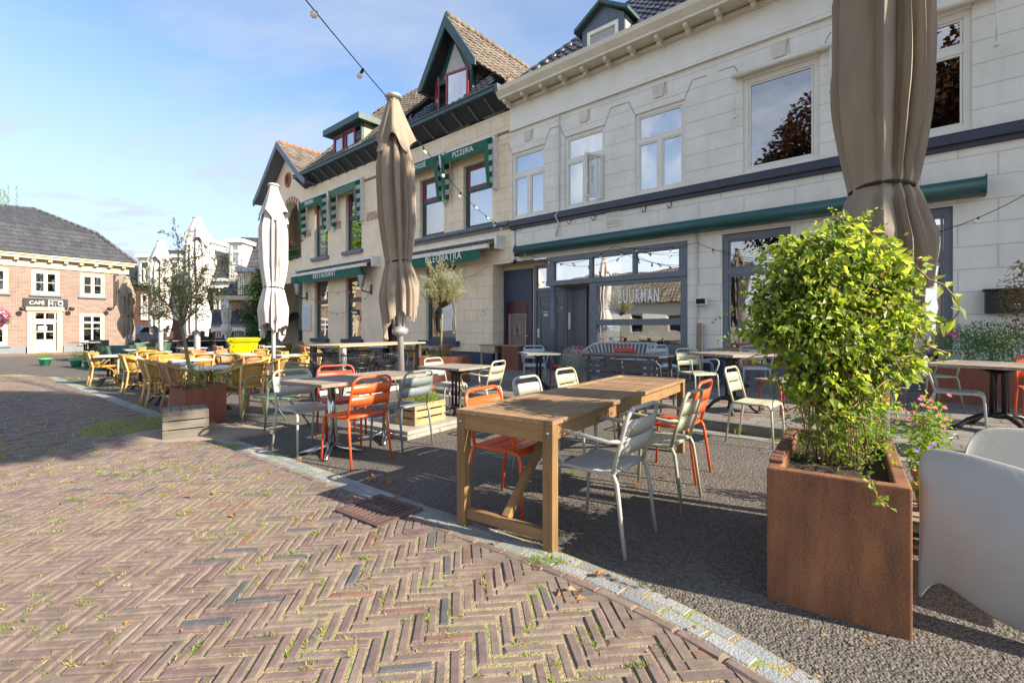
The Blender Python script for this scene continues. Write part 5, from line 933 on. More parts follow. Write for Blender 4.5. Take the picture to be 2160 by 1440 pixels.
wl_ = thing('weeping_willow', 'top of a weeping willow behind the brick cafe roof', 'tree', (X(-8, 36), 36, 0)); q = MB(); tps = []; branches(q, (0, 0, 0), (0, 0, 1), 6.5, .25, 1, tps); q.build('trunk', m_barkb, wl_)
q = MB()
for i in range(70):
    c_ = Vector((ru(-2.2, 1.2), ru(-1.5, 1.5), ru(9.0, 12.6))); 
    for j in range(50): p_ = c_ + Vector((ru(-.12, .12), ru(-.12, .12), -j * .05)); leaf(q, p_, Vector((ru(-.4, .4), ru(-.4, .4), -1)), rvec(), .2, .05)
cloud(q, (.6, 0, 9.2), (1.6, 1.4, 1.0), 600, .22, .1)
q.build('crown', m_leafy, wl_)
ac = thing('acacia_tree', 'bushy green tree at the corner of the cream restaurant', 'tree', (X(556, 26), 26, 0)); q = MB(); tps = []; branches(q, (0, 0, 0), (0, 0, 1), 1.2, .12, 2, tps); q.build('trunk', m_barkb, ac)
q = MB()
for (px, py, rx_, rz_) in ((556, 590, .55, .8), (541, 612, .5, .45), (536, 650, .7, .5), (552, 640, .7, .9), (526, 668, .45, .3), (545, 690, .7, .5), (560, 700, .6, .7), (532, 715, .5, .4), (572, 630, .6, 1.2)): cloud(q, (X(px, 26) - X(556, 26), ru(-.3, .3), Z(py, 26)), (rx_, .6, rz_), int(900 * rx_ * rz_ * 2.2), .13, .07, .3)
q.build('crown', m_leafd, ac)
# ================================================================= TERRACE FURNITURE
def arc(c, r, a0, a1, n, f): return [f(c[0] + r * math.cos(a0 + (a1 - a0) * i / n), c[1] + r * math.sin(a0 + (a1 - a0) * i / n)) for i in range(n + 1)]
def metal_chair(label, mat, arms=False, narrow=False):
    t = thing('metal_armchair' if arms else 'metal_chair', label, 'chair'); r = .0125; w = .21
    def back(h): return -.17 - (h - .45) * .27
    P = [(-w, -.17, .45), (-w, back(.6), .6), (-w, back(.72), .72)]
    for i in range(5): an = math.pi - i * math.pi / 8; P.append((-w + .075 + .075 * math.cos(an), back(.745 + .075 * math.sin(an)), .745 + .075 * math.sin(an)))
    for i in range(5): an = math.pi / 2 - i * math.pi / 8; P.append((w - .075 + .075 * math.cos(an), back(.745 + .075 * math.sin(an)), .745 + .075 * math.sin(an)))
    P += [(w, back(.72), .72), (w, back(.6), .6), (w, -.17, .45)]
    MB().tube(P, r, 10).build('back_frame', mat, t)
    bs = MB(); n = 10
    def sheet(z0, z1, x0, x1):
        vs = []
        for z in (z0, z1):
            for i in range(n + 1): x = x0 + (x1 - x0) * i / n; vs.append((x, back(z) - .03 * (1 - (x / w) ** 2), z))
        k = n + 1; vs += [(a, b - .006, c) for a, b, c in vs]; fs = [(i, i + 1, i + 1 + k, i + k) for i in range(n)] + [(i + k + 2 * k, i + 1 + k + 2 * k, i + 1 + 2 * k, i + 2 * k) for i in range(n)]
        fs += [(i + k, i + k + 1, i + k + 1 + 2 * k, i + k + 2 * k) for i in range(n)] + [(i + 2 * k, i + 1 + 2 * k, i + 1, i) for i in range(n)]; bs.add(vs, fs, True)
    sheet(.555, .652, -w + .004, w - .004); sheet(.664, .76, -w + .004, w - .004); sheet(.652, .664, -w + .004, -w + .05); sheet(.652, .664, w - .05, w - .004); bs.build('backrest', mat, t)
    st = MB(); ys = [(-.165, -.075), (-.063, .02), (.032, .115), (.127, .2)]
    def zz(y): return .462 - .01 * math.sin((y + .17) / .37 * math.pi) - max(0, y - .15) ** 2 * 14
    for (y0, y1) in ys:
        k = 4; vs = []
        for i in range(k + 1): y = y0 + (y1 - y0) * i / k; vs += [(-w + .005, y, zz(y)), (w - .005, y, zz(y))]
        m_ = len(vs); vs += [(a, b, c - .008) for a, b, c in vs]; fs = [(2 * i, 2 * i + 1, 2 * i + 3, 2 * i + 2) for i in range(k)] + [(2 * i + m_ + 2, 2 * i + m_ + 3, 2 * i + m_ + 1, 2 * i + m_) for i in range(k)] + [(0, m_, m_ + 1, 1), (m_ - 2, m_ - 1, 2 * m_ - 1, 2 * m_ - 2), (0, 2, m_ + 2, m_)]
        st.add(vs, fs)
    for s in (-1, 1): x0, x1 = sorted((s * (w - .045), s * (w - .005))); st.bx(x0, x1, -.165, .19, .446, .4525)
    for s in (-1, 1): st.tube([(s * w, -.17, .45), (s * w, .0, .445), (s * w, .13, .45), (s * w, .175, .445)], r, 8)
    st.tube([(-w, -.165, .447), (w, -.165, .447)], r * .9, 8); st.tube([(-w, .17, .44), (w, .17, .44)], r * .7, 8); st.build('seat', mat, t)
    for s in (-1, 1):
        MB().tube([(s * w, -.17, .452), (s * w, -.195, .40), (s * (w + .005), -.21, .3), (s * (w + .012), -.25, 0)], [r, r, r, r * .85], 10).build('leg', mat, t)
        MB().tube([(s * w, .17, .448), (s * w, .2, .43), (s * w, .213, .39), (s * (w + .01), .235, 0)], [r, r, r, r * .85], 10).build('leg', mat, t)
        if arms: MB().tube([(s * w, back(.64), .64), (s * (w + .045), back(.64) + .05, .635), (s * (w + .05), .0, .655), (s * (w + .05), .12, .665), (s * (w + .05), .17, .645), (s * (w + .045), .19, .6), (s * (w + .02), .17, .5), (s * w, .15, .455)], r * .95, 10).build('arm', mat, t)
    return Proto(t)
def cane_chair(label, mf, mw, ml=None):
    t = thing('rattan_chair', label, 'chair'); ml = ml or mf
    hoop = [(-.25, .22, .60), (-.275, .12, .63), (-.28, 0, .64), (-.27, -.12, .66), (-.235, -.24, .71), (-.15, -.31, .755), (0, -.335, .765), (.15, -.31, .755), (.235, -.24, .71), (.27, -.12, .66), (.28, 0, .64), (.275, .12, .63), (.25, .22, .60)]
    MB().tube(hoop, .019, 8).build('hoop_arm', mf, t)
    b = MB(); n = 10; vs = []
    for j in range(5):
        q = j / 4
        for i in range(n + 1): an = math.pi * (1.5 + (i / n - .5) * .78); rx = .2 + .045 * q; ry = .19 + .10 * q; vs.append((rx * math.cos(an) * 1.05, -.03 + ry * math.sin(an) * 1.02, .42 + .33 * q))
    b.add(vs, [(j * (n + 1) + i, j * (n + 1) + i + 1, (j + 1) * (n + 1) + i + 1, (j + 1) * (n + 1) + i) for j in range(4) for i in range(n)], True)
    bo = b.build('backrest', mw, t); so = bo.modifiers.new('s', 'SOLIDIFY'); so.thickness = .016
    MB().lathe([(.05, .40), (.235, .40), (.255, .42), (.24, .445), (.05, .455)], 16, (0, 0, 0)).build('seat', mw, t)
    for s in (-1, 1):
        for d in (-.014, .014): pass
        MB().tube([(s * .245, .215, .60), (s * .235, .21, .40), (s * .225, .215, 0)], .017, 7).tube([(s * .2, .205, .40), (s * .19, .205, 0)], .014, 6).build('leg', ml, t)
        MB().tube([(s * .2, -.29, .73), (s * .17, -.21, .42), (s * .18, -.235, .2), (s * .2, -.28, 0)], .017, 7).tube([(s * .14, -.21, .40), (s * .155, -.235, .2), (s * .165, -.27, 0)], .014, 6).build('leg', ml, t)
        MB().tube([(s * .27, .1, .63), (s * .26, .02, .55), (s * .23, -.1, .42)], .011, 6).tube([(s * .275, 0, .64), (s * .26, -.06, .55), (s * .22, -.16, .44)], .011, 6).tube([(s * .22, .2, .22), (s * .21, .1, .36), (s * .2, 0, .4)], .011, 6).build('arm_brace', mf, t)
        MB().tube([(s * .215, .2, .17), (s * .18, -.22, .17)], .011, 6).build('stretcher', ml, t)
    MB().tube([(-.21, .2, .2), (0, .2, .34), (.21, .2, .2)], .011, 6).build('stretcher', ml, t)
    return Proto(t)
def iron_table(label, w, l, h, mt, base='iron'):
    t = thing('terrace_table', label, 'table'); n = 6; top = MB()
    for i in range(n): x0 = -w / 2 + .045 + (w - .09) * i / n; top.bx(x0 + .001, x0 + (w - .09) / n - .001, -l / 2 + .045, l / 2 - .045, h - .026, h - ru(.0, .003))
    ring_ = [(-w / 2, w / 2, -l / 2, -l / 2 + .044), (-w / 2, w / 2, l / 2 - .044, l / 2), (-w / 2, -w / 2 + .044, -l / 2 + .044, l / 2 - .044), (w / 2 - .044, w / 2, -l / 2 + .044, l / 2 - .044)]
    for a, b, c, d in ring_: top.bx(a, b, c, d, h - .032, h)
    top.build('table_top', mt, t, bevel=.002)
    if base == 'iron':
        c = MB()
        for k in range(4): an = math.pi / 4 + k * math.pi / 2; c.tube([(.05 * math.cos(an), .05 * math.sin(an), .16), (.045 * math.cos(an), .045 * math.sin(an), h - .1), (.14 * math.cos(an), .14 * math.sin(an), h - .035)], .016, 7)
        c.lathe([(.02, h - .12), (.07, h - .1), (.03, h - .07)], 12).lathe([(.03, .14), (.08, .16), (.07, .2), (.03, .22)], 12).bx(-.16, .16, -.16, .16, h - .045, h - .033).build('column', m_iron, t)
        for k in range(4):
            an = math.pi / 4 + k * math.pi / 2; q = [(.04, .18), (.12, .17), (.2, .12), (.26, .05), (.31, .025)]
            MB().tube([(a * math.cos(an), a * math.sin(an), b) for a, b in q], [.028, .026, .022, .02, .024], 7).lathe([(.03, 0), (.032, .02), (.02, .03)], 8, (.31 * math.cos(an), .31 * math.sin(an), 0)).build('foot', m_iron, t)
    else:
        MB().lathe([(.04, .06), (.038, h - .03)], 20).bx(-.15, .15, -.15, .15, h - .042, h - .033).build('column', m_steel, t)
        for k in range(4): an = math.pi / 4 + k * math.pi / 2; MB().tube([(0, 0, .10), (.14 * math.cos(an), .14 * math.sin(an), .05), (.3 * math.cos(an), .3 * math.sin(an), .015)], [.04, .028, .018], 8).build('foot', m_steel, t)
    return Proto(t)
# --- prototypes
pOR = metal_chair('', m_orange); pGR = metal_chair('', m_greyc); pCR = metal_chair('', m_creamc); pGD = metal_chair('', m_greyd); pRD = metal_chair('', m_redc)
aOR = metal_chair('', m_orange, True); aGR = metal_chair('', m_greyc, True); aSG = metal_chair('', m_sagec, True); aCR = metal_chair('', m_creamc, True); aRD = metal_chair('', m_redc, True); aBL = metal_chair('', m_bluec, True); pBL = metal_chair('', m_bluec)
def seat(pr, x, y, fx, fy, label, z=None, group=None, s=None): return pr.put((x, y, gz(x, y) if z is None else z), face(fx, fy), label, group, s)
G1 = 'metal chairs round the small double table'; G2 = 'metal chairs round the long teak table'; G3 = 'metal chairs on the raised pavement'
seat(pOR, -1.50, 4.56, -.8, .6, 'orange chair without arms, its back to the kerb, at the small double table', 0, G1)
seat(pGR, -2.16, 4.96, .81, -.59, 'clay grey chair facing the orange chair across the small double table', 0, G1)
seat(pGD, -1.19, 5.10, -.84, .54, 'slate grey chair between the orange chair and the wooden herb crate', 0, G1)
seat(pRD, -1.98, 5.50, .55, -.83, 'brick red chair at the far side of the small double table', 0, G1)
seat(aOR, .0, 3.385, .82, -.57, 'orange armchair tucked under the near left corner of the teak table', 0, G2)
seat(aGR, .56, 2.92, -.78, .62, 'clay grey armchair nearest the camera, pushed in at the teak table', 0, G2)
seat(pGR, .34, 4.22, .8, -.6, 'clay grey chair at the middle of the long left side of the teak table', 0, G2)
seat(pCR, .80, 5.10, .8, -.6, 'pale olive chair at the far end of the left side of the teak table', 0, G2)
seat(aSG, 1.08, 3.52, -.8, .6, 'sage armchair beside the orange chair on the right of the teak table', 0, G2)
seat(pOR, 1.42, 4.16, -.8, .6, 'orange chair at the far right corner of the teak table', 0, G2)
seat(pCR, 2.72, 5.29, .73, -.69, 'sage green chair with its rear legs down the kerb beside the square grey table', 0, G3)
seat(aSG, 2.95, 7.55, .3, -.95, 'sage green armchair behind the square grey table', None, G3)
seat(aBL, .46, 9.7, 0, -1, 'light blue grey armchair behind the slatted grey table near the doors', None, G3)
seat(aRD, 1.05, 9.3, -.9, -.35, 'brick red armchair between the silvery bush and the slatted grey table', None, G3)
seat(pRD, 2.32, 9.45, .1, -1, 'brick red chair behind the dark folding table', None, G3)
seat(pBL, 2.97, 9.35, .1, -1, 'light blue grey chair behind the right end of the dark folding table', None, G3)
seat(pBL, 4.05, 10.15, .95, -.3, 'light blue grey chair side-on under the cafe window', None, G3)
seat(pRD, 4.75, 9.75, 0, -1, 'brick red chair against the curtained window', None, G3)
seat(aGR, 4.4, 8.6, -.3, -.95, 'clay grey armchair half hidden behind the climbing plant', None, G3)
seat(aGR, 4.93, 5.25, .71, -.70, 'clay grey chair pulled up to the iron table on the far right', None, G3) if False else seat(pGR, 4.93, 5.25, .71, -.70, 'clay grey chair pulled up to the iron table on the far right', None, G3)
seat(aSG, 6.25, 7.05, -.75, .1, 'sage green armchair by the grey wall beside the big planter', None, G3)
seat(aBL, 5.35, 7.1, .3, .9, 'light blue grey armchair behind the climbing plant, facing the wall', None, G3)
seat(pOR, 6.2, 5.5, -.6, -.75, 'orange chair in front of the rusty planter at the far right', None, G3)
seat(pCR, -.95, 7.05, .85, -.5, 'pale clay grey chair in front of the rusty planter with the ball olive tree', 0, G3) if False else seat(pGR, -.97, 7.05, .85, -.5, 'clay grey chair in front of the rusty planter with the ball olive tree', 0, G3)
seat(aCR, -.42, 6.62, -.85, .4, 'pale olive armchair at the lone iron table behind the herb crate', 0, G3)
# --- tables of the cafe
rowa = math.atan2(.83, .56) - math.pi / 2
tb = iron_table('', .68, .68, .75, m_greyw, 'steel'); tb.put((-1.83, 4.80, 0), rowa, 'weathered square table on a steel foot, the nearer half of the double table', 'pair of square tables on steel feet'); tb.put((-1.44, 5.41, 0), rowa, 'weathered square table on a steel foot, the farther half of the double table', 'pair of square tables on steel feet')
ti = iron_table('', .74, .74, .75, m_greyw); GT = 'square tables on cast iron feet'
ti.put((-.78, 6.6, 0), rowa, 'weathered square table on a cast iron foot behind the herb crate', GT); ti.put((3.02, 6.55, .12), R(23), 'weathered square table on a cast iron foot between sage green chairs', GT, 1.08)
ti.put((4.35, 9.35, .12), TH, 'weathered square table on a cast iron foot by the curtained window', GT); t_ = ti.put((5.45, 5.3, .12), R(32), 'large weathered table on a cast iron foot at the far right', GT); t_.scale = (1.45, 1.45, 1.0)
st_ = iron_table('', .62, .85, .75, wood_mat('silver grey slats', (.30, .31, .28), (.16, .17, .16), 1, .8)); st_.put((.50, 8.9, pvz(-7)), R(10), 'silver grey slatted table in front of the house doors')
# the long teak table
tt = thing('teak_table', 'long slatted teak table with a braced trestle end', 'table', (.71, 3.95, 0), math.atan2(.82, .57) - math.pi / 2)
hl, hw_, hh = 1.36, .355, .75; top = MB(); n = 38
for i in range(n): y0 = -hl + .07 + (2 * hl - .14) * i / n; top.bx(-hw_ + .065, hw_ - .065, y0 + .0065, y0 + (2 * hl - .14) / n - .0065, hh - .024, hh - .003 - ru(0, .002))
for a, b, c, d in ((-hw_, -hw_ + .063, -hl, hl), (hw_ - .063, hw_, -hl, hl), (-hw_ + .063, hw_ - .063, -hl, -hl + .066), (-hw_ + .063, hw_ - .063, hl - .066, hl)): top.bx(a, b, c, d, hh - .028, hh)
top.build('table_top', m_teak_top, tt, bevel=.002)
ap = MB(); ap.bx(-hw_ + .03, -hw_ + .052, -hl + .01, hl - .01, hh - .125, hh - .028).bx(hw_ - .052, hw_ - .03, -hl + .01, hl - .01, hh - .125, hh - .028).bx(-hw_ + .006, hw_ - .006, -hl + .006, -hl + .03, hh - .125, hh - .028).bx(-hw_ + .006, hw_ - .006, hl - .03, hl - .006, hh - .125, hh - .028); ap.build('apron', m_teak, tt, bevel=.003)
m_teakv = wood_mat('teak leg wood', (.32, .19, .075), (.17, .10, .04), 2)
for sx in (-1, 1):
    for sy in (-1, 1): x0 = sx * (hw_ - .035); y0 = sy * (hl - .035); MB().bx(x0 - .033, x0 + .033, y0 - .033, y0 + .033, 0, hh - .03).build('leg', m_teakv, tt, bevel=.004); MB().tube([(x0, y0 + sy * .03, hh - .075), (x0, y0 + sy * .038, hh - .075)], .011, 10).build('bolt', m_steel, tt)
for sy in (-1, 1):
    y0 = sy * (hl - .035); MB().bx(-hw_ + .07, hw_ - .07, y0 - .02, y0 + .02, .06, .125).build('stretcher', m_teak, tt, bevel=.003)
    MB().bar((0, y0 - sy * .02, .115), (0, y0 - sy * .62, hh - .1), .05, .045).build('brace', m_teakv, tt, bevel=.003)
# folding table, benches, small furniture on the pavement
ft = thing('folding_table', 'dark brown folding table on the raised pavement behind the navy bench', 'table', (1.95, 7.95, pvz(-5.5)), TH); tp_ = MB()
for i in range(6): tp_.bx(-.68, .68, -.35 + i * .117, -.35 + i * .117 + .112, .72, .75)
tp_.bx(-.69, .69, -.355, -.35, .705, .752).build('table_top', m_chocw, ft, bevel=.002)
for sx in (-1, 1):
    for sy in (-.28, .28): MB().bar((sx * .6, sy, .72), (sx * .62, sy, 0), .045, .045).build('leg', m_chocw, ft)
    MB().bar((sx * .62, -.28, .25), (sx * .62, .28, .25), .02, .04).bar((sx * .61, 0, .6), (sx * .25, 0, .71), .012, .02).build('brace', m_iron, ft)
def slat_bench(label, mat, loc, rz, w=1.15, hb=.74, hs=.4, scale=1):
    t = thing('garden_bench', label, 'bench', loc, rz)
    MB().tube([(-w / 2, -.16, hs), (-w / 2 - .005, -.25, hb - .06), (-w / 2 + .06, -.27, hb), (0, -.275, hb - .01), (w / 2 - .06, -.27, hb), (w / 2 + .005, -.25, hb - .06), (w / 2, -.16, hs)], .013, 8).tube([(0, -.16, hs), (0, -.27, hb)], .011, 8).build('back_frame', mat, t)
    b = MB()
    for i in range(3): z = hs + .07 + i * .09; yy = -.18 - (z - hs) * .25; b.bx(-w / 2, w / 2, yy - .006, yy, z, z + .06)
    b.build('backrest', mat, t); s = MB()
    for i in range(5): s.bx(-w / 2, w / 2, -.16 + i * .09, -.09 + i * .09, hs - .008, hs)
    s.build('seat', mat, t)
    for sx in (-1, 1):
        for y in (-.2, .26): MB().tube([(sx * w / 2, y * .8, hs), (sx * w / 2, y, 0)], .013, 8).build('leg', mat, t)
    return t
slat_bench('low navy slatted metal bench, its back to the teak table', m_navyc, (1.74, 7.0, pvz(-6)), TH, 1.12)
cb_ = thing('curved_bench', 'pale grey wooden bench with a curved spindle back under the cafe window', 'bench', FW(-5.35, .55, pvz(-5.3)), TH); m_pgw = wood_mat('pale grey bench paint', (.56, .52, .5), (.42, .38, .36), 2, .6)
MB().bx(-.8, .8, -.28, .2, .4, .44).build('seat', m_pgw, cb_); rail = [(-1.0, -.3, .55), (-.97, -.05, .66), (-.85, .14, .78), (-.65, .2, .82), (.65, .2, .82), (.85, .14, .82), (.95, -.05, .78), (.97, -.2, .72)]; MB().tube(rail, .024, 8).build('top_rail', m_pgw, cb_)
sp_ = MB()
def along(P, t):
    P = [Vector(p) for p in P]; ls = [(P[i + 1] - P[i]).length for i in range(len(P) - 1)]; t *= sum(ls)
    for i, l in enumerate(ls):
        if t <= l: return P[i].lerp(P[i + 1], t / l)
        t -= l
    return P[-1]
for i in range(24): q = along(rail, (i + .5) / 24); k = q.copy(); k.z = .44; k.x *= .85; k.y *= .85; sp_.bar(k, q, .035, .018, (0, 1, 0))
sp_.build('spindles', m_pgw, cb_)
for sx in (-.75, .75):
    for sy in (-.22, .15): MB().bx(sx - .03, sx + .03, sy - .03, sy + .03, 0, .4).build('leg', m_pgw, cb_)
wd_ = thing('side_table', 'old pale wooden side table with a drawer front beside the house doors', 'table', FW(-9.35, .42, pvz(-9.3)), TH); MB().bx(-.85, .8, -.25, .25, .70, .73).build('table_top', m_greyw, wd_, bevel=.004); MB().bx(-.8, -.2, -.235, .22, .48, .70).build('drawer_box', wood_mat('pale pine', (.5, .4, .26), (.36, .27, .16), 0), wd_); MB().bx(.1, .75, -.235, .22, .0, .70).build('cabinet', wood_mat('red brown slats', (.20, .07, .04), (.10, .035, .025), 2), wd_)
for sx in (-.78, -.15): MB().bx(sx - .03, sx + .03, -.22, -.16, 0, .48).build('leg', m_greyw, wd_)
os_ = thing('low_side_table', 'low orange framed side table with a pale wooden top, beside the climbing plant', 'table', (3.62, 6.35, .12), R(15)); MB().bx(-.28, .28, -.2, .2, .44, .475).build('table_top', m_greyw, os_, bevel=.004)
for sx in (-1, 1): MB().tube([(sx * .2, -.18, 0), (sx * .2, -.18, .36), (sx * .17, -.12, .43), (sx * .17, .12, .43), (sx * .2, .18, .36), (sx * .2, .18, 0)], .014, 8).build('leg', m_redc, os_)
dst = thing('dark_stool', 'small round dark stool between the folding table and the curved bench', 'stool', (2.05, 9.1, pvz(-6)), 0); MB().lathe([(.02, .42), (.2, .42), (.21, .44), (.19, .455), (.01, .455)], 18).build('seat', m_black, dst)
for k in range(3): an = k * 2.09 + .4; MB().tube([(.1 * math.cos(an), .1 * math.sin(an), .42), (.2 * math.cos(an), .2 * math.sin(an), 0)], .012, 6).build('leg', m_black, dst)
# green slatted armchair
gt = thing('slatted_armchair', 'moss green slatted metal armchair between the rusty planter and the grey chair', 'chair', (-3.08, 6.12, 0), face(-.59, -.81)); w = .29
for s in (-1, 1):
    MB().tube([(s * w, .26, .0), (s * w, .22, .41), (s * w, .22, .60), (s * w, .17, .64), (s * w, -.22, .63)], .012, 8).build('arm', m_greenc, gt)
    MB().tube([(s * w, .22, .41), (s * w, -.18, .38), (s * w, -.26, .6), (s * w, -.33, .80)], .012, 8).build('side_frame', m_greenc, gt)
    MB().tube([(s * w, -.02, .395), (s * w, -.2, .2), (s * w, -.33, 0)], .012, 8).build('leg', m_greenc, gt)
b = MB(); b.tube([(-w, -.33, .8), (w, -.33, .8)], .012, 8)
for i in range(5): z = .44 + i * .072; yy = -.195 - (z - .4) * .33; b.bx(-w, w, yy - .005, yy, z, z + .045)
b.build('backrest', m_greenc, gt); b = MB()
for i in range(8): b.bx(-w, w, -.17 + i * .05, -.14 + i * .05, .397 + i * .002, .404 + i * .002)
b.build('seat', m_greenc, gt)
# --- restaurant terrace: rattan
cY = cane_chair('', m_rattan, m_weave, m_rattanl); cT = cane_chair('', m_tan, m_tanw); cO = cane_chair('', m_olive, m_olivew)
def rat(pr, px, py, fx, fy, label, h=.705, s=None):
    """px, py: top of the chair back in the photograph; the chair then stands on its own spot of ground"""
    p = G(px, py, h)
    for _ in range(6): p = G(px, py, h + gz(p.x, p.y))
    f = Vector((fx, fy, 0)).normalized(); q = Vector((p.x, p.y, 0)) + f * .3
    return pr.put((q.x, q.y, gz(q.x, q.y)), face(fx, fy), label, 'rattan armchairs of the restaurant terrace', .96)
u_, w_ = (.756, -.655), (.655, .756); nu, nw = (-.756, .655), (-.655, -.756)
def at(pr, x, y, f, label): return pr.put((x, y, gz(x, y)), face(*f), label, 'rattan armchairs of the restaurant terrace', 1.0)
at(cY, -9.25, 10.75, w_, 'yellow rattan armchair farthest left, side-on beside the green flower pots')
at(cY, -7.5, 9.55, w_, 'yellow rattan armchair, middle one of the three side-on chairs along the kerb')
at(cY, -5.85, 7.95, w_, 'large yellow rattan armchair side-on at the kerb, left of the brown cane chair')
at(cT, -5.0, 7.25, w_, 'old brown cane armchair behind the rusty planter with the young tree')
at(cY, -8.6, 11.1, nu, 'yellow rattan armchair seen from behind, left one of the pair by the green pots')
at(cY, -7.75, 10.3, nu, 'yellow rattan armchair seen from behind, right one of the pair by the green pots')
at(cY, -6.45, 9.0, (.5, -.9), 'yellow rattan armchair behind the first white table left of the young tree')
at(cY, -3.98, 7.0, (-.88, .47), 'yellow rattan armchair with its woven back to the moss green armchair')
rat(cY, 568, 752, -.75, -.6, 'yellow rattan armchair side-on between the moss green armchair and the yellow bin')
rat(cY, 551, 739, *nu, 'yellow rattan armchair just right in front of the yellow bin')
rat(cY, 585, 742, *w_, 'yellow rattan armchair behind the pole of the nearest white parasol')
rat(cT, 537, 753, *nu, 'tan wicker armchair in front of the yellow bin, nearer than the yellow one')
rat(cY, 640, 752, -.9, .3, 'yellow rattan armchair with a see-through weave left of the high table')
rat(cY, 664, 744, *nu, 'yellow rattan armchair behind the left leg of the high table')
rat(cY, 405, 750, *nw, 'yellow rattan armchair right behind the trunk of the young tree')
rat(cY, 518, 738, *nw, 'yellow rattan armchair side-on left of the yellow bin')
rat(cT, 408, 740, *u_, 'tan wicker armchair behind the farther white parasol pole, left one of the tan pair')
rat(cT, 472, 740, *u_, 'tan wicker armchair right one of the tan pair before the dark pub seats')
rat(cT, 452, 731, *w_, 'tan wicker armchair side-on in front of the small off white parasol')
rat(cY, 320, 742, *u_, 'yellow rattan armchair between the far white tables left of the second parasol')
rat(cY, 310, 735, *u_, 'yellow rattan armchair farthest back behind the white tables', )
rat(cY, 385, 741, *w_, 'yellow rattan armchair right of the second white parasol pole')
rat(cY, 432, 749, *nu, 'yellow rattan armchair right of the young tree trunk, behind the white tables')
rat(cY, 498, 750, *w_, 'yellow rattan armchair between the white tables and the yellow bin')
rat(cY, 612, 757, *nu, 'yellow rattan armchair right behind the moss green armchair')
rat(cO, 540, 728, *w_, 'olive rattan armchair just right of the yellow bin')
rat(cO, 608, 724, *nu, 'olive rattan armchair under the balcony side of the restaurant')
rat(cO, 637, 722, *nw, 'olive rattan armchair against the restaurant wall below the menu case')
rat(cT, 634, 731, *w_, 'tan wicker armchair below the menu case')
rat(cO, 726, 731, *nu, 'olive rattan armchair seen under the high table')
rat(cT, 757, 732, *w_, 'tan wicker armchair seen under the high table, right of the olive one')
rat(cY, 862, 730, *w_, 'yellow rattan armchair just right of the big taupe parasol pole')
rat(cO, 886, 727, *w_, 'olive rattan armchair close to the restaurant wall behind the ball olive tree')
rat(cT, 945, 729, *nu, 'tan wicker armchair right of the ball olive tree trunk')
rat(cO, 1003, 722, *nw, 'olive rattan armchair side-on against the cream pier')
tw_ = iron_table('', .68, .68, .74, M('white laminate top', (.52, .52, .51), .45, c2=(.42, .42, .41), scale=4, bump=0)); GW_ = 'pale square tables of the restaurant terrace'
for (px, py, lb) in ((352, 767, 'white square table just left of the young tree trunk'), (440, 774, 'white square table nearest, behind the planter plants'), (398, 757, 'white square table behind the young tree'), (300, 752, 'white square table left, behind the side-on chairs'), (232, 749, 'white square table farthest left by the green pots'), (360, 746, 'white square table in front of the second white parasol pole'),
                     (322, 741, 'white square table in the third row, left'), (292, 736, 'pale square table in the back row, left'), (462, 742, 'white square table between the two tan armchairs'), (500, 746, 'white square table in front of the yellow bin'), (612, 748, 'pale square table right of the nearest white parasol pole'),
                     (570, 730, 'pale square table behind the nearest white parasol'), (678, 731, 'pale square table by the restaurant wall behind the high table, left'), (780, 731, 'pale square table by the restaurant wall behind the high table, right'), (893, 731, 'pale square table in front of the restaurant ground floor window'), (404, 733, 'pale square table in the back row behind the farther parasol pole')):
    p = G(px, py, .665)
    for _ in range(6): p = G(px, py, .665 + gz(p.x, p.y))
    tw_.put((p.x, p.y, gz(p.x, p.y)), TH + R(ru(-6, 6)), lb, GW_).scale = (1, 1, .9)
# high table with bar stools
ht = thing('high_table', 'long high table with a pale plank top and dark and grey legs', 'table', (-2.85, 9.55, 0), math.atan2(.90, .43) - math.pi / 2); b = MB()
for i in range(5): b.bx(-.45 + i * .18, -.45 + i * .18 + .175, -1.25, 1.25, .945, .975)
b.build('table_top', wood_mat('pale plank top', (.56, .44, .28), (.40, .30, .18), 1), ht, bevel=.003)
for sx in (-.36, .36):
    for sy in (-1.1, 1.1):
        b = MB(); b.bx(sx - .045, sx + .045, sy - .045, sy + .045, 0, .945); b.build('leg', m_pole if (sx > 0 and sy < 0) else m_chocw, ht)
MB().bar((-.36, -1.1, .78), (.36, -1.1, .78), .04, .05).bar((-.36, 1.1, .78), (.36, 1.1, .78), .04, .05).build('crossbar', m_chocw, ht); MB().bar((.36, -1.1, .06), (.36, 1.1, .06), .06, .08).bar((-.36, -1.1, .06), (-.36, 1.1, .06), .06, .08).build('footrail', m_alu, ht)
bs = thing('bar_stool', '', 'stool'); b = MB()
for i in range(25): an = math.pi * (1.02 + i / 24 * .96) if False else math.pi * (.95 + i / 24 * 1.1); b.tube([(.17 * math.cos(an), .03 + .15 * math.sin(an), .62), (.25 * math.cos(an), .03 + .24 * math.sin(an), .70), (.28 * math.cos(an), .03 + .28 * math.sin(an), .83)], .006, 5)
b.build('basket_back', m_black, bs); MB().tube([(.28 * math.cos(math.pi * (.9 + i / 16 * 1.2)), .03 + .28 * math.sin(math.pi * (.9 + i / 16 * 1.2)), .83) for i in range(17)], .013, 8).build('top_rail', m_black, bs); MB().lathe([(.02, .6), (.2, .6), (.21, .625), (.02, .63)], 18, (0, .03, 0)).build('seat', m_black, bs)
for sx in (-1, 1):
    for sy in (-1, 1): MB().tube([(sx * .12, .03 + sy * .1, .6), (sx * .19, .03 + sy * .17, 0)], .011, 7).build('leg', m_steel if sx > 0 else m_black, bs)
bs = Proto(bs)
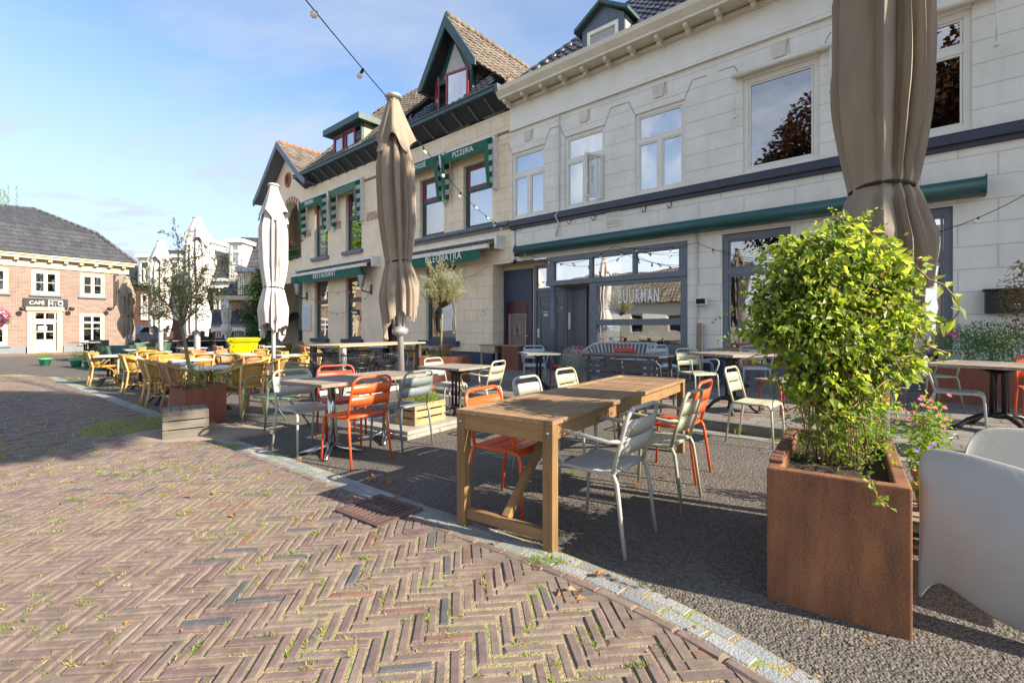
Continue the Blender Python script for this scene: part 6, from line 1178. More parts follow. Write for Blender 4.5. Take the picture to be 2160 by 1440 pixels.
for (px, py, f, lb) in ((755, 748, (-.85, .5), 'black wire bar stool at the middle of the high table, nearer side'), (812, 745, (-.85, .5), 'black wire bar stool beside the big taupe parasol pole'), (688, 746, (.6, -.8), 'black wire bar stool behind the grey leg of the high table'), (752, 741, (.85, -.5), 'black wire bar stool on the far side of the high table')):
    p = G(px, py, .83); bs.put((p.x, p.y, 0), face(*f), lb, 'black wire bar stools at the high table')
# seats of the pub and cafe beyond
ds_ = thing('dark_chair', '', 'chair'); MB().bx(-.24, .24, -.24, .24, .40, .45).build('seat', m_black, ds_, bevel=.02); MB().bx(-.24, .24, -.28, -.23, .42, .82).build('backrest', m_black, ds_, bevel=.02)
for sx in (-.21, .21):
    for sy in (-.22, .2): MB().bar((sx, sy, .4), (sx, sy, 0), .04, .04).build('leg', m_black, ds_)
    MB().bx(sx - .025, sx + .025, -.22, .2, .62, .65).build('arm', m_black, ds_)
ds_ = Proto(ds_)
for (px, d_, f, lb) in ((197, 19.6, (.4, -.9), 'black armchair in front of the brick cafe, facing out'), (206, 19.2, (-.9, -.2), 'black armchair side-on by the brick cafe corner'), (338, 22, (1, 0), 'black pub chair farthest left in the row before the arcade'), (352, 22.5, (-1, 0), 'black pub chair second from left in the row before the arcade'), (376, 22, (1, .1), 'black pub chair between the two far white parasols'), (392, 22.5, (0, -1), 'black pub chair just left of the farther white parasol pole'), (441, 22.5, (1, 0), 'black pub chair just right of the farther white parasol pole'), (459, 23, (0, -1), 'black pub chair left of the small off white parasol'), (492, 22.5, (-1, 0), 'black pub chair right of the small off white parasol'), (505, 22, (1, 0), 'black pub chair half behind the yellow bin')):
    ds_.put((X(px, d_), d_, 0), face(*f), lb, 'black chairs of the pub and cafe')
dt_ = Proto(iron_table('', .8, .8, .73, M('pale grey top', (.5, .48, .45), .5, bump=0)).r)
for (px, d_, lb) in ((180, 19.5, 'small grey table by the brick cafe'), (364, 22.3, 'grey pub table between the far parasols'), (425, 22.6, 'grey pub table behind the farther white parasol pole'), (476, 22.8, 'grey pub table under the small off white parasol')): dt_.put((X(px, d_), d_, 0), R(ru(0, 30)), lb, 'grey tables of the pub')
gc = thing('green_chair', '', 'chair'); b = MB(); b.lathe([(.18, .42), (.24, .44), (.27, .6), (.30, .78)], 12); gch = MB()
vs = []; n = 10
for j in range(4):
    for i in range(n + 1): an = math.pi * (.95 + 1.1 * i / n); rr__ = .22 + .03 * j; vs.append((rr__ * math.cos(an), rr__ * math.sin(an), .42 + .11 * j))
gch.add(vs, [(j * (n + 1) + i, j * (n + 1) + i + 1, (j + 1) * (n + 1) + i + 1, (j + 1) * (n + 1) + i) for j in range(3) for i in range(n)], True); gch.build('shell_back', weave('dark green weave', (.09, .17, .13), (.03, .07, .05)), gc); MB().lathe([(.02, .4), (.22, .4), (.23, .43), (.02, .43)], 14).build('seat', m_greenc, gc)
for k in range(4): an = .785 + k * 1.571; MB().tube([(.15 * math.cos(an), .15 * math.sin(an), .4), (.22 * math.cos(an), .22 * math.sin(an), 0)], .012, 6).build('leg', m_greenc, gc)
gc = Proto(gc)
for (px, d_, f, lb) in ((232, 14.6, (1, .2), 'dark green woven tub chair farthest left, right of the black cafe armchairs'), (248, 14.2, (.8, -.4), 'dark green woven tub chair second from left'), (262, 15.2, (-1, 0), 'dark green woven tub chair beside the brown parasol pole'), (297, 17.5, (.6, -.6), 'dark green woven tub chair right of the brown parasol pole'), (326, 17.3, (-1, .2), 'dark green woven tub chair left of the second white parasol pole'), (347, 17.8, (1, 0), 'dark green woven tub chair right of the second white parasol pole')): gc.put((X(px, d_), d_, 0), face(*f), lb, 'dark green woven tub chairs')
# yellow wheelie bin
yb = thing('wheelie_bin', 'bright yellow wheelie bin among the rattan chairs', 'bin', (X(514, 12.4), 12.4, 0), R(12));  b = MB(); vs = []
for (w1_, d1_, z) in ((.20, .22, .08), (.27, .30, .95)): vs += [(-w1_, -d1_, z), (w1_, -d1_, z), (w1_, d1_, z), (-w1_, d1_, z)]
b.add(vs, [(3, 2, 1, 0), (0, 1, 5, 4), (1, 2, 6, 5), (2, 3, 7, 6), (3, 0, 4, 7)]); b.bx(-.3, .3, -.33, .33, .93, .97); b.build('body', m_yellowbin, yb, bevel=.02); MB().prism([(-.30, .975), (-.26, 1.04), (.26, 1.04), (.30, .975)], lambda x, y, dd: (x, dd, y), -.33, .33).tube([(-.31, .36, .99), (.31, .36, .99)], .025, 8).build('lid', m_yellowbin, yb, bevel=.015)
for s in (-1, 1): MB().tube([(s * .24, .28, .1), (s * .29, .28, .1)], .1, 14).build('wheel', m_black, yb)
# moulded plastic lounge chair at the right edge
lc_ = thing('moulded_armchair', 'pale grey moulded plastic lounge armchair cut off by the right edge', 'armchair', (2.15, 2.05, 0), 0); b = MB()
prof = [(-.315, .02, .12), (-.30, .08, .60), (-.285, .115, .70), (-.25, .10, .735), (-.18, .03, .725), (-.08, -.06, .70), (.05, -.16, .655), (.2, -.27, .60), (.38, -.38, .54), (.6, -.48, .49)]
low = [(-.315, .02, .0), (-.30, .0, .09), (-.26, -.03, .15), (-.20, -.06, .13), (-.12, -.11, .07), (-.02, -.17, .035), (.1, -.26, .02), (.22, -.36, .01), (.38, -.45, .0), (.6, -.53, .0)]
side_top = [(1.85 + .035, 2.2, .60), (1.885, 2.2, .70), (1.93, 2.17, .725), (2.0, 2.1, .72), (2.08, 2.02, .70), (2.18, 1.93, .67), (2.3, 1.82, .62), (2.5, 1.66, .55)]
side_low = [(1.85, 2.16, .0), (1.87, 2.13, .10), (1.90, 2.10, .14), (1.94, 2.05, .10), (2.0, 1.98, .05), (2.08, 1.89, .02), (2.2, 1.78, .005), (2.42, 1.6, .0)]
k = len(side_top); nn_ = 7; vs = []
for i in range(k):
    a, c = Vector(side_low[i]), Vector(side_top[i])
    for j in range(nn_): q = j / (nn_ - 1); p = a.lerp(c, q) + Vector((-.35, -.42, 0)) * .10 * math.sin(q * math.pi); vs.append((p.x - 2.15, p.y - 2.05, p.z))
b.add(vs, [(i * nn_ + j, (i + 1) * nn_ + j, (i + 1) * nn_ + j + 1, i * nn_ + j + 1) for i in range(k - 1) for j in range(nn_ - 1)], True); o = b.build('side_shell', m_plast, lc_); so = o.modifiers.new('s', 'SOLIDIFY'); so.thickness = .012; ss = o.modifiers.new('ss', 'SUBSURF'); ss.levels = 2; ss.render_levels = 2
b = MB(); vs = []      # far shell: backrest panel with rounded corner
for i, (x, h) in enumerate(((2.42, .42), (2.44, .62), (2.47, .715), (2.53, .745), (2.62, .75), (2.8, .75), (3.1, .74))):
    for j in range(5): z = .02 + (h - .02) * j / 4; vs.append((x - 2.15 + .03 * (1 - j / 4) * -1, 2.55 - (x - 2.42) * .35 - 2.05 + .06 * math.sin(j / 4 * 3.14), z))
b.add(vs, [(i * 5 + j, (i + 1) * 5 + j, (i + 1) * 5 + j + 1, i * 5 + j + 1) for i in range(6) for j in range(4)], True); o = b.build('back_shell', m_plast, lc_); so = o.modifiers.new('s', 'SOLIDIFY'); so.thickness = .012; ss = o.modifiers.new('ss', 'SUBSURF'); ss.levels = 2; ss.render_levels = 2
MB().prism([(-.02, .16), (.3, .42), (.95, .12), (.5, -.35)], lambda x, y, d: (x, y, d), .40, .425).build('seat', M('white moulded seat', (.72, .72, .70), .4, bump=0), lc_, bevel=.01)
from mathutils import noise
# ================================================================= PARASOLS
def parasol(label, x, y, mat, mpole, ph=0., top=4.28, tie=2.12, bot=1.22, k=1., wide=1., hub=True, name='closed_parasol', z0=0., group='closed parasols of the terraces', pr=.04, rz=0.):
    t = thing(name, label, 'parasol', (x, y, z0), rz, group); n = 176; m_ = 46; vs = []
    zs = [top - (top - bot) * (i / (m_ - 1)) for i in range(m_)]
    for i, z in enumerate(zs):
        q = (top - z) / (top - bot); qt = (top - tie) / (top - bot)
        if q < qt: u_ = q / qt; r = (.085 + .185 * min(1, u_ / .42) ** 1.1) if u_ < .42 else .27; r = r if u_ < .72 else .27 - .09 * ((u_ - .72) / .28) ** 1.3
        else: u_ = (q - qt) / (1 - qt); r = .18 + .10 * min(1, u_ / .5) ** .8; r -= .05 * max(0, u_ - .6)
        A = .14 + .27 * min(1, q * 3.2); A *= (1 if q < qt * .8 else .8) ; 
        if abs(q - qt) < .03: A *= .55
        for j in range(n):
            an = 2 * math.pi * j / n; K = 11 if q < qt else 9
            tt = an / 6.28318 * 13 + .26 * math.sin(2 * an + ph) + .2 * math.sin(3 * an + 2 * ph) + .22 * math.sin(z * 1.0 + ph) * math.sin(an + ph)
            fr = tt % 1; k_ = int(tt) % 13; dp = .72 + .62 * abs(math.sin(k_ * 2.3 + ph * 5 + z * .25)); saw = (fr / .86) ** 1.25 if fr < .86 else 1 - (fr - .86) / .14
            no = noise.noise(Vector((math.cos(an) * 1.3 + ph * 3, math.sin(an) * 1.3, z * .8))) * .22 + noise.noise(Vector((math.cos(an) * 4 + ph, math.sin(an) * 4, z * 2.6))) * .07
            rr_ = r * wide * k * (1.06 - A * dp * saw + no * .6); zz_ = z
            if q > qt: w2 = (q - qt) / (1 - qt); zz_ = z + w2 * (.24 * abs(math.sin(1.5 * an + ph)) + .10 * math.sin(an + ph * 2) + .05 * abs(math.sin(4 * an + ph)))
            vs.append((rr_ * math.cos(an), rr_ * math.sin(an), zz_))
    b = MB(); b.add(vs, [(i * n + j, i * n + (j + 1) % n, (i + 1) * n + (j + 1) % n, (i + 1) * n + j) for i in range(m_ - 1) for j in range(n)], True); b.build('canopy', mat, t)
    b = MB(); vs = []; m2 = 7      # vent flap over the shoulders
    for i in range(m2):
        q = i / (m2 - 1); z = top - .04 - .62 * q * k
        for j in range(n): an = 2 * math.pi * j / n; r = (.09 + .185 * q) * wide * k * (1 + .13 * q * math.sin(8 * an + ph) + .08 * q * math.sin(5 * an + 2 * ph)); vs.append((r * math.cos(an), r * math.sin(an), z + q * .11 * math.sin(4 * an + ph * 1.7)))
    b.add(vs, [(i * n + j, i * n + (j + 1) % n, (i + 1) * n + (j + 1) % n, (i + 1) * n + j) for i in range(m2 - 1) for j in range(n)], True); b.build('vent_flap', mat, t)
    MB().lathe([(.03, top - .01), (.105 * k, top), (.115 * k, top + .03), (.10 * k, top + .045), (.02, top + .05)], 20).build('cap', mpole if mpole != m_wpole else mat, t)
    MB().tube([(0, 0, 0), (0, 0, top - .05)], pr, 20).build('pole', mpole, t)
    if hub: MB().lathe([(pr, 1.17), (.10, 1.2), (.11, 1.25), (.08, 1.29), (pr, 1.3)], 8).tube([(0, .075, 1.26), (0, .075, 1.9)], .02, 7).tube([(.07, -.03, 1.26), (.07, -.03, 1.9)], .02, 7).tube([(-.07, -.03, 1.26), (-.07, -.03, 1.9)], .02, 7).build('runner_hub', mpole, t)
    P = [(.186 * k * wide * math.cos(a * .3927), .186 * k * wide * math.sin(a * .3927), tie + .03 * math.cos(a * .3927 + ph)) for a in range(16)]; MB().tube(P, .011, 6, True).build('tie_strap', m_wire, t)
    return t
parasol('big closed taupe parasol in the middle, between the herb crate and the high table', -1.43, 6.22, m_taupe, m_pole, 0.6, wide=.86).rotation_euler = (0, R(-1.7), 0)
parasol('big closed taupe parasol cut off by the top edge, behind the climbing plant', 2.34, 3.0, m_taupe, m_pole, 2.3, bot=1.34, wide=.92)
parasol('off white closed parasol nearest the restaurant gable', X(577, 10.1), 10.1, m_offw, m_wpole, 1.3, top=4.3, bot=1.05, hub=False)
parasol('off white closed parasol right of the young tree crown', X(416, 13.0), 13.0, m_offw, m_wpole, 3.1, bot=1.05, hub=False, wide=1.15, pr=.075)
parasol('off white closed parasol farthest left, behind the young tree crown', X(339, 16.4), 16.4, m_offw, m_wpole, 4.4, bot=1.05, hub=False, wide=1.15, pr=.075)
parasol('taupe closed parasol at the corner of the brick cafe', X(267, 17.6), 17.6, m_taupe, m_pole, 5.2, top=3.15, tie=1.75, bot=.85, hub=False, k=.9)
parasol('small off white closed parasol before the arched arcade', X(477, 23), 23, m_offw, m_wpole, 5.9, top=2.75, tie=1.55, bot=.95, hub=False, k=.8)
us = thing('parasol_base', 'stack of concrete slabs under the big taupe parasol and herb crate', 'parasol base', (-1.32, 6.08, 0), R(56)); m_conc = M('weathered concrete slab', (.36, .34, .30), .85, c2=(.25, .235, .20), scale=5, bump=.5, bscale=90)
for i, (x, y) in enumerate(((-.27, -.27), (.27, -.27), (-.27, .27), (.27, .27))): MB().bx(x - .265, x + .265, y - .265, y + .265, .004, .05).build('slab', m_conc, us, bevel=.006)
MB().bx(-.5, .5, -.5, .5, .051, .095).build('slab', m_conc, us, bevel=.006)
# ================================================================= PLANTERS AND CRATES
def planter(label, loc, rz, w, l, h, mat, rim=.055, cat='planter', group=None):
    t = thing('corten_planter', label, cat, loc, rz, group); b = MB(); e = .0
    o = [(0, 0), (w, 0), (w, l), (0, l)]; i_ = [(rim, rim), (w - rim, rim), (w - rim, l - rim), (rim, l - rim)]; vs = [(x, y, 0) for x, y in o] + [(x, y, h) for x, y in o] + [(x, y, h) for x, y in i_] + [(x, y, h - .09) for x, y in i_]
    fs = [(i, (i + 1) % 4, (i + 1) % 4 + 4, i + 4) for i in range(4)] + [(i + 4, (i + 1) % 4 + 4, (i + 1) % 4 + 8, i + 8) for i in range(4)] + [(i + 8, (i + 1) % 4 + 8, (i + 1) % 4 + 12, i + 12) for i in range(4)]; b.add(vs, fs); b.build('box', mat, t, bevel=.008)
    s = MB(); n = 12
    for i in range(n + 1):
        for j in range(n + 1): x = rim + (w - 2 * rim) * i / n; y = rim + (l - 2 * rim) * j / n; s.v.append((x, y, h - .06 + .03 * noise.noise(Vector((x * 14, y * 14, 0)))))
    for i in range(n):
        for j in range(n): s.f.append((i * (n + 1) + j, (i + 1) * (n + 1) + j, (i + 1) * (n + 1) + j + 1, i * (n + 1) + j + 1)); s.m.append(0); s.s.append(True)
    s.build('soil', m_soil, t); return t
ang = math.atan2(1.915 - 2.218, 1.618 - 1.191)
P1 = planter('large rusty steel planter at the right front, holding the climbing plant', (1.191, 2.218, 0), ang, .524, 1.14, .615, m_rust)
cp_ = MB(); 
for i in range(12): cp_.bx(-.004, .05 + ru(-.006, .008), .1 + i * .075, .1 + i * .075 + .062, .616, .632 + ru(-.004, .004))
cp_.build('rim_bricks', M('dark red rim brick', (.20, .075, .045), .85, c2=(.10, .045, .03), scale=20, bump=.8), P1, bevel=.006)
P2 = thing('corten_planter', 'rusty steel planter with the young willow leaved tree, left of centre', 'planter', (-4.03, 5.85, 0), 0); fp_ = [(0, 0), (.10, .68), (-.38, 1.05), (-.42, .30)]; b = MB(); b.prism(fp_, lambda x, y, d: (x, y, d), 0, .51); b.f = b.f[:1] + b.f[2:]; b.m = b.m[:-1]; b.s = b.s[:-1]; b.build('box', m_rust2, P2, bevel=.006); MB().add([(x * .93 - .01, y * .93 + .05, .485) for x, y in fp_], [(0, 1, 2, 3)]).build('soil', m_soil, P2)
P3 = planter('dark rusty planter holding the ball olive tree by the restaurant', (X(884, 10.3), 10.3, pvz(-11.5)), R(-8), .95, .8, .62, m_rust2)
P4 = planter('rusty planter with yellow flowers at the grey wall, far right', (6.55, 7.55, .12), TH, 1.5, .5, .62, m_rust2)
def crate(label, loc, rz, w, l, h, mat, n=3, top=False, gap=.02):
    t = thing('wooden_crate', label, 'crate', loc, rz); b = MB(); sh = (h - gap * (n - 1)) / n
    for i in range(n):
        z = i * (sh + gap); j = ru(-.003, .003)
        b.bx(-w / 2, w / 2, -l / 2 - .0, -l / 2 + .012, z, z + sh); b.bx(-w / 2, w / 2, l / 2 - .012, l / 2, z, z + sh); b.bx(-w / 2 + j, -w / 2 + .012, -l / 2 + .0125, l / 2 - .0125, z, z + sh); b.bx(w / 2 - .012, w / 2 + j, -l / 2 + .0125, l / 2 - .0125, z, z + sh)
    b.build('side_boards', mat, t, bevel=.002)
    for sx in (-1, 1):
        for sy in (-1, 1): x0 = sx * (w / 2 - .03); y0 = sy * (l / 2 - .03); MB().bx(x0 - .017, x0 + .017, y0 - .017, y0 + .017, 0, h - .002).build('corner_post', mat, t)
    if top:
        b = MB(); k = 5
        for i in range(k): b.bx(-w / 2 + i * w / k + .003, -w / 2 + (i + 1) * w / k - .003, -l / 2, l / 2, h + .001, h + .012)
        b.build('top_boards', mat, t, bevel=.002)
    else: MB().bx(-w / 2 + .014, w / 2 - .014, -l / 2 + .014, l / 2 - .014, h - .08, h - .04).build('soil', m_soil, t)
    return t
crate('upturned weathered grey crate on the round pad by the young tree', (-3.85, 5.58, .03), R(38), .44, .44, .29, m_crateg, 3, True, .013)
C2 = crate('pale wooden herb crate planted with flowering herbs beside the taupe parasol', (-1.16, 6.0, .096), R(56), .54, .36, .26, m_crate, 3)
C3 = crate('grey crate of green plants under the cafe window', (3.75, 10.75, .12), TH, .6, .4, .3, m_crateg, 3)
b = MB(); n = 40; b.add([(-3.68 + .80 * math.cos(6.283 * i / n) * 1.0 + .1 * math.sin(6.283 * i / n), 5.72 + .52 * math.sin(6.283 * i / n) + .12 * math.cos(6.283 * i / n), .03) for i in range(n)] + [(-3.68 + .80 * math.cos(6.283 * i / n) + .1 * math.sin(6.283 * i / n), 5.72 + .52 * math.sin(6.283 * i / n) + .12 * math.cos(6.283 * i / n), 0) for i in range(n)], [tuple(range(n))] + [(i, i + n, (i + 1) % n + n, (i + 1) % n) for i in range(n)])
o = b.build('concrete_pad', M('sandy concrete pad', (.34, .27, .20), .9, c2=(.26, .21, .16), scale=5, bump=.5, bscale=120)); tag(o, 'sandy rounded concrete pad under the grey crate and rusty planter', 'pad')
gt_ = thing('drain_grate', 'rusty cast iron drain grate at the painted kerb setts', 'drain grate', (-.91, 3.235, .018), R(-36.5)); b = MB(); ring(b, -.21, .21, -.175, .175, .04, 0, 0) if False else None
b.bx(-.23, .23, -.19, -.15, 0, .02).bx(-.23, .23, .15, .19, 0, .02).bx(-.23, -.185, -.15, .15, 0, .02).bx(.185, .23, -.15, .15, 0, .02).bx(-.185, .185, -.018, .018, 0, .017)
for i in range(8): x = -.16 + i * .045; b.bx(x - .012, x + .012, -.15, -.018, 0, .015).bx(x - .012, x + .012, .018, .15, 0, .015)
b.build('bars', M('rusty cast iron', (.13, .075, .06), .7, c2=(.08, .05, .042), scale=12, bump=.5), gt_, bevel=.002); MB().bx(-.19, .19, -.155, .155, -.016, -.01).build('pit', m_dark, gt_)
# ================================================================= PLANTS
def stems(mb, c, n, r, h, rad=.004, lean=.25):
    out_ = []
    for i in range(n):
        a = ru(0, 6.28); q = r * math.sqrt(rnd()); p = Vector(c) + Vector((q * math.cos(a), q * math.sin(a), 0)); d = Vector((ru(-lean, lean), ru(-lean, lean), 1)); hh = h * ru(.6, 1.1); pts = [p + d * hh * t + Vector((ru(-.012, .012), ru(-.012, .012), 0)) for t in (0, .33, .66, 1)]
        mb.tube(pts, [rad, rad * .8, rad * .7, rad * .4], 4); out_.append(pts)
    return out_
m_stem = M('pale climber stem', (.30, .19, .09), .8, bump=0); m_twig = M('brown twig', (.13, .08, .045), .8, bump=0)
cl = thing('climbing_plant', 'big bushy sunlit climbing plant growing out of the large rusty planter', 'plant', (1.73, 2.52, .55)); base = Vector((1.73, 2.52, .55))
def CP(px, py, d): return PT(px, py, d) - base
b = MB()
for c_ in stems(b, (0, 0, 0), 46, .15, .75, .005, .16): pass
for i in range(170): p0 = Vector((ru(-.24, .2), ru(-.18, .2), ru(.25, .95))); b.tube([p0, p0 + rvec() * .08, p0 + rvec() * .16], .0026, 4)
b.build('stems', m_stem, cl); b = MB(); CL = []
for (px, py, d, rx, ry, rz, n_) in ((1745, 545, 2.50, .33, .28, .14, 900), (1700, 600, 2.42, .22, .22, .17, 520), (1800, 610, 2.55, .26, .26, .18, 700), (1680, 690, 2.45, .22, .22, .15, 480), (1760, 700, 2.40, .26, .2, .20, 800), (1860, 670, 2.5, .20, .2, .2, 480), (1730, 790, 2.45, .22, .2, .15, 560), (1810, 780, 2.50, .20, .2, .15, 520), (1770, 850, 2.45, .18, .16, .12, 240), (1880, 580, 2.45, .12, .14, .12, 160), (1905, 760, 2.4, .10, .1, .12, 80), (1700, 520, 2.6, .18, .18, .08, 200), (1820, 530, 2.6, .16, .16, .09, 200), (1625, 630, 2.5, .13, .14, .15, 190), (1610, 700, 2.45, .10, .1, .08, 70), (1790, 480, 2.55, .12, .1, .05, 60)):
    c = CP(px, py, d); k_ = 0; n_ = int(n_ * .98); rx *= .92; ry *= .92; rz *= .95; CL.append((c, rx, ry, rz, n_))
    while k_ < n_:
        v = rvec(); q = .4 + .75 * rnd() ** .8; p = c + Vector((v.x * rx, v.y * ry, v.z * rz)) * q; dd_ = v * .5 + rvec() * .6 + Vector((0, -.15, -.45)); l = ru(.018, .042) if rnd() < .78 else ru(.042, .07); leaf(b, p, dd_, (v * .5 + rvec() + Vector((.4, -.3, .5))).normalized(), l, l * ru(.55, .8), .18); k_ += 1
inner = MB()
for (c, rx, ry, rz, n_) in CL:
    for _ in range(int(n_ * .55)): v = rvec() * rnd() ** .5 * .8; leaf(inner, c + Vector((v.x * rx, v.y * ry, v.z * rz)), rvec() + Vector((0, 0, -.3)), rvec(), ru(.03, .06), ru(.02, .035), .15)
    for _ in range(7):      # trailing shoots that break the outline
        v = rvec(); v.z = v.z * .7; p = c + Vector((v.x * rx, v.y * ry, v.z * rz)) * .9; d = Vector((v.x, v.y, v.z * .6 + ru(-.2, .5))).normalized(); ln = ru(.08, .22); sz = ru(.016, .034); m_ = int(ln * 110)
        for k in range(m_): t_ = k / m_; q = p + d * ln * t_ - Vector((0, 0, .5 * (ln * t_) ** 2 * 4)); leaf(b, q + rvec() * .006, d * .4 + rvec(), rvec() + Vector((.3, -.4, .5)), sz * (1.2 - .6 * t_), sz * .62 * (1.2 - .6 * t_), .15)
inner.build('shaded_leaves', leaf_mat('shade toned climber leaf', (.045, .085, .02), (.12, .16, .035), .3), cl)
vine = [CP(*q) for q in ((1870, 575, 2.4), (1895, 552, 2.35), (1925, 556, 2.3), (1960, 590, 2.25), (1990, 600, 2.22), (2012, 625, 2.2), (2025, 652, 2.2), (2010, 675, 2.22), (1980, 682, 2.25), (1950, 676, 2.3))]
for i in range(20): p = along(vine, i / 19); leaf(b, p, Vector((ru(-.7, .7), ru(-.3, .3), -.8 if i % 2 else .2)), rvec() + Vector((0, -1.2, .3)), ru(.055, .085), ru(.035, .05), .12)
for V in (((1870, 700, 2.4), (1930, 690, 2.35), (1960, 730, 2.3), (2000, 745, 2.3)), ((1640, 640, 2.45), (1590, 650, 2.4), (1562, 690, 2.4)), ((1655, 720, 2.45), (1600, 745, 2.4), (1572, 760, 2.4)), ((1830, 1000, 1.93), (1845, 1030, 1.9), (1850, 1050, 1.89), (1875, 1068, 1.89)), ((1760, 500, 2.5), (1775, 478, 2.5), (1800, 472, 2.5)), ((1850, 560, 2.5), (1885, 520, 2.5), (1900, 512, 2.5))):
    P_v = [CP(*q) for q in V]
    for i in range(16): p = along(P_v, i / 15) + rvec() * .012; leaf(b, p, rvec() + Vector((0, 0, -.3)), rvec() + Vector((0, -.6, .3)), ru(.022, .05), ru(.015, .032), .15)
    vine2 = MB().tube(P_v, .003, 4).build('vine_stem', m_stem, cl)
b.build('leaves', m_leaf, cl); MB().tube(vine, .004, 5).build('vine_stem', m_stem, cl)
b = MB()
for i in range(1500): a = ru(0, 6.28); q = ru(.0, .24); p = Vector((q * math.cos(a), q * math.sin(a) * 1.2 - .02, ru(.02, .34))); leaf(b, p, rvec() + Vector((0, 0, .5)), rvec(), ru(.014, .035), ru(.006, .014), .1)
for i in range(20):     # long narrow buddleia shoots leaning right over the rim
    p0 = Vector((.12, .3, .05)) ; d = Vector((ru(.5, 1.1), ru(-.5, .1), ru(.15, .5))); 
    for j in range(16): t_ = j / 15; p = p0 + d * t_ * .45 - Vector((0, 0, .1 * t_ * t_)); leaf(b, p, d + rvec() * .9, rvec() + Vector((0, 0, 1)), .06 * (1.1 - t_ * .5), .009, .1)
b.build('fine_leaves', m_leafy, cl)
b = MB(); [leaf(b, Vector((ru(-.3, .3), ru(-.3, .3), ru(.2, 1.2))), rvec(), rvec(), ru(.02, .04), ru(.012, .025)) for _ in range(260)]; b.build('dry_leaves', m_dry, cl)
# young willow leaved tree in the left planter
yt = thing('young_tree', 'young willow leaved tree with a slim leaning trunk in the left rusty planter', 'tree', (-4.15, 6.4, .48)); tb0 = Vector((-4.15, 6.4, .48)); d_ = 6.4
def YP(px, py, dd=0.): return PT(px, py, d_ + dd) - tb0
tr = MB(); tr.tube([Vector((0, 0, 0)), YP(398, 770), YP(390, 720), YP(383, 690)], [.028, .024, .021, .02], 9)
ends = []
for (px, py, dd) in ((330, 640, -.1), (350, 590, .1), (365, 560, -.1), (390, 530, .1), (415, 600, -.15), (430, 570, .1), (455, 620, .0), (480, 560, 0), (310, 600, .1), (420, 520, .0), (375, 500, 0), (300, 660, -.1)):
    q0 = YP(383 + ru(-2, 2), 690 - ru(0, 20)); q3 = YP(px, py, dd); m_ = q0.lerp(q3, .5) + Vector((0, 0, .03)); tr.tube([q0, m_, q3], [.010, .006, .003], 6); ends.append((q0, m_, q3))
    for s_ in range(7): a = along([q0, m_, q3], ru(.35, 1)); e_ = a + (rvec() + Vector((0, 0, .4))) * .2; tr.tube([a, e_], [.0028, .0014], 4); ends.append((a, a.lerp(e_, .5), e_))
tr.build('trunk', m_bark, yt); b = MB()
for (a, m_, e_) in ends:
    for _ in range(24 if (e_ - a).length < .35 else 36): p = along([a, m_, e_], ru(.2, 1.08)) + rvec() * ru(0, .05); leaf(b, p, (e_ - a).normalized() + rvec() * .9 + Vector((0, 0, .1)), rvec(), ru(.035, .07), ru(.010, .017), .1)
for (px, py, rx, rz, n_) in ((322, 600, .16, .14, 150), (345, 655, .22, .17, 240), (395, 620, .25, .2, 250), (330, 625, .2, .16, 220), (440, 610, .2, .2, 180), (370, 560, .2, .15, 140), (480, 590, .16, .2, 70), (455, 640, .16, .12, 90), (300, 650, .1, .1, 70), (410, 660, .2, .12, 160), (500, 570, .2, .18, 90), (400, 525, .18, .12, 80), (515, 620, .18, .16, 80), (475, 545, .2, .14, 80), (540, 590, .12, .2, 36), (300, 610, .16, .2, 130), (490, 660, .16, .14, 60), (310, 560, .14, .12, 40)):
    c = YP(px, py)
    for _ in range(n_): v = rvec() * rnd() ** .5; leaf(b, c + Vector((v.x * rx, v.y * .3, v.z * rz)), rvec() + Vector((0, 0, .2)), rvec(), ru(.03, .065), ru(.010, .016), .1)
b.build('crown', m_leafw, yt)
sh = thing('planter_shrubs', 'straggly herbs and dry stalks under the young tree in the left planter', 'plant', (-4.15, 6.35, .48)); b = MB(); st = stems(b, (0, 0, 0), 46, .30, .30, .003, .5); b.build('stalks', M('dry green stalk', (.26, .24, .07), .8, bump=0), sh); b = MB()
for P_ in st:
    for _ in range(8): leaf(b, along(P_, ru(.3, 1)) + rvec() * .02, rvec(), rvec(), ru(.014, .035), ru(.008, .016))
c = PT(487, 700, 6.4) - Vector((-4.15, 6.35, .48))
for i in range(90): t_ = rnd(); leaf(b, Vector((c.x, c.y, 0)).lerp(c, t_) * 1 + Vector((.0, 0, .0)) + rvec() * .03, rvec() + Vector((0, 0, .5)), rvec(), .04, .014)
b.build('leaves', m_leafy, sh); b = MB(); [leaf(b, Vector((ru(-.35, .25), ru(-.35, .45), ru(-.01, .12))), rvec(), rvec(), .03, .016) for _ in range(260)]; b.build('dry_leaves', m_dry, sh)
# ball olive tree
ol = thing('olive_tree', 'ball shaped silvery olive tree on a thin straight trunk before the restaurant', 'tree', (X(930, 10.75), 10.75, pvz(-11.5) + .56)); o0 = ol.location.copy(); MB().tube([(0, 0, 0), (.01, 0, .5), (.03, 0, 1.0)], [.028, .024, .02], 8).build('trunk', m_bark, ol); b = MB(); tw = MB(); cc = PT(934, 612, 10.75) - o0
for i in range(150):
    v = rvec(); v.z = abs(v.z) * 1.15 - .2; e_ = cc + Vector((v.x * .58, v.y * .55, v.z * .60)) * ru(.6, 1.0) + (Vector((0, 0, ru(.1, .32))) if rnd() < .22 else Vector()); a = cc + Vector((0, 0, -.4)); m_ = a.lerp(e_, .5) + rvec() * .06; tw.tube([a, m_, e_], [.006, .004, .002], 4)
    for _ in range(62): p = along([a, m_, e_], ru(.35, 1.05)) + rvec() * ru(0, .05); leaf(b, p, (e_ - m_).normalized() + rvec() * .7, rvec(), ru(.03, .06), ru(.009, .014), .1)
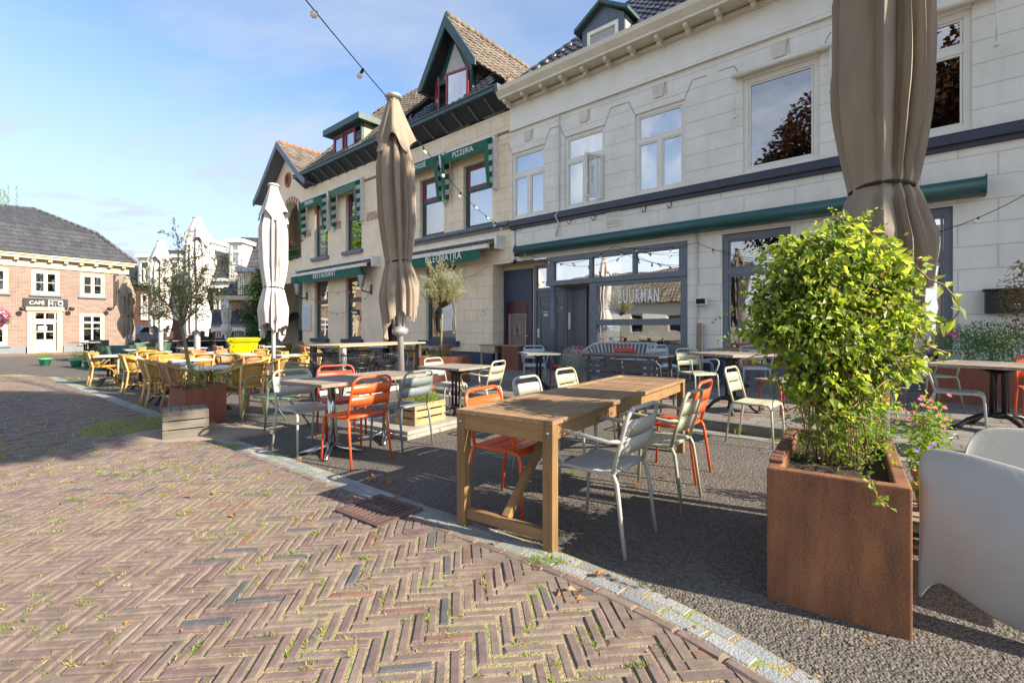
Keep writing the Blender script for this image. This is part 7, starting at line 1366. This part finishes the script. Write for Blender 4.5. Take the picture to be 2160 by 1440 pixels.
tw.build('branches', m_twig, ol); b.build('crown', m_leafo, ol)
# small plants
def bush(name, label, loc, parts_, group=None):
    t = thing(name, label, 'plant', loc, 0, group)
    for nm, mat, n_, c, r, l, w_, up in parts_:
        b = MB()
        for _ in range(n_): v = rvec() * rnd() ** .45; leaf(b, Vector(c) + Vector((v.x * r[0], v.y * r[1], v.z * r[2])), rvec() + Vector((0, 0, up)), rvec(), l * ru(.7, 1.3), w_ * ru(.7, 1.3), .1)
        b.build(nm, mat, t)
    return t
bush('herb_plant', 'yellow green herbs with orange flower spikes in the pale crate', (-1.16, 6.0, .30), [('leaves', m_leafy, 1300, (0, .02, .08), (.24, .26, .1), .04, .010, 1), ('flower_spikes', leaf_mat('orange flower spike', (.5, .2, .08), (.6, .33, .15), .2), 220, (.05, .2, .17), (.12, .12, .14), .03, .012, 1.5), ('dry_leaves', m_dry, 160, (-.05, -.1, .06), (.2, .18, .06), .04, .01, .6)])
bush('silver_plant', 'silvery lavender bush beside the dark folding table', (X(1208, 8.7), 8.7, pvz(-7)), [('leaves', m_leafs, 1500, (0, 0, .55), (.26, .26, .3), .06, .008, 1.4), ('lower_leaves', m_leafo, 500, (.1, 0, .2), (.24, .24, .18), .06, .01, 1)])
bush('green_plant', 'green leafy plant in the grey crate under the cafe window', (3.75, 10.75, .38), [('leaves', m_leafd, 700, (.1, 0, .12), (.26, .2, .16), .07, .035, .5)])
bp4 = FW(0, 0); c4 = Vector((6.55, 7.55, .72)) + U * .75 + Wd * .25
bush('flower_bush', 'green bush with yellow and pink flowers in the far right planter', c4, [('leaves', leaf_mat('flower bush leaf', (.05, .14, .03), (.12, .24, .06), .35), 3600, (-.05, 0, .3), (.7, .45, .36), .05, .014, 1), ('yellow_blossoms', m_yelf, 60, (.05, -.15, .42), (.32, .2, .2), .035, .03, .3), ('pink_blossoms', m_pink, 50, (-.75, -.2, .48), (.1, .1, .14), .03, .025, .3)])
bush('brown_shrub', 'tall brownish shrub cut off by the right edge beside the mailbox', Vector((7.15, 6.55, .6)), [('leaves', leaf_mat('bronze leaf', (.14, .10, .03), (.22, .16, .05), .3), 1300, (.0, 0, 1.05), (.32, .32, .62), .06, .018, .3)])
bush('olive_underplanting', 'small herbs at the foot of the ball olive tree', (X(925, 10.7), 10.7, .62), [('leaves', m_leafd, 160, (0, 0, .03), (.3, .25, .05), .05, .012, 1)])
# flower pots behind the right planter
pl_ = thing('wooden_pallet', 'weathered wooden pallet under the flower pots', 'pallet', (2.52, 2.92, 0), R(-36)); b = MB()
for i in range(5): b.bx(-.3, .3, -.3 + i * .125, -.3 + i * .125 + .09, .10, .12)
b.bx(-.28, -.2, -.3, .29, .03, .099).bx(.2, .28, -.3, .29, .03, .099).bx(-.3, .3, -.3, -.2, .004, .028).bx(-.3, .3, .2, .3, .004, .028); b.build('boards', m_greyw, pl_)
def pot(label, x, y, r, h, fm, n_, fl_h, mleaf=m_leafy, z=.121, mpot=m_terra, name='flower_pot', gname='potted flowers by the rusty planter'):
    t = thing(name, label, 'flower pot', (x, y, z), 0, gname); MB().lathe([(r * .68, 0), (r * .98, h * .8), (r * 1.08, h * .8), (r * 1.1, h), (r * .95, h), (r * .93, h * .9)], 22).build('pot', mpot, t)
    b = MB()
    for _ in range(n_): v = rvec() * rnd() ** .4; leaf(b, Vector((v.x * r * 1.5, v.y * r * 1.5, h + fl_h * .45 + v.z * fl_h * .5)), rvec() + Vector((0, 0, .6)), rvec(), ru(.03, .06), ru(.012, .022))
    b.build('leaves', mleaf, t)
    if fm:
        b = MB()
        for _ in range(max(7, n_ // 24)):
            v = rvec(); c = Vector((v.x * r * 1.5, v.y * r * 1.5, h + fl_h * (.6 + .45 * rnd())))
            for k in range(7): an = k * .9; leaf(b, c, Vector((math.cos(an), math.sin(an) * .7 - .3, math.sin(an) * .6)), Vector((0, -.7, .7)), .018, .013)
        b.build('blossoms', fm, t)
    return t
pot('terracotta pot of magenta flowers, nearest on the pallet', 2.44, 2.74, .07, .14, m_pink, 150, .10)
pot('terracotta pot of lilac flowers on the pallet', 2.62, 2.98, .075, .16, m_purple, 260, .26)
pot('tall leafy pot with pink dahlias at the back of the pallet', 2.76, 3.14, .085, .2, leaf_mat('pink dahlia petal', (.8, .12, .35), (.85, .5, .3), .3), 420, .5)
for (px, py, lb) in ((95, 771, 'green glazed pot standing alone, farthest left in the square'), (161, 774, 'green glazed pot second from the left, below the black armchairs'), (189, 776, 'green glazed pot third from the left, behind the side-on chair'), (212, 781, 'green glazed pot farthest right, half hidden by rattan chairs')):
    p = G(px, py); pot(lb, p.x, p.y, .17, .26, m_dry, 260, .28, z=.002, mpot=m_potgreen, gname='green glazed pots in the square')
fb = thing('flower_basket', 'magenta flower basket on a post, cut off by the left edge', 'flower basket', (X(-14, 13.0), 13.0, 0)); MB().tube([(0, 0, 0), (0, 0, 2.2), (.12, -.02, 2.3)], .03, 8).build('post', m_iron, fb); b = MB(); b.lathe([(.05, 1.35), (.16, 1.42), (.2, 1.55), (.19, 1.56)], 14, (.12, 0, 0)); b.build('basket', m_iron, fb)
b = MB(); cloud(b, (.12, 0, 1.55), (.27, .27, .2), 500, .05, .03); b.build('leaves', m_leafd, fb); b = MB(); cloud(b, (.12, 0, 1.58), (.22, .22, .26), 300, .05, .045, .7); b.build('blossoms', m_pink, fb)
# ================================================================= WEEDS, GRASS AND LEAVES
def tuft(mb, p, n_, h, spread, w=.004):
    for _ in range(n_):
        a = ru(0, 6.28); q = spread * math.sqrt(rnd()); c = Vector((p[0] + q * math.cos(a), p[1] + q * math.sin(a), p[2])); d = Vector((ru(-.7, .7), ru(-.7, .7), ru(.35, 1))); l = h * ru(.5, 1.2); x = Vector((math.cos(a), math.sin(a), 0)) * w
        mb.add([c - x, c + x, c + d * l], [(0, 1, 2)])
wg, wdry = MB(), MB()
for (x, y, z, an) in joints:
    if y > 9.5: continue
    f = noise.noise(Vector((x * .9, y * .9, 3))) + .5 * noise.noise(Vector((x * 3.1, y * 3.1, 7)))
    dens = .55 + f * 1.0
    if rnd() < dens:
        t_ = ru(-.09, .09); side = random.choice((-1, 1)) * .034; px_, py_ = x + t_ * math.cos(an) - side * math.sin(an), y + t_ * math.sin(an) + side * math.cos(an); big = 1.0 if rnd() < .82 else 2.3
        nb = int(ru(14, 34) * big) if y < 5 else int(ru(8, 18))
        dx_ = math.cos(an) * ru(.01, .06); dy_ = math.sin(an) * ru(.01, .06)
        for k in range(nb):
            q = ru(-1, 1); gr_ = rnd() < .5 + f * .6; tuft(wg if gr_ else wdry, (px_ + dx_ * q, py_ + dy_ * q, z - .012), 1, (.022 if gr_ else .015) * (1 + .35 * big), .009, .0032 if y < 4 else .006)
def patch(px, py, n_, rx, ry, h, mb=None, z=0.0):
    c = G(px, py, z)
    for _ in range(n_): a = ru(0, 6.28); q = math.sqrt(rnd()); tuft(mb or wg, (c.x + rx * q * math.cos(a), c.y + ry * q * math.sin(a), z + .004), 1, h, .0, .004)
for q in ((290, 900, 3400, .55, .6, .07), (450, 945, 500, .3, .1, .05), (300, 880, 900, .8, .5, .05), (485, 945, 300, .12, .08, .05), (590, 965, 160, .1, .05, .035), (640, 1000, 160, .12, .05, .03), (690, 1040, 260, .16, .07, .03), (745, 1090, 220, .1, .08, .03), (1150, 1190, 230, .10, .05, .06), (950, 1345, 120, .05, .04, .03), (1220, 1270, 90, .04, .04, .03), (1110, 1375, 110, .04, .05, .03), (960, 1310, 90, .05, .03, .03), (660, 1240, 90, .06, .05, .03), (870, 1075, 150, .12, .03, .03), (240, 855, 700, .7, .35, .05), (130, 812, 800, 1.6, .5, .05), (60, 800, 900, 2.5, .4, .05)): patch(*q)
for q in ((1200, 1000, 60, .05, .03, .03), (980, 795, 200, .5, .2, .05), (1567, 915, 160, .1, .03, .10), (1650, 930, 120, .15, .04, .05), (1130, 835, 160, .8, .1, .05)): patch(*q[:5], q[5], None, .004)
for _ in range(110):      # larger green clumps scattered along the joints
    x, y, z, an = random.choice(joints)
    if 1.5 < y < 5.5 and abs(x) < 4.5:
        for k in range(int(ru(25, 75))): q = ru(-1, 1) * ru(.02, .06); tuft(wg, (x + .03 * math.sin(an) + q * math.cos(an), y - .03 * math.cos(an) + q * math.sin(an), z - .012), 1, ru(.02, .045), .012, .003)
def curved(P, n): return [along(P, i / n) for i in range(n + 1)]
m_wg = leaf_mat('joint weed', (.17, .26, .05), (.30, .36, .10), .4); m_wd = leaf_mat('dry moss', (.46, .34, .17), (.60, .47, .27), .3)
struct(wg.build('grass', m_wg), 'stuff'); struct(wdry.build('dry_moss', m_wd), 'stuff')
lit = MB()
for i in range(230):
    x, y = ru(-4, 3.2), ru(1.6, 6.5); 
    if rnd() < .35: s = ru(-1.5, 6); q = KP(s, ru(-.15, .1)); x, y = q.x, q.y
    c = Vector((x, y, .026 + ru(0, .006))); a = ru(0, 6.28); l = ru(.012, .038) if rnd() < .9 else ru(.05, .085); leaf(lit, c, Vector((math.cos(a), math.sin(a), ru(-.05, .3))), Vector((ru(-.5, .5), ru(-.5, .5), 1)), l, l * ru(.4, .7), .3)
for (px, py) in ((790, 1008), (822, 1012), (1220, 1262), (1190, 1245)):
    p = G(px, py, .02)
    for _ in range(5): leaf(lit, p + rvec() * .02, rvec() + Vector((0, 0, .2)), rvec() + Vector((0, 0, 1)), .05, .035)
struct(lit.build('leaf_litter', m_dry), 'stuff')
# ================================================================= FESTOON LIGHTS
def festoon(label, anchors, sag, step, first=.3, rb=.028, bulbs=True, drop=None, mb=None, name='festoon_lights'):
    t = thing(name, label, 'string lights', anchors[0]); P = []; o = Vector(anchors[0])
    for i in range(len(anchors) - 1):
        a, c = Vector(anchors[i]), Vector(anchors[i + 1])
        for k in range(13 if i == len(anchors) - 2 else 12): q = k / 12; P.append(a.lerp(c, q) - Vector((0, 0, sag[i] * 4 * q * (1 - q))) - o)
    MB().tube(P, .006, 5).build('cable', m_wire, t)
    tot = sum((P[i + 1] - P[i]).length for i in range(len(P) - 1)); s = first
    while s < tot - .1 and bulbs:
        p = along(P, s / tot); a = ru(-.9, .9); T = Matrix.Translation(p) @ Matrix.Rotation(a, 4, 'X') @ Matrix.Rotation(ru(-1.2, 1.2), 4, 'Y'); b = MB(); b.T = T
        b.lathe([(.008, .01), (.016, 0), (.017, -.045), (.014, -.05)], 10); b.mi = 1; b.lathe([(.012, -.048), (rb * .8, -.066), (rb, -.085), (rb * .8, -.106), (.006, -.118)], 12); b.build('bulb', [m_wire, m_bulb], t); s += step
    return t
Ut = Vector((-1.57, 6.12, 4.20)); Cn = PT(1090, 484, 14.75)
festoon('string of bulbs from the top edge over the taupe parasol to the grey house corner', [(-2.52, 0, 4.55), Ut, Cn], [.10, .42], .95, .7, .034)
fw = lambda px, py, o_=.12: (lambda az: FW(az[0], o_, az[1]))(AF(px, py, o_))
festoon('string of bulbs drooping across the cafe transom windows', [fw(1088, 520), fw(1150, 550, .3), fw(1295, 520, .45), fw(1470, 512, .3), fw(1665, 548, .3)], [.05, .22, .1, .12], .95, .5)
festoon('second string of bulbs across the right transom window', [fw(1290, 522, .4), fw(1440, 560, .25)], [.12], .5, .3)
festoon('string of bulbs between the two green lanterns, looped below the RESTAURANT awning', [fw(652, 622, .3), fw(786, 610, .3)], [.95], 1.2, .4)
festoon('upper string of bulbs below the RESTAURANT awning', [fw(655, 600, .25), fw(780, 590, .3)], [.45], 1.1, .4)
festoon('dark cable with few bulbs from the cream pier to the ball olive tree', [fw(1028, 562, .05), fw(940, 590, .3)], [.15], 1.6, 1.0)
festoon('dark cable with one bulb rising to the right edge of the view', [PT(1895, 507, 7.9), PT(2185, 398, 6.6)], [.12], 1.4, 1.0)
jb = thing('junction_box', 'small dark junction box with a cable at the corner of the two houses', 'cable', fw(1086, 484, .03)); MB().tube([(0, 0, .0), (.01, 0, -.6), (0, 0, -.95)], .01, 5).build('cable', m_wire, jb); MB().bx(-.05, .05, -.04, .04, -1.06, -.95).bx(-.03, .03, -.03, .03, -.03, .03).build('box', m_wire, jb)
for o in S.objects:
    if o.type == 'EMPTY' and o.get('label') == '' and not o.children: bpy.data.objects.remove(o)
